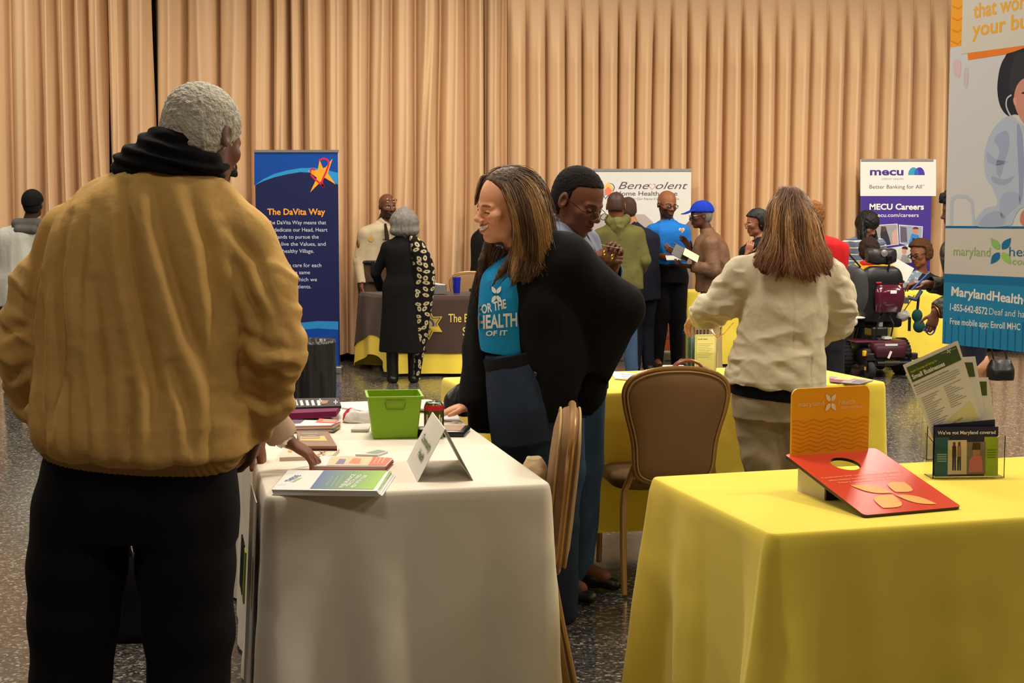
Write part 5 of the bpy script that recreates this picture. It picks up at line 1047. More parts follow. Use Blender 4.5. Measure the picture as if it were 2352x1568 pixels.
# ---------------------------------------------------------------- the power wheelchair and its rider
def wheelchair():
    Y = 13.15; x, y, _ = at(2006, 700, Y); r = root('power_wheelchair', 'maroon and black power wheelchair seen from behind beside the yellow table', 'wheelchair', (x, y, 0), rad(8)); Rx = Matrix.Rotation(math.pi/2, 3, 'Y')
    def B(name, m=M_PLAST, sm=False): 
        b = MB(); return b, lambda: b.build(name, m, r, sm)
    k = FPX
    for sx, lab in ((-1, 'drive_wheel'), (1, 'drive_wheel')):
        b, e = B(lab, M_RUBBER, True); prof = [(.10, -.045), (.150, -.048), (.168, -.035), (.172, 0), (.168, .035), (.150, .048), (.10, .045), (.09, .02)]; b.lathe(prof, (26, 25, 26), (sx*.29, .02, .172), 32, Rx)
        for j in range(28):
            t = 2*math.pi*j/28; b.box((sx*.29, .02+.172*math.cos(t), .172+.172*math.sin(t)), (.075, .018, .010), (22, 21, 22), R=Matrix.Rotation(t+math.pi/2, 3, 'X'))
        wh = e(); hb = MB(); hb.lathe([(.10, -.02), (.098, .0), (.05, .012), (.02, .02)], (54, 44, 34), (sx*.315 if sx > 0 else -.315, .02, .172), 24, Rx if sx > 0 else Matrix.Rotation(-math.pi/2, 3, 'Y'))
        for j in range(5): t = 2*math.pi*j/5; hb.box((sx*.335, .02+.055*math.cos(t), .172+.055*math.sin(t)), (.012, .08, .022), (86, 66, 40), R=Matrix.Rotation(t, 3, 'X'))
        hb.build('hub', M_METAL, wh, True)
    for sx in (-.16, .26):
        for sy in (-.34, .42):
            b, e = B('caster', M_RUBBER, True); b.lathe([(.03, -.028), (.07, -.03), (.082, -.015), (.082, .015), (.07, .03), (.03, .028)], (34, 33, 33), (sx, sy, .083), 24, Rx); w_ = e(); f = MB(); f.box((sx, sy+.0, .185), (.085, .06, .02), (24, 23, 24)); f.box((sx-.04, sy, .13), (.008, .05, .11), (24, 23, 24)); f.box((sx+.04, sy, .13), (.008, .05, .11), (24, 23, 24)); f.box((sx-.047, sy, .10), (.006, .03, .03), (214, 160, 30)); f.build('caster_fork', M_PLAST, w_)
            b, e = B('caster_arm'); b.tube([(sx, sy, .21), (sx*.8, sy*.6, .21), (sx*.6, sy*.2, .17)], .018, (26, 25, 26)); b.box((sx, sy, .215), (.06, .06, .05), (26, 25, 26), b=.008); e()
    b, e = B('motor_base', M_PLAST, True); b.box((0, 0, .20), (.40, .56, .16), (22, 20, 22), b=.03); b.box((0, -.22, .16), (.24, .16, .10), (26, 24, 26), b=.02); e()
    b, e = B('shroud', M_SHINE, True); b.box((.04, -.26, .29), (.34, .16, .10), (64, 18, 34), b=.035); b.box((.04, -.30, .25), (.30, .10, .12), (58, 16, 30), b=.03); b.box((-.02, -.10, .335), (.50, .30, .022), (70, 22, 40), b=.01); e().__setitem__('label', 'glossy maroon cover')
    b, e = B('sticker'); b.box((.04, -.345, .315), (.12, .006, .018), (206, 206, 206)); b.box((.05, -.20, .37), (.07, .1, .02), (200, 200, 195)); b.box((.02, -.36, .225), (.02, .006, .07), (214, 208, 200), R=Matrix.Rotation(.4, 3, 'Y')); e()
    b, e = B('suspension'); b.tube([(-.10, -.36, .15), (.22, -.36, .15)], .016, (22, 22, 22)); 
    for j in range(8): b.tube([(-.02+.018*j, -.36, .132), (-.014+.018*j, -.36, .168)], .005, (200, 150, 40), 6)
    b.box((-.2, -.30, .235), (.03, .04, .05), (220, 170, 30), b=.006); e()
    b, e = B('seat_post'); b.tube([(.02, -.12, .30), (.02, -.14, .58)], .022, (170, 170, 172)); b.box((0, -.08, .42), (.16, .2, .10), (24, 23, 24), b=.02); b.tube([(-.07, -.2, .35), (-.05, -.25, .55), (.02, -.2, .62)], .008, (20, 20, 20)); b.tube([(.09, -.2, .35), (.1, -.24, .5), (.05, -.2, .62)], .008, (20, 20, 20)); e()
    b, e = B('seat_cushion', M_CLOTH, True); b.box((0, .14, .50), (.50, .50, .09), (20, 20, 22), b=.03); e()
    F = Field(.006); F.loft([((0, -.10, .52), .15, .06), ((0, -.13, .62), .19, .07), ((0, -.16, .78), .205, .075), ((0, -.18, .92), .20, .07), ((0, -.18, 1.00), .17, .06), ((0, -.18, 1.03), .12, .04)], (1, 0, 0), e=3); F.ell((0, .02, .78), (.17, .14, .26), None, .02, 1); v, q = F.mesh(); mesh_np('back_shell', v, q, M_SHINE, r, lin((20, 19, 21)))
    F = Field(.005); F.loft([((.045, -.235, .61), .12, .035), ((.045, -.26, .70), .135, .05), ((.045, -.265, .80), .140, .05), ((.045, -.25, .865), .11, .035)], (1, 0, 0), e=3); v, q = F.mesh(); o_ = mesh_np('back_cover', v, q, mat('maroon_lacquer', attr=True, rough=.15, coat=.6), r, lin((74, 16, 36))); o_['label'] = 'glossy maroon back cover'
    b, e = B('logo_plate', M_PLAST); b.box((.06, -.318, .80), (.06, .006, .03), (220, 220, 220), b=.002); b.box((-.06, -.262, .885), (.05, .006, .012), (214, 36, 44)); b.box((.15, -.27, .875), (.03, .006, .010), (214, 36, 44)); e()
    F = Field(.005); F.loft([((-.14, -.15, 1.13), .06, .04), ((-.08, -.17, 1.125), .075, .055), ((0, -.18, 1.12), .072, .055), ((.08, -.17, 1.125), .075, .055), ((.14, -.15, 1.13), .06, .04)], (0, 0, 1), e=2.6); v, q = F.mesh(); v = v+normals(v, q)*(.004*noise(v, (20, 20, 20), 1))[:, None].astype(np.float32); mesh_np('headrest', v, q, M_SHINE, r, lin((34, 33, 34)))
    b, e = B('headrest_bracket', M_METAL, True); b.tube([(.03, -.22, .92), (.04, -.25, 1.05), (.03, -.25, 1.14)], .010, (60, 60, 62)); b.lathe([(.032, 0), (.032, .012), (.01, .016)], (200, 200, 200), (-.005, -.235, 1.155), 18, Matrix.Rotation(math.pi/2, 3, 'X')); b.box((.04, -.25, 1.11), (.05, .02, .05), (40, 40, 40), b=.006); e()
    for sx in (-1, 1):
        b, e = B('armrest'); b.box((sx*.26, .14, .76), (.06, .36, .035), (22, 21, 22), b=.01); b.tube([(sx*.20, -.16, .70), (sx*.27, -.15, .72), (sx*.27, .0, .75)], .014, (40, 40, 42)); b.box((sx*.23, -.18, .715), (.07, .05, .06), (70, 70, 74), b=.008); b.tube([(sx*.25, .1, .75), (sx*.25, .12, .5)], .012, (30, 30, 30)); e()
    b, e = B('cane_holder'); b.tube([(.27, -.16, .74), (.34, -.17, .72), (.40, -.16, .80)], .020, (44, 50, 84)); b.tube([(.38, -.17, .82), (.44, -.18, .9)], .012, (26, 26, 28)); e()
    b, e = B('foot_platform'); b.box((0, .62, .12), (.34, .24, .02), (30, 30, 30), b=.006); b.tube([(0, .38, .45), (0, .56, .14)], .02, (30, 30, 30)); e()
    r2 = root('pouch', 'dark green pouch hanging from the arm of the power wheelchair', 'bag', (x+.38, y-.12, .42)); F = Field(.005); F.ell((.02, 0, .05), (.055, .04, .06)); F.ell((0, 0, .15), (.05, .035, .06)); v, q = F.mesh(); mesh_np('bag_body', v, q, M_CLOTH, r2, lin((20, 62, 58))); b = MB(); b.box((-.07, 0, .07), (.025, .01, .13), (20, 20, 20)); b.tube([(-.12, 0, .2), (-.03, 0, .34)], .004, (20, 20, 20)); b.tube([(0, 0, .19), (.01, 0, .33)], .012, (22, 22, 22)); b.build('strap', M_CLOTH, r2)
    F = Field(.006); F.ell((.26, -.02, .56), (.09, .10, .06)); F.ell((.24, .1, .54), (.1, .12, .04)); v, q = F.mesh(); v = v+normals(v, q)*(.012*noise(v, (16, 16, 16), 1))[:, None].astype(np.float32)
    r3 = root('plastic_bag', 'crumpled clear white plastic bag on the seat side of the power wheelchair', 'bag', (x, y, 0), rad(8)); mesh_np('bag_body', v, q, mat('thin_white_film', attr=True, rough=.35, trans=.35), r3, lin((214, 210, 202)))
    F = Field(.006); F.ell((-.24, -.10, .555), (.12, .12, .018)); F.ell((-.28, -.18, .52), (.06, .04, .05)); v, q = F.mesh(); v = v+normals(v, q)*(.010*noise(v, (14, 14, 14), 3))[:, None].astype(np.float32)
    r4 = root('cloth', 'white cloth draped over the left side of the power wheelchair seat', 'cloth', (x, y, 0), rad(8)); mesh_np('fabric', v, q, M_CLOTH, r4, lin((222, 218, 208)))
    # the rider
    p = Person('wheelchair rider with dark curly hair in a mustard yellow jacket, seen from behind', x, y+.05, 98, 1.62, 1.12, 1, 0, (70, 44, 34), .007)
    p.J['pel'] = np.array([0, .10, .60]); p.J['wai'] = np.array([0, .06, .74]); p.J['che'] = np.array([0, .05, .90]); p.J['nek'] = np.array([-.02, .06, 1.04]); p.J['hed'] = p.loc(at(1996, 578, Y+.22))
    for k, s_ in (('R', 1), ('L', -1)):
        p.J['sho'+k] = np.array([s_*.185, .06, .985]); p.J['elb'+k] = np.array([s_*.26, .10, .80]); p.J['wri'+k] = np.array([s_*.20, .32, .80]); p.J['hip'+k] = np.array([s_*.10, .14, .60]); p.J['kne'+k] = np.array([s_*.11, .52, .62]); p.J['ank'+k] = np.array([s_*.10, .60, .19])
    p.head(80, 12, 0); p.hand('R').hand('L'); p.body(); p.hair('afro', (46, 32, 26), grow=.03, amp=.010, cutoff=-.08, off=-.05, sc=(40, 40, 40)); p.top('jacket', (196, 142, 24), hem=.34, infl=.05, arm=(.08, .07, .055), m=M_COTTON, amp=.012)
    F = Field(.006); n0 = p.J['nek']; F.cone(n0+(-.06, -.03, .0), n0+(.06, -.03, .0), .04, .04); p.cloth(F, 'collar', (170, 34, 34), amp=.003)
    F = Field(.008)
    for k in 'RL': F.cone(p.J['hip'+k], p.J['kne'+k], .085, .07, .03); F.cone(p.J['kne'+k], p.J['ank'+k], .065, .05, .02)
    p.cloth(F, 'trousers', (30, 30, 36)); 
    for k in 'RL':
        A = p.J['ank'+k]; F = Field(.007); F.cone(A-(0, .02, .02), A+(0, .14, -.03), .04, .032); v, q = F.mesh(); mesh_np('shoe', v, q, M_SHINE, p.o, lin((20, 20, 20)))
    rr = root('document', 'white sheet beside the head of the wheelchair rider', 'paper', at(2066, 618, Y+.35)); MB().box((0, 0, 0), (.24, .004, .15), (224, 220, 212), R=Matrix.Rotation(.5, 3, 'Y')).build('sheet', M_WHITE, rr)
    # dark chair back with a jacket, to the left of the wheelchair
    r5 = root('shoulder_bag', 'dark grey shoulder bag hanging beneath the red sleeve', 'bag', at(1952, 640, 11.6)-(0, 0, .12)); F = Field(.007); F.loft([((-.08, 0, .22), .10, .05), ((0, 0, .12), .14, .06), ((.04, 0, -.06), .12, .06), ((.05, 0, -.16), .08, .04)], (1, 0, .3), e=2.6); v, q = F.mesh(); mesh_np('bag_body', v, q, M_SHINE, r5, lin((58, 58, 60))); s0 = at(1912, 566, 10.95)-(at(1952, 640, 11.6)-(0, 0, .12)); MB().tube([(-.12, -.02, .22), s0+(0, .12, .05), s0+(.05, 0, .03), (.08, -.02, .22)], .008, (40, 40, 42), 6).build('strap', M_SHINE, r5, True)
wheelchair()
# ---------------------------------------------------------------- printed sheets
def text2d(txt, bold=0.0, shear=0.0, space=1.0):
    cu = bpy.data.curves.new('lettering', 'FONT'); cu.body = txt; cu.size = 1; cu.offset = bold; cu.shear = shear; cu.space_character = space; cu.resolution_u = 3
    o = bpy.data.objects.new('lettering', cu); C.objects.link(o); bpy.context.view_layer.update()
    me = bpy.data.meshes.new_from_object(o.evaluated_get(bpy.context.evaluated_depsgraph_get())); v = np.array([q.co[:2] for q in me.vertices]).reshape(-1, 2); f = [tuple(p.vertices) for p in me.polygons]
    bpy.data.objects.remove(o); bpy.data.curves.remove(cu); bpy.data.meshes.remove(me); return v, f
def ray(u, v): d = at(u, v, 1.0)-np.array([0, 0, CAMZ]); return d
class Sheet:
    """a flat printed surface: origin O, in-plane unit axes U (to the right) and V (up), N towards the reader"""
    def __init__(s, O, U, V):
        s.O = np.asarray(O, float); s.U = unit(U); s.V = unit(np.asarray(V, float)-s.U*np.dot(s.U, V)); s.N = np.cross(s.U, s.V); s.v = []; s.f = []; s.c = []; s.step = .00025
        if np.dot(s.N, -s.O) < 0 and abs(s.N[2]) < .5: pass
    def hit(s, p):
        d = ray(*p); cam_ = np.array([0, 0, CAMZ]); t = np.dot(s.O-cam_, s.N)/np.dot(d, s.N); q = cam_+d*t-s.O; return np.array([q@s.U, q@s.V])
    def add(s, P, F, col, layer):
        n = len(s.v); s.v += [(x, y, layer*s.step) for x, y in P]; s.f += [tuple(n+i for i in f) for f in F]; s.c += [tuple(lin(col))]*len(P)
    def poly(s, P, col, layer=1, px_=True):
        P = [s.hit(p) for p in P] if px_ else [np.array(p) for p in P]; tri = tessellate_polygon([[Vector((p[0], p[1], 0)) for p in P]]); s.add(P, tri, col, layer)
    def text(s, txt, a, b, h, col, layer=3, bold=.0, shear=0, px_=True, space=1.0):
        """lettering whose baseline runs from a to b (pixels of the photo, or metres), cap height h metres"""
        v, f = text2d(txt, bold, shear, space)
        if len(v) == 0: return
        A, B = (s.hit(a), s.hit(b)) if px_ else (np.array(a), np.array(b)); d = B-A; L = np.linalg.norm(d); d = d/L; e = np.array([-d[1], d[0]])
        x0, x1 = v[:, 0].min(), v[:, 0].max(); sx = L/(x1-x0); sy = h/.70
        s.add([A+d*(p[0]-x0)*sx+e*p[1]*sy for p in v], f, col, layer)
    def stroke(s, P, w, col, layer=3, taper=0):
        P = [s.hit(p) for p in P]; n = len(P); D = []
        for i in range(n-1):
            p0, p1, p2, p3 = P[max(i-1, 0)], P[i], P[i+1], P[min(i+2, n-1)]
            for t in np.linspace(0, 1, 8)[:-1]: D.append(.5*(2*p1+(p2-p0)*t+(2*p0-5*p1+4*p2-p3)*t*t+(3*p1-p0-3*p2+p3)*t**3))
        D.append(P[-1]); D = np.array(D); T = np.gradient(D, axis=0); T /= np.linalg.norm(T, axis=1, keepdims=True)+1e-9; N_ = np.column_stack([-T[:, 1], T[:, 0]]); W_ = w/2*(1-taper*np.linspace(0, 1, len(D)))[:, None]; A = D+N_*W_; B = D-N_*W_; m = len(D)
        s.add(list(A)+list(B), [(i, m+i, m+i+1, i+1) for i in range(m-1)], col, layer)
    def grad(s, P, c0, c1, n=10, layer=1):
        """strip of colour going from c0 to c1 across the quad P (pixels: left-bottom, right-bottom, right-top, left-top)"""
        Q = [s.hit(p) for p in P]
        for i in range(n):
            t0, t1 = i/n, (i+1)/n; a_ = Q[0]+(Q[1]-Q[0])*t0; b_ = Q[0]+(Q[1]-Q[0])*t1; c_ = Q[3]+(Q[2]-Q[3])*t1; d_ = Q[3]+(Q[2]-Q[3])*t0
            s.add([a_, b_, c_, d_], [(0, 1, 2, 3)], np.array(c0)*(1-(t0+t1)/2)+np.array(c1)*(t0+t1)/2, layer)
    def build(s, name, parent, m=None, base=None):
        loc = base if base is not None else np.zeros(3); M = np.column_stack([s.U, s.V, s.N])
        V = np.array(s.v)@M.T+s.O-loc; me = bpy.data.meshes.new(name); me.from_pydata([tuple(p) for p in V], [], s.f); setcol(me, np.array(s.c)); me.materials.append(m or M_PRINT)
        bm = bmesh.new(); bm.from_mesh(me)
        for f in bm.faces:
            f.normal_update()
            if f.normal.dot(Vector(s.N)) < 0: f.normal_flip()
        bm.to_mesh(me); bm.free()
        o = bpy.data.objects.new(name, me); C.objects.link(o)
        if parent is not None: o.parent = parent
        return o
def arc(cx, cy, rx, ry, a0, a1, n=24): return [(cx+rx*math.cos(rad(t)), cy-ry*math.sin(rad(t))) for t in np.linspace(a0, a1, n)]
def petal(c, L, wd, an, n=9):
    """leaf shape along direction an (degrees), from the centre outwards"""
    d = np.array([math.cos(rad(an)), -math.sin(rad(an))]); e = np.array([-d[1], d[0]]); P = []
    for t in np.linspace(0, 1, n): P.append(tuple(np.array(c)+d*L*(.12+.88*t)+e*wd*math.sin(math.pi*t**.8)*.5))
    for t in np.linspace(1, 0, n)[1:-1]: P.append(tuple(np.array(c)+d*L*(.12+.88*t)-e*wd*math.sin(math.pi*t**.8)*.5))
    return P
def rollup(label, u0, u1, v0, Y, zb, draw, foot=True, ang=0.0):
    """roll-up banner: its sheet, top rail, base and pole"""
    ug = at(u0, v0, Y); U = np.array([math.cos(rad(ang)), math.sin(rad(ang)), 0]); top = ug[2]; r = root('banner_stand', label, 'banner', (ug[0], ug[1], 0)); S = Sheet((ug[0], ug[1], 0), U, (0, 0, 1))
    W = S.hit((u1, v0))[0]; b = MB(); b.plate([(0, .0015, zb), tuple(U*W+np.array([0, .0015, zb])), tuple(U*W+np.array([0, .0015, top])), (0, .0015, top)], (0, .001, 0), (215, 215, 212)); b.build('sheet', M_PRINT, r)
    draw(S, W, top, zb); S.build('printed_artwork', r, None, np.array([ug[0], ug[1], 0]))
    b = MB(); b.box(tuple(U*W/2+np.array([0, 0, top+.008])), (W+.015, .02, .024), (196, 196, 196)); b.build('top_rail', M_METAL, r)
    b = MB(); b.box(tuple(U*W/2+np.array([0, 0, zb/2])), (W+.05, .14, zb), (190, 190, 188), b=.012)
    for sx in (.12, W-.12): b.box(tuple(U*sx+np.array([0, -.0, .010])), (.04, .42, .016), (170, 170, 168))
    b.build('roller_base', M_METAL, r); MB().tube([tuple(U*W/2+np.array([0, .03, zb])), tuple(U*W/2+np.array([0, .03, top]))], .010, (170, 170, 170)).build('pole', M_METAL, r); return r
def davita(S, W, top, zb):
    S.poly([(0, zb), (W, zb), (W, top), (0, top)], (20, 26, 74), 0, False)
    up = [(584, 426), (605, 411), (630, 399), (660, 391), (690, 386), (720, 385), (750, 390), (776, 397)]
    S.poly([(584, 346), (776, 346)]+up[::-1], (0, 66, 152), 1)
    S.poly(up+[(776, 424), (750, 405), (720, 397), (690, 395), (660, 400), (630, 407), (605, 416), (584, 426)][:8], (38, 140, 200), 2)
    dn = [(584, 770), (630, 753), (680, 742), (730, 737), (777, 738)]; S.poly(dn+[(777, 757), (730, 754), (680, 758), (640, 765), (584, 784)], (38, 130, 196), 2)
    S.poly([(584, 784), (640, 765), (680, 758), (730, 754), (777, 757), (778, 848), (584, 848)], (0, 62, 150), 1)
    S.poly([(707, 392), (730, 390), (734, 367), (742, 386), (748, 384), (764, 364), (753, 398), (772, 424), (746, 408), (712, 442), (728, 408)], (246, 160, 40), 5)
    for P_, w_ in (([(733, 368), (745, 364), (755, 372), (750, 392), (740, 416), (743, 430)], 4), ([(713, 396), (715, 388), (724, 390)], 4), ([(714, 400), (722, 410), (744, 428)], 4)):
        S.stroke(P_, w_*.0042, (208, 30, 66), 6)
    S.text('The DaVita Way', (614, 493), (747, 493), .058, (246, 160, 50), 3, .02)
    for i, (t, a_, b_) in enumerate((('The DaVita Way means that', 614, 749), ('we dedicate our Head, Heart', 612, 752), ('and Hands to pursue the', 607, 732), ('Mission, live the Values, and', 600, 748), ('create a healthy Village.', 606, 721), (None, 0, 0), ('This is how we care for each', 592, 738), ('other with the same', 610, 712), ('kindness with which we', 602, 728), ('treat our patients.', 620, 715))):
        if t: S.text(t, (a_, 515+16.6*i-.3*max(0, i-1)), (b_, 515+16.6*i-.3*max(0, i-1)), .036, (200, 208, 224), 3)
rollup('dark blue banner with a star logo headed "The DaVita Way"', 585, 776, 349, 13.3, .07, davita)
def benev(S, W, top, zb):
    S.poly([(0, zb), (W, zb), (W, top), (0, top)], (214, 212, 208), 0, False)
    S.grad([(1360, 805), (1360, 670), (1590, 670), (1590, 805)], (196, 92, 52), (222, 196, 186), 14, 1)
    S.poly([(1360, 492), (1480, 492), (1500, 510), (1470, 600), (1360, 640)], (176, 166, 162), 1); S.poly([(1590, 500), (1560, 530), (1570, 660), (1590, 680)], (120, 104, 104), 1)
    S.poly([(1480, 600), (1520, 590), (1560, 640), (1500, 680)], (216, 196, 196), 2)
    heart = lambda cx, cy, k: [(cx+16*k*math.sin(t)**3, cy-k*(13*math.cos(t)-5*math.cos(2*t)-2*math.cos(3*t)-math.cos(4*t))) for t in np.linspace(0, 2*math.pi, 29)[:-1]]
    S.poly(heart(1391, 436, 1.32), (70, 66, 70), 2); S.poly(heart(1391, 435.5, 1.18), (214, 216, 222), 3); S.poly([(1374, 424), (1392, 430), (1398, 446), (1388, 450), (1376, 440)], (140, 170, 214), 4)
    S.poly([(1387, 430), (1397, 417), (1408, 430), (1406, 446), (1389, 446)], (240, 186, 96), 5); S.poly([(1389, 436), (1397, 428), (1405, 436), (1404, 448), (1390, 448)], (226, 120, 96), 6)
    S.text('Bene', (1420, 434), (1491, 434), .075, (86, 80, 84), 3, 0, .35); S.text('olent', (1506, 434), (1580, 434), .075, (86, 80, 84), 3, 0, .35)
    S.poly(heart(1498, 428, .52), (214, 120, 130), 3); S.poly(heart(1498, 428, .40), (214, 212, 208), 4)
    S.text('Home Health Care', (1415, 449), (1556, 449), .045, (96, 90, 94), 3, .012); S.text("It's Not Just Our Name It's What We Do", (1420, 459), (1560, 459), .024, (120, 112, 114), 3)
    S.text('RNs, LPNs, GNAs, CNAs', (1430, 726), (1575, 726), .042, (120, 96, 92), 3); S.text('HHAs, LPNs, Caregivers', (1440, 741), (1572, 741), .042, (120, 96, 92), 3)
    S.text('443-473-0010', (1440, 765), (1570, 765), .055, (120, 100, 96), 3); S.text('www.benevolenthhc.com', (1430, 780), (1572, 780), .036, (90, 60, 60), 3)
rollup('wide white banner with a heart logo reading "Benevolent Home Health Care"', 1364, 1588, 392, 14.5, .085, benev)
def mecu(S, W, top, zb):
    T = lambda v: v
    S.poly([(0, zb), (W, zb), (W, top), (0, top)], (66, 46, 140), 0, False); S.poly([(1976, 450), (2150, 450), (2150, 366), (1976, 366)], (226, 222, 218), 1)
    S.text('mecu', (1998, 402), (2075, 402), .078, (66, 46, 140), 3, .03); S.text('CREDIT UNION', (2025, 413), (2075, 413), .020, (130, 126, 134), 3)
    S.poly(arc(2098, 402, 12, 18, 0, 180)+[], (52, 150, 186), 2); S.poly(arc(2112, 402, 12, 18, 0, 180), (70, 50, 160), 3); S.poly([(2100, 402), (2100, 394), (2105, 386), (2110, 394), (2110, 402)], (52, 96, 190), 4)
    S.text('Better Banking for All', (1997, 433), (2117, 433), .040, (62, 56, 90), 3); S.text('TM', (2118, 427), (2124, 427), .012, (62, 56, 90), 3)
    S.text('MECU Careers', (1997, 481), (2122, 481), .060, (236, 230, 226), 3, .03); S.text('mecu.com/careers', (2005, 498), (2110, 498), .040, (220, 214, 230), 3, .01)
    def photo(P_, bg, L):
        c_ = np.mean(P_, 0); S.poly([tuple(c_+(np.array(p)-c_)*1.06) for p in P_], (226, 224, 222), L); S.poly(P_, bg, L+1)
    photo([(2010, 518), (2060, 515), (2063, 560), (2014, 566)], (150, 150, 156), 2); S.poly([(2024, 520), (2034, 520), (2042, 545), (2046, 562), (2026, 564), (2022, 540)], (44, 44, 60), 5); S.poly([(2048, 535), (2060, 524), (2062, 560), (2050, 562)], (196, 160, 150), 5); S.poly(arc(2030, 526, 5, 6, 0, 360), (90, 60, 50), 6)
    photo([(2066, 517), (2118, 521), (2116, 568), (2068, 558)], (150, 160, 180), 2); S.poly([(2068, 520), (2082, 522), (2084, 556), (2068, 556)], (96, 90, 104), 5); S.poly([(2094, 536), (2110, 540), (2114, 566), (2086, 564)], (50, 130, 200), 5); S.poly([(2096, 546), (2110, 550), (2106, 562), (2094, 558)], (24, 40, 90), 7); S.poly(arc(2103, 530, 6, 8, 0, 360), (196, 130, 110), 6); S.poly(arc(2103, 526, 7, 5, 0, 180), (90, 50, 40), 7)
    photo([(2028, 573), (2090, 563), (2092, 602), (2030, 606)], (206, 208, 206), 8); S.poly([(2072, 584), (2084, 586), (2090, 604), (2066, 604)], (160, 160, 160), 11); S.poly(arc(2077, 576, 5.5, 8, 0, 360), (206, 150, 130), 12); S.poly(arc(2078, 571, 7, 6, -20, 180), (56, 40, 40), 13); S.poly([(2044, 590), (2052, 582), (2062, 600), (2044, 606)], (120, 118, 116), 11); S.poly(arc(2048, 586, 5, 7, 0, 360), (40, 34, 34), 12)
rollup('white and purple banner reading "mecu" and "MECU Careers"', 1979, 2142, 369, 14.88, .085, mecu)
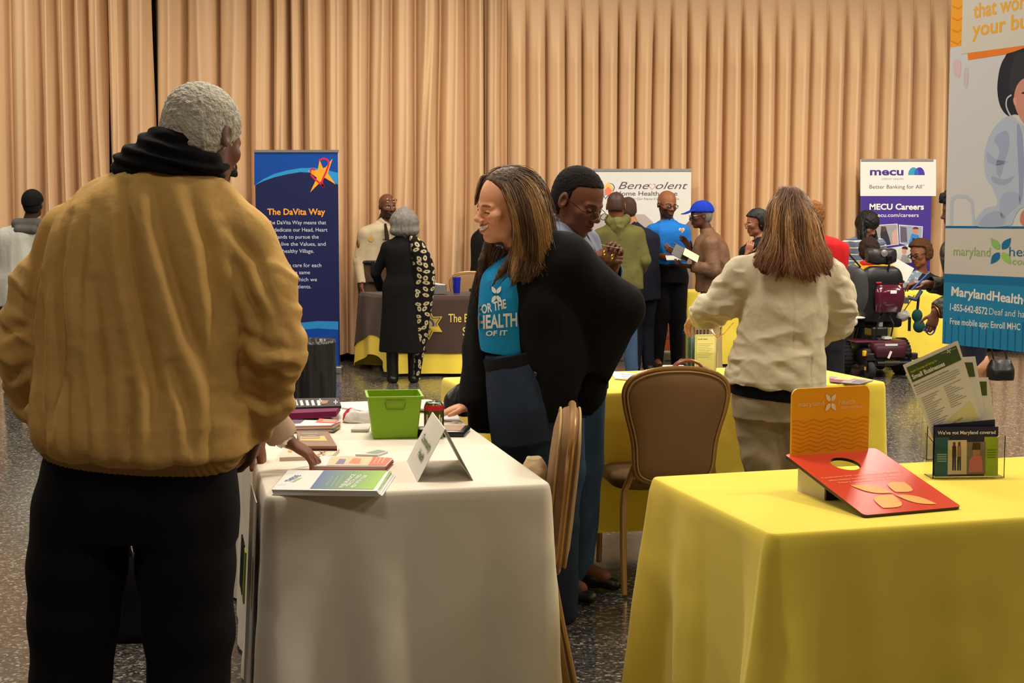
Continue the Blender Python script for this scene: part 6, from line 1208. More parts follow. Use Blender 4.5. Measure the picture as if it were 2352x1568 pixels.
def maryland():
    A = at(2172, 500, 5.2); dr = unit([.475, -.88, 0]); r = root('banner_stand', 'tall blue and white banner of a health programme cropped by the right edge', 'banner', (A[0], A[1], 0)); S = Sheet((A[0], A[1], 0), dr, (0, 0, 1)); S.step = .0002
    W = .86; zb = S.hit((2158, 788))[1]; zt = 2.66; N = np.array([S.N[0], S.N[1], 0]); O = np.array([A[0], A[1], 0])
    b = MB(); 
    n = 12; 
    P = [tuple(dr*W*t+np.array([0, 0, zb]) - N*.002) for t in (0, 1)]+[tuple(dr*W*t+np.array([0, 0, zt]) - N*.002) for t in (1, 0)]; b.plate(P, tuple(-N*.002), (214, 210, 206)); b.build('sheet', M_PRINT, r)
    Z = lambda u, v: S.hit((u, v))[1]
    z1, z2, z3, zs = Z(2165, 521), Z(2165, 628), Z(2160, 640), Z(2190, 108)
    S.poly([(0, zb), (W, zb), (W, z1), (0, z1)], (206, 200, 196), 0, False); S.poly([(0, zb), (W, zb), (W, z2), (0, z2)], (20, 112, 164), 1, False); S.poly([(0, zb), (W, zb), (W, z3-.012), (0, z3-.012)], (34, 132, 184), 2, False)
    S.poly([(0, z1), (W, z1), (W, zt), (0, zt)], (212, 214, 220), 0, False); S.poly([(0, z1-.004), (W, z1-.004), (W, z1+.004), (0, z1+.004)], (24, 104, 160), 2, False)
    for k in range(26): x = .01+k*.033; S.poly([(x, zb), (x+.006, zb), (x+.006, zb+.085+.02*math.sin(k*.7)), (x, zb+.085+.02*math.sin(k*.7))], (16, 100, 160), 3, False)
    S.poly([(0, zs), (.09, zs), (.09, zt), (0, zt)], (246, 170, 36), 1, False)
    for k in range(14):
        zz = zs+.02+k*.042
        if zz+.03 < zt:
            for (xa, xb, za, zb_) in ((.005, .035, zz, zz-.014), (.035, .065, zz-.014, zz)): S.poly([(xa, za), (xb, zb_), (xb, zb_+.005), (xa, za+.005)], (232, 132, 30), 2, False)
    S.poly([(2222, 118), (2224, 138), (2400, 110), (2400, 60)], (240, 130, 40), 3); c = S.hit((2208, 124)); S.poly([(c[0], c[1]), (W, c[1]), (W, zt), (c[0], zt)], (216, 212, 206), 4, False)
    S.text('that works for', (2236, 42), (2440, 2), .052, (240, 178, 60), 6, .02); S.text('your budget', (2233, 84), (2440, 50), .052, (240, 178, 60), 6, .02)
    # printed photo: a nurse in a pale coat
    def sm(P, k=6):
        P = [np.array(p, float) for p in P]; n = len(P); D = []
        for i in range(n):
            p0, p1, p2, p3 = (P[(i+j) % n] for j in (-1, 0, 1, 2))
            for t in np.linspace(0, 1, k)[:-1]: D.append(tuple(.5*(2*p1+(p2-p0)*t+(2*p0-5*p1+4*p2-p3)*t*t+(3*p1-p0-3*p2+p3)*t**3)))
        return D
    for P, c, l in (([(2190, 142), (2206, 140), (2205, 176), (2192, 172)], (222, 192, 200), 2), ([(2215, 160), (2224, 158), (2222, 200), (2214, 196)], (206, 196, 208), 2),
        ([(2325, 120), (2420, 110), (2420, 300), (2340, 264), (2316, 266), (2298, 244), (2291, 205), (2296, 160), (2308, 132)], (38, 36, 48), 4), ([(2342, 122), (2420, 112), (2420, 190), (2366, 176), (2340, 190), (2326, 214), (2318, 190), (2326, 148)], (52, 48, 60), 5),
        ([(2332, 208), (2344, 186), (2366, 176), (2420, 170), (2420, 300), (2366, 296), (2342, 268), (2330, 236)], (210, 146, 132), 6), ([(2346, 214), (2362, 208), (2380, 214), (2362, 217)], (70, 44, 44), 7), ([(2328, 226), (2334, 224), (2336, 240), (2330, 240)], (226, 160, 148), 7),
        ([(2322, 266), (2344, 282), (2372, 300), (2420, 310), (2420, 490), (2352, 476), (2330, 500), (2318, 518), (2240, 518), (2262, 480), (2290, 470), (2282, 436), (2264, 404), (2262, 350), (2276, 306), (2298, 278)], (182, 196, 222), 4), ([(2284, 318), (2312, 300), (2318, 330), (2308, 372), (2296, 408), (2288, 380), (2296, 346)], (160, 176, 210), 5), ([(2268, 350), (2290, 366), (2316, 372), (2294, 380), (2270, 372)], (164, 180, 212), 5), ([(2278, 404), (2306, 412), (2330, 404), (2310, 424), (2284, 420)], (160, 176, 208), 5), ([(2336, 290), (2346, 300), (2352, 350), (2350, 440), (2342, 470), (2340, 400)], (150, 166, 202), 5), ([(2352, 300), (2372, 306), (2378, 360), (2366, 420), (2354, 380)], (196, 208, 230), 5), ([(2300, 452), (2330, 440), (2344, 460), (2322, 486), (2300, 500)], (168, 184, 216), 5), ([(2262, 496), (2290, 484), (2310, 500), (2300, 518), (2250, 518)], (166, 180, 212), 5), ([(2345, 492), (2364, 478), (2420, 470), (2420, 519), (2352, 519)], (204, 132, 112), 6)): S.poly(sm(P), c, l)
    S.stroke([(2324, 218), (2314, 226), (2312, 244), (2322, 266), (2340, 282), (2352, 290)], .006, (196, 200, 208), 7)
    S.poly([(2182, 470), (2186, 452), (2200, 446), (2222, 448), (2236, 462), (2240, 518), (2234, 518), (2230, 468), (2218, 456), (2200, 454), (2190, 460), (2188, 518), (2182, 518)], (190, 200, 214), 2); pass
    S.text('maryland', (2190, 586), (2275, 589), .033, (150, 180, 110), 4); S.text('health', (2318, 588), (2400, 590), .034, (30, 110, 160), 4); S.text('connection', (2325, 607), (2440, 612), .024, (150, 180, 110), 4, 0, .2)
    for an, col in ((52, (24, 112, 160)), (128, (140, 190, 110)), (232, (24, 112, 160)), (308, (150, 200, 100))): S.poly(petal((2299, 576), 38, 17, an), col, 5)
    S.text('MarylandHealthConnection.gov', (2185, 678), (2540, 722), .033, (232, 230, 226), 4, .025); S.text('1-855-642-8572', (2182, 712), (2268, 722), .025, (224, 226, 228), 4, .02); S.text('Deaf and hard of hearing', (2272, 722), (2450, 738), .024, (214, 220, 226), 4); S.text('Free mobile app: Enroll MHC', (2182, 744), (2344, 758), .023, (226, 228, 228), 4, .012)
    S.build('printed_artwork', r, None, O)
    b = MB(); b.tube([tuple(dr*-.01+np.array([0, 0, zt])), tuple(dr*(W+.01)+np.array([0, 0, zt]))], .010, (180, 180, 180)); b.build('top_rail', M_METAL, r)
    b = MB(); q = dr*.62-N*.03; b.tube([tuple(q+np.array([0, 0, .02])), tuple(q+np.array([0, 0, zt]))], .014, (160, 160, 160)); b.build('pole', M_METAL, r)
    b = MB(); b.box(tuple(q+np.array([0, 0, .012])), (.34, .34, .02), (60, 60, 60), b=.006); b.build('base_plate', M_METAL, r)
maryland()
# lettering and badge on the brown cover
def cover_print():
    r = [o for o in C.objects if o.name.startswith('table_cover')][0]; Y = 12.955; S = Sheet((-1.2, Y-.045, 0), (1, 0, 0), (0, 0, 1)); S.step = .0004
    S.text('The Baltimore City', (1029, 741), (1180, 741), .078, (226, 204, 96), 3, .008); S.text("Sheriff's Office", (1062, 772), (1185, 772), .078, (226, 204, 96), 3, .008)
    def star(c, R1, R2, n=6, a0=90): return [(c[0]+(R1 if i % 2 == 0 else R2)*math.cos(rad(a0+i*180/n)), c[1]-(R1 if i % 2 == 0 else R2)*math.sin(rad(a0+i*180/n))) for i in range(2*n)]
    S.poly(star((984, 746), 36, 20), (206, 176, 66), 1); S.poly(star((984, 746), 32, 17), (50, 42, 34), 2); S.poly(star((984, 746), 28, 15), (176, 150, 66), 3); S.poly(arc(984, 746, 13, 13, 0, 360, 25)[:-1], (60, 70, 110), 4); S.poly(arc(984, 746, 8, 8, 0, 360, 17)[:-1], (190, 150, 80), 5)
    o = S.build('lettering', None); V = o.data.vertices; bv = BVHTree.FromObject(r, bpy.context.evaluated_depsgraph_get())
    for q in V:
        h = bv.ray_cast(Vector((q.co.x, q.co.y-.5, q.co.z)), Vector((0, 1, 0)))
        if h[0] is not None: q.co.y = h[0].y-.004-(Y-.045-q.co.y)
    o.parent = r
bpy.context.view_layer.update(); cover_print()
# T-shirt lettering of the smiling woman, laid on the shirt surface
def tee_print(p):
    v, q = p.tee; bv = BVHTree.FromPolygons([tuple(map(float, x)) for x in v], [tuple(map(int, x)) for x in q]); V = []; F = []; cam_l = p.loc((0, 0, CAMZ))
    def put(P, f):
        n = len(V)
        for (u, vv) in P:
            d = p.B.T@ray(u, vv); d = unit(d); h = bv.ray_cast(Vector(cam_l), Vector(d)); V.append((h[0]-Vector(d)*.004) if h[0] is not None else Vector(cam_l+d*4.85))
        F.extend([tuple(n+i for i in t) for t in f])
    for txt, a, b, hh, sh in (('FOR THE', (1100, 722), (1166, 706), 20, .25), ('HEALTH', (1098, 755), (1190, 748), 30, .1), ('OF IT', (1116, 771), (1166, 769), 11, .1)):
        w_, f_ = text2d(txt, .03, sh); a = np.array(a, float); b = np.array(b, float); d = (b-a); L = np.linalg.norm(d); d /= L; e = np.array([d[1], -d[0]]); x0, x1 = w_[:, 0].min(), w_[:, 0].max()
        put([a+d*(x-x0)/(x1-x0)*L+e*y*hh/.7 for x, y in w_], f_)
    for an in (60, 120, 240, 300):
        P = petal((1140, 676), 22, 9, an); tri = tessellate_polygon([[Vector((*x, 0)) for x in P]]); put(P, tri)
    me = bpy.data.meshes.new('lettering'); me.from_pydata([tuple(x) for x in V], [], F); setcol(me, lin((214, 218, 214))[None, :]); me.materials.append(M_PRINT); o = bpy.data.objects.new('lettering', me); C.objects.link(o)
    o.parent = [c for c in p.o.children if c.name.startswith('t_shirt')][0]
tee_print(BW)
# ---------------------------------------------------------------- chairs
M_CHAIR = mat('bronze_frame', attr=True, rough=.3, metal=.45)
def chair(label, x, y, rz, group=None):
    r = root('banquet_chair', label, 'chair', (x, y, 0), rz, group)
    hw = [(.455, .06), (.462, .11), (.48, .145), (.51, .160), (.56, .165), (.62, .170), (.68, .183), (.74, .200), (.80, .212), (.84, .214), (.875, .200), (.90, .17), (.918, .12), (.928, .06), (.930, 0)]
    tilt = lambda z: -.225-.10*(z-.45)                    # the back leans away; forward is +y
    out = [(w, z) for z, w in hw]+[(-w, z) for z, w in hw[::-1][1:]]
    o2 = []; m_ = len(out)
    for i in range(m_):
        p0, p1, p2, p3 = (np.array(out[(i+j) % m_]) for j in (-1, 0, 1, 2))
        for t in (0, .33, .66): o2.append(tuple(.5*(2*p1+(p2-p0)*t+(2*p0-5*p1+4*p2-p3)*t*t+(3*p1-p0-3*p2+p3)*t**3)))
    out = o2
    MB().tube([(a_, tilt(z), z) for a_, z in out], .0105, (168, 128, 80), 10, True).build('back_frame', M_CHAIR, r, True)
    for nm, sg in (('back_panel', -1), ('backrest', 1)):
        V = []; F = []; rings = [1.0, .97, .90, .75, .5, .25]; dep = [.0, .012, .020, .024, .026, .027]; n = len(out); c0 = np.array([0, .68])
        for k_, d_ in zip(rings, dep):
            for a_, z in out: q = c0+(np.array([a_, z])-c0)*k_*.985; V.append((q[0], tilt(q[1])+sg*d_*(2.0 if sg > 0 else 1.3), q[1]))
        V.append((0, tilt(.68)+sg*.027*(2.0 if sg > 0 else 1.3), .68))
        for i in range(len(rings)-1):
            for j in range(n): F.append((i*n+j, i*n+(j+1) % n, (i+1)*n+(j+1) % n, (i+1)*n+j))
        for j in range(n): F.append(((len(rings)-1)*n+j, (len(rings)-1)*n+(j+1) % n, len(V)-1))
        mesh_np(nm, V, F, M_CLOTH, r, lin((140, 108, 76)))
        MB().tube([(a_*.955, tilt(c0[1]+(z-c0[1])*.955)+sg*(.022 if sg < 0 else .034), c0[1]+(z-c0[1])*.955) for a_, z in out], .0035, (176, 146, 96), 6, True).build('piping', M_CLOTH, r.children[-1] if 0 else r, True)
    F = Field(.006); F.loft([((0, .03, .415), .215, .20), ((0, .03, .44), .228, .215), ((0, .03, .468), .222, .208), ((0, .03, .482), .18, .17)], (1, 0, 0), e=4); v, q = F.mesh(); mesh_np('seat', v, q, M_CLOTH, r, lin((122, 94, 64)))
    for sx in (-1, 1):
        MB().tube([(sx*.155, tilt(.56)-.0, .56), (sx*.175, -.20, .47), (sx*.195, -.195, .42), (sx*.205, -.215, .36), (sx*.21, -.245, .2), (sx*.213, -.285, .012)], [.013, .014, .014, .014, .0135, .0125], (164, 128, 82), 10).build('leg', M_CHAIR, r, True)
        MB().tube([(sx*.185, .16, .43), (sx*.20, .215, .41), (sx*.205, .24, .37), (sx*.205, .25, .25), (sx*.205, .265, .012)], [.014, .014, .014, .0135, .0125], (164, 128, 82), 10).build('leg', M_CHAIR, r, True)
    MB().tube([(-.2, .2, .412), (.2, .2, .412)], .01, (150, 110, 64)).build('seat_rail', M_CHAIR, r, True)
    return r
cx, cy, _ = at(1516, 1000, 5.66); chair('brown banquet chair facing the middle yellow table, its rounded back to the viewer', cx, cy, rad(8)).scale = (.97, .97, .965)
cx, cy, _ = at(1292, 1100, 4.12); chair('brown banquet chair seen edge-on beside the white table', -.094, 4.08, rad(88.5))
x_, y_, _ = at(1080, 700, 13.98); chair('gold-framed chair behind the table with the brown cover', x_, y_, rad(180))
# ---------------------------------------------------------------- small props
def thing_mesh(name, label, cat, mb, mname='body_mesh', m=None, loc=(0, 0, 0), group=None, smooth=False):
    o = mb.build(name, m or M_PLAST, None, smooth); o.location = loc; tag(o, label, cat, group); return o
def flat_item(name, label, cat, P, z, th, col, art=None, group=None, m=None, zr=None):
    """a thin printed item lying on the table; P = its corners in the photo (front-left, front-right, back-right, back-left)"""
    Q = [atz(u, v, zr or z)*[1, 1, 0]+[0, 0, z] for u, v in P]; c = np.mean(Q, 0); c[2] = z-th; r = root(name, label, cat, c, 0, group); b = MB(); b.plate([tuple(q-c-(0, 0, th)) for q in Q], (0, 0, th), col); o = b.build('sheets', m or M_WHITE, r)
    if art:
        S = Sheet(Q[0], Q[1]-Q[0], (Q[3]-Q[0])); S.step = .0004; art(S); S.v = [(x, y, l+.0004) for x, y, l in S.v]; S.build('print', r, None, c)
    return r
def lines(S, a, b, n, gap, col, w=2, layer=2, px0=None):
    for i in range(n): d = np.array(gap)*i; a_ = np.array(a)+d; b_ = np.array(b)+d; S.poly([a_, b_, b_+(0, -w*.6), a_+(0, -w*.6)], col, layer)
def artA(S):
    S.grad([(712, 1122), (857, 1124), (888, 1081), (744, 1080)], (66, 92, 146), (130, 176, 20), 14, 1)
    for i, (t, a, b) in enumerate((('HELP WITH YOUR', (846, 1092), (812, 1121)), ('HEALTH AND', (832, 1091), (799, 1118)), ('INSURANCE', (818, 1090), (786, 1121)))): S.text(t, b, a, .011, (206, 216, 200), 3, .03)
    for i, (a, b) in enumerate((((778, 1093), (762, 1118)), ((790, 1092), (772, 1117)), ((766, 1094), (750, 1116)))): S.text('services in your area', b, a, .005, (170, 186, 196), 3)
    S.text('THRIVE', (666, 1106), (692, 1092), .016, (50, 96, 150), 3, .03); S.text('WELL', (676, 1108), (694, 1097), .010, (150, 186, 40), 3, .03); S.text('CALL', (640, 1115), (660, 1112), .006, (90, 130, 160), 3)
for k in range(5):
    dx = [6, 4, 2, 1, 0][k]; flat_item('booklet', 'booklet beneath the top one in the blue and green stack on the white table' if k < 4 else 'top booklet, white with a blue to green panel, nearest edge of the white table', 'booklet', [(624+dx, 1124+dx*.2), (866+dx*2, 1127), (894+dx*2.4, 1082), (662+dx, 1079)], TZ+.003*(k+1), .0026, (214, 214, 210), artA if k == 4 else (lambda S: S.poly([(860, 1124), (872, 1124), (900, 1083), (890, 1082)], (120, 166, 30), 1)), 'booklets in the blue and green stack' if k < 4 else None, zr=TZ+.015)
def artB(S):
    S.poly([(845, 1069), (885, 1069), (901, 1052), (858, 1049)], (206, 84, 44), 1); S.poly([(750, 1069), (845, 1069), (858, 1050), (790, 1047), (760, 1050)], (216, 176, 140), 1); S.poly([(800, 1064), (826, 1066), (830, 1054), (812, 1052)], (196, 110, 70), 2); S.poly([(770, 1066), (790, 1066), (795, 1055), (780, 1054)], (110, 90, 130), 2); lines(S, (858, 1066), (866, 1053), 3, (9, 0), (230, 190, 150), 5, 3)
for k in range(7):
    d = (k*37 % 5)-2; flat_item('pamphlet', 'pamphlet lower down in the orange and red stack beside the cream booklets' if k < 6 else 'top pamphlet, orange-red end, in the middle of the white table', 'pamphlet', [(712+d, 1069+0*k), (886+d, 1070), (903+d, 1052), (738+d, 1046)], TZ+.0024*(k+1), .002, [(196, 120, 96), (210, 200, 200), (150, 60, 60), (200, 190, 200), (176, 90, 80), (212, 204, 200), (216, 210, 206)][k], artB if k == 6 else None, 'pamphlets in the orange and red stack' if k < 6 else None, zr=TZ+.0168)
def artC(S): S.text('Thank You', (744, 1049), (752, 1034), .008, (160, 130, 110), 2); S.poly(arc(666, 1036, 5, 3, 0, 360, 9)[:-1], (196, 150, 90), 2); S.poly([(728, 1044), (745, 1036), (747, 1038), (731, 1046)], (186, 130, 90), 2); S.poly([(736, 1034), (744, 1046), (741, 1046), (733, 1036)], (186, 130, 90), 2)
for k in range(3): flat_item('booklet', 'cream booklet beneath another under the reaching hand' if k < 2 else 'top cream booklet with small gold flowers under the reaching hand', 'booklet', [(642, 1050), (762, 1046), (780, 1030), (652, 1028)], TZ+.004*(k+1), .0035, (214, 200, 178), artC if k == 2 else None, 'cream booklets under the hand' if k < 2 else None, zr=TZ+.012)
flat_item('notepad', 'small pad with a grey-green cover, in front of the green bin', 'notepad', [(816, 1043), (868, 1044), (891, 1036), (872, 1031)], TZ+.006, .005, (200, 204, 196), lambda S: S.poly([(840, 1040), (866, 1042), (886, 1036), (868, 1033)], (130, 146, 124), 1))
def artD(S): S.poly([(690, 1012), (752, 1013), (745, 1001), (690, 1000)], (196, 176, 96), 1); S.poly([(690, 1001), (740, 1000), (738, 993), (690, 992)], (110, 104, 116), 1); lines(S, (692, 1008), (735, 1007), 3, (0, -4), (150, 110, 100), 3, 2); S.text('TODAY', (690, 997), (730, 997), .012, (210, 206, 200), 3, .02)
for k in range(3): flat_item('book', 'book beneath the top one, right behind the fingers of the reaching hand' if k < 2 else 'top book with a colourful photo cover behind the reaching hand', 'book', [(690, 1024-0), (774, 1024), (754, 991), (682, 991)], TZ+.009*(k+1), .0085, (60, 56, 60) if k < 2 else (150, 120, 104), artD if k == 2 else None, 'photo cover books' if k < 2 else None, zr=TZ+.027)
def artE(S): S.poly([(724, 970), (770, 972), (781, 965), (734, 961)], (214, 86, 58), 1); S.poly([(655, 974), (690, 972), (700, 964), (660, 964)], (90, 50, 84), 1); lines(S, (740, 968), (770, 969), 2, (3, -3), (232, 190, 170), 2, 2)
for k in range(10): flat_item('pamphlet', 'brochure within the tall stack below the maroon folders' if k < 9 else 'top brochure with a coral red end below the maroon folders', 'pamphlet', [(642+(k*13 % 5), 978), (760+(k*7 % 9), 976), (780+(k*7 % 5), 966), (650, 963)], TZ+.0028*(k+1), .0024, [(210, 206, 210), (90, 70, 110), (216, 190, 110), (200, 196, 204), (200, 90, 70), (120, 110, 140), (214, 200, 150), (180, 176, 190), (206, 96, 66), (216, 210, 212)][k], artE if k == 9 else None, 'brochures in the tall stack' if k < 9 else None, zr=TZ+.028)
def artF(S): 
    for i in range(5): u = 678+i*13; S.poly([(u, 932), (u+7, 931), (u+3, 919), (u-3, 920)], (206, 206, 208), 2)
    S.poly([(735, 920), (755, 920), (750, 927), (738, 928)], (150, 110, 70), 2)
    for (u, v) in ((735, 921), (771, 924)): S.poly([(u-1, v-5), (u+1, v-5), (u+1, v+5), (u-1, v+5)], (214, 214, 214), 3); S.poly([(u-5, v-1), (u+5, v-1), (u+5, v+1), (u-5, v+1)], (214, 214, 214), 3)
for (zz, P, col, lab, art) in ((.010, [(640, 962), (760, 955), (764, 942), (650, 944)], (110, 20, 66), 'lowest maroon folder at the far left of the white table', None), (.020, [(640, 958), (760, 953), (770, 936), (650, 940)], (196, 180, 186), 'pale folder between the two maroon ones', None), (.042, [(640, 950), (772, 944), (782, 930), (650, 934)], (112, 20, 70), 'upper maroon folder carrying the dark photo leaflets', None), (.048, [(650, 936), (784, 932), (778, 913), (660, 915)], (62, 54, 58), 'dark leaflets with white arrows and crosses on the maroon folders', artF)):
    flat_item('folder', lab, 'folder', P, TZ+zz, .009 if zz < .04 or zz > .045 else .020, col, art)
flat_item('paper', 'white papers fanned out behind the green bin', 'paper', [(785, 935), (842, 944), (860, 930), (795, 925)], TZ+.006, .005, (212, 208, 204), None)
F = Field(.004); c = atz(822, 968, TZ); F.loft([((0, 0, .0), .055, .05), ((0, 0, .02), .05, .045), ((.005, 0, .038), .035, .03)], (1, 0, 0), e=2.6); v, q = F.mesh(); v = v+normals(v, q)*(.012*noise(v, (30, 30, 30), 2))[:, None].astype(np.float32)
cc = np.tile(lin((214, 206, 202)), (len(v), 1)); k_ = (noise(v, (22, 22, 22), 9) > .18); cc[k_] = lin((176, 24, 50)); o = mesh_np('candy_bag', v, q, M_WHITE, None, cc); o.location = c; tag(o, 'crumpled white packet with red print against the left side of the green bin', 'packet')
flat_item('paper', 'stack of thin paper bags in front of the red and white packet', 'paper', [(806, 986), (846, 986), (850, 976), (816, 976)], TZ+.010, .008, (196, 190, 178), None)
# green bin
def bin_():
    c = atz(905, 1000, TZ); r = root('storage_bin', 'translucent green plastic bin near the middle of the white table', 'bin', c, rad(8)); V = []; F = []
    rings = [(.068, .0), (.072, .004), (.082, .10), (.0855, .136), (.092, .137), (.092, .143), (.084, .143), (.080, .10), (.0665, .006)]
    for s_, z in rings:
        for sx, sy in ((-1, -1), (1, -1), (1, 1), (-1, 1)):
            for t in (-12, 0, 12):
                a_ = math.atan2(sy, sx)+rad(t); rc = .012; V.append((sx*(s_*1.04-rc)+rc*math.cos(a_)*1.0, sy*(s_*1.06-rc)+rc*math.sin(a_), z))
    n = 12
    for i in range(len(rings)-1):
        for j in range(n): F.append((i*n+j, i*n+(j+1) % n, (i+1)*n+(j+1) % n, (i+1)*n+j))
    F.append(tuple(range(n-1, -1, -1))); F.append(tuple((len(rings)-1)*n+k for k in range(n)))
    m = mat('green_plastic', (126, 172, 6), rough=.4, spec=.4, sss=.15); mesh_np('tub', V, F, m, r, None, False)
    b = MB(); pts = [(-.030, -.0945, .128), (.030, -.0945, .128), (.033, -.0935, .118), (.027, -.092, .100), (-.027, -.092, .100), (-.033, -.0935, .118)]; b.tube(pts, .0016, (96, 130, 10), 6, True); b.build('handle_rim', M_PLAST, r, True)
    for i, (x, y, col) in enumerate(((-.02, .02, (90, 150, 170)), (.02, .03, (90, 160, 150)))):
        o = MB().box((0, 0, 0), (.06, .05, .10), col, rz=.3*i).build('card', M_PRINT); o.location = tuple(c+np.array([x, y, .075])); tag(o, ('blue-green card standing inside the green bin, %s' % ('left one', 'right one')[i]), 'card')
bin_()
# tent card
def tent():
    bl, br, bk = atz(960, 1106, TZ+.001), atz(1086, 1106, TZ+.001), .34; d = unit([-.16, .985, 0])
    bl = np.array([bl[0], bl[1], TZ+.001]); br = np.array([br[0], bl[1]+.02, TZ+.001]); ap = (bl+br)/2+np.array([0, 0, .145]); r = root('tent_card', 'white folded tent card standing at the near right of the white table', 'card', tuple((bl+br)/2+d*bk/2)); c = (bl+br)/2+d*bk/2
    th = .0012
    for nm, p0, sg in (('left_panel', bl, -1), ('right_panel', br, 1)): b = MB(); b.plate([p0-c, p0+d*bk-c, ap+d*bk-c, ap-c], (sg*th, 0, 0), (218, 216, 208)); b.build('panel', M_WHITE, r)
    S = Sheet(bl, -d, ap-bl); S.step = .0008; S.v = []; 
    L = np.linalg.norm(ap-bl)
    S.text('Community', (-.27, .082), (-.05, .082), .022, (70, 110, 60), 2, .02, px_=False); S.text('Health', (-.20, .044), (-.08, .044), .022, (60, 96, 60), 2, .02, px_=False)
    S.v = [(x, y, l+.0022) for x, y, l in S.v]; S.build('print', r, None, c)
tent()
def can():
    c = atz(997, 1006, TZ); r = root('drink_can', 'green and white drink can with red rim beside the green bin', 'can', c); b = MB(); b.lathe([(.024, 0), (.030, .004), (.033, .012), (.033, .104), (.030, .113), (.0265, .119)], (104, 112, 60), n=32); b.build('can_body', M_METAL, r, True); b = MB(); b.lathe([(.0333, .095), (.0333, .104), (.0305, .112)], (176, 20, 40), n=32, cap=False); b.build('red_band', M_PLAST, r, True)
    b = MB(); b.lathe([(.0265, .119), (.027, .121), (.025, .1215), (.023, .117), (.0, .117)], (190, 190, 188), n=32); b.tube([(0, -.012, .119), (.006, 0, .1195), (0, .008, .119), (-.006, 0, .1195)], .0016, (200, 200, 200), 6, True); b.build('lid', M_METAL, r, True)
    S = Sheet(c+np.array([0, -.034, 0]), (1, 0, 0), (0, 0, 1))
    v_, f_ = text2d('ZEST', .03); x0, x1 = v_[:, 0].min(), v_[:, 0].max()
    V = [(.0338*math.sin((p[0]-x0)/(x1-x0)*1.5-.75+.2), -.0338*math.cos((p[0]-x0)/(x1-x0)*1.5-.75+.2), .060+p[1]*.026) for p in v_]
    me = bpy.data.meshes.new('print'); me.from_pydata(V, [], f_); 
    bpy.data.meshes.remove(me)
    b = MB()
    for k in range(9): t = -.9+.22*k; b.box((.0334*math.sin(t), -.0334*math.cos(t), .062+.006*math.sin(k*2.1)), (.0045, .001, .030), (196, 200, 176) if k % 3 else (150, 60, 60), rz=t)
    b.build('print', M_PRINT, r)
can()
c = atz(994, 944, TZ+.002); o = MB().lathe([(.05, 0), (.075, .004), (.095, .014), (.097, .016), (.094, .017), (.074, .008), (.05, .004)], (216, 212, 206), n=36).build('plate', M_WHITE, None, True); o.location = atz(992, 940, TZ+.002); tag(o, 'white paper plate behind the drink can', 'plate')
c = atz(1042, 996, TZ); r = root('phone', 'black phone with a tan picture case lying under the hand', 'phone', c, rad(-6)); MB().box((0, 0, .010), (.095, .15, .02), (20, 19, 20), b=.008).build('case', M_PLAST, r, True); MB().box((-.004, 0, .0205), (.072, .12, .002), (150, 112, 84), b=.0008).build('picture', M_PRINT, r)
c = atz(974, 1000, TZ); o = MB().box((0, 0, .014), (.05, .07, .028), (24, 20, 22), b=.010).build('wallet', M_SHINE, None, True); o.location = c; tag(o, 'small black wallet at the right side of the green bin', 'wallet')
flat_item('paper', 'white sheet between the drink can and the phone', 'paper', [(1010, 962), (1060, 972), (1050, 948), (1015, 942)], TZ+.003, .002, (214, 212, 208), None)
c = atz(1046, 958, TZ); r = root('handbag', 'black handbag slumped on the white table next to the blazer sleeve', 'handbag', c+(-.0, .10, 0)); F = Field(.005); F.loft([((0, 0, .0), .05, .045), ((.0, 0, .05), .045, .04), ((.02, 0, .09), .03, .025), ((.028, 0, .112), .012, .012)], (1, 0, 0), e=2.4); v, q = F.mesh(); v = v+normals(v, q)*(.006*noise(v, (22, 22, 22), 2))[:, None].astype(np.float32); mesh_np('bag_body', v, q, M_SHINE, r, lin((18, 17, 18)))
# bag on the seat of the near chair
F = Field(.005); F.loft([((0, 0, 0), .045, .07), ((0, 0, .12), .045, .08), ((0, 0, .22), .040, .065), ((0, 0, .275), .025, .03)], (1, 0, 0), e=2.4); v, q = F.mesh(); v = v+normals(v, q)*(.012*noise(v, (18, 18, 18), 2))[:, None].astype(np.float32)
o = mesh_np('cloth_bag', v, q, M_COTTON, None, lin((196, 170, 130))); o.location = (.066, 4.20, .485); tag(o, 'crumpled beige cloth bag on the seat of the edge-on brown chair', 'bag')
# brown leather bag with handles on the seat of the other chair
c = at(1580, 870, 5.98); r = root('handbag', 'tan leather handbag whose handles show above the round chair back', 'handbag', (c[0], c[1], .757)); F = Field(.005); F.loft([((0, 0, 0), .10, .05), ((0, 0, .05), .10, .045), ((0, 0, .085), .085, .02)], (1, 0, 0), e=3); v, q = F.mesh(); mesh_np('bag_body', v, q, M_SHINE, r, lin((128, 66, 36)))
for dy in (-.02, .025): MB().tube([(.062*math.cos(t), dy, .07+.042*math.sin(t)) for t in np.linspace(0, math.pi, 13)], .006, (138, 70, 40), 8).build('handle', M_SHINE, r, True)
c = at(1548, 850, 6.25); o = MB().box((0, 0, .03), (.10, .08, .06), (214, 210, 200), b=.006).build('box', M_WHITE, None); o.location = (c[0], c[1], .757); tag(o, 'small white box behind the tan leather handbag handles', 'box')
flat_item('paper', 'loose white papers at the left of the middle yellow table', 'paper', [(1412, 868), (1472, 872), (1470, 858), (1404, 852)], TZ+.008, .005, (222, 220, 214), lambda S: lines(S, (1430, 868), (1460, 869), 3, (-2, -4), (150, 150, 150), 1))
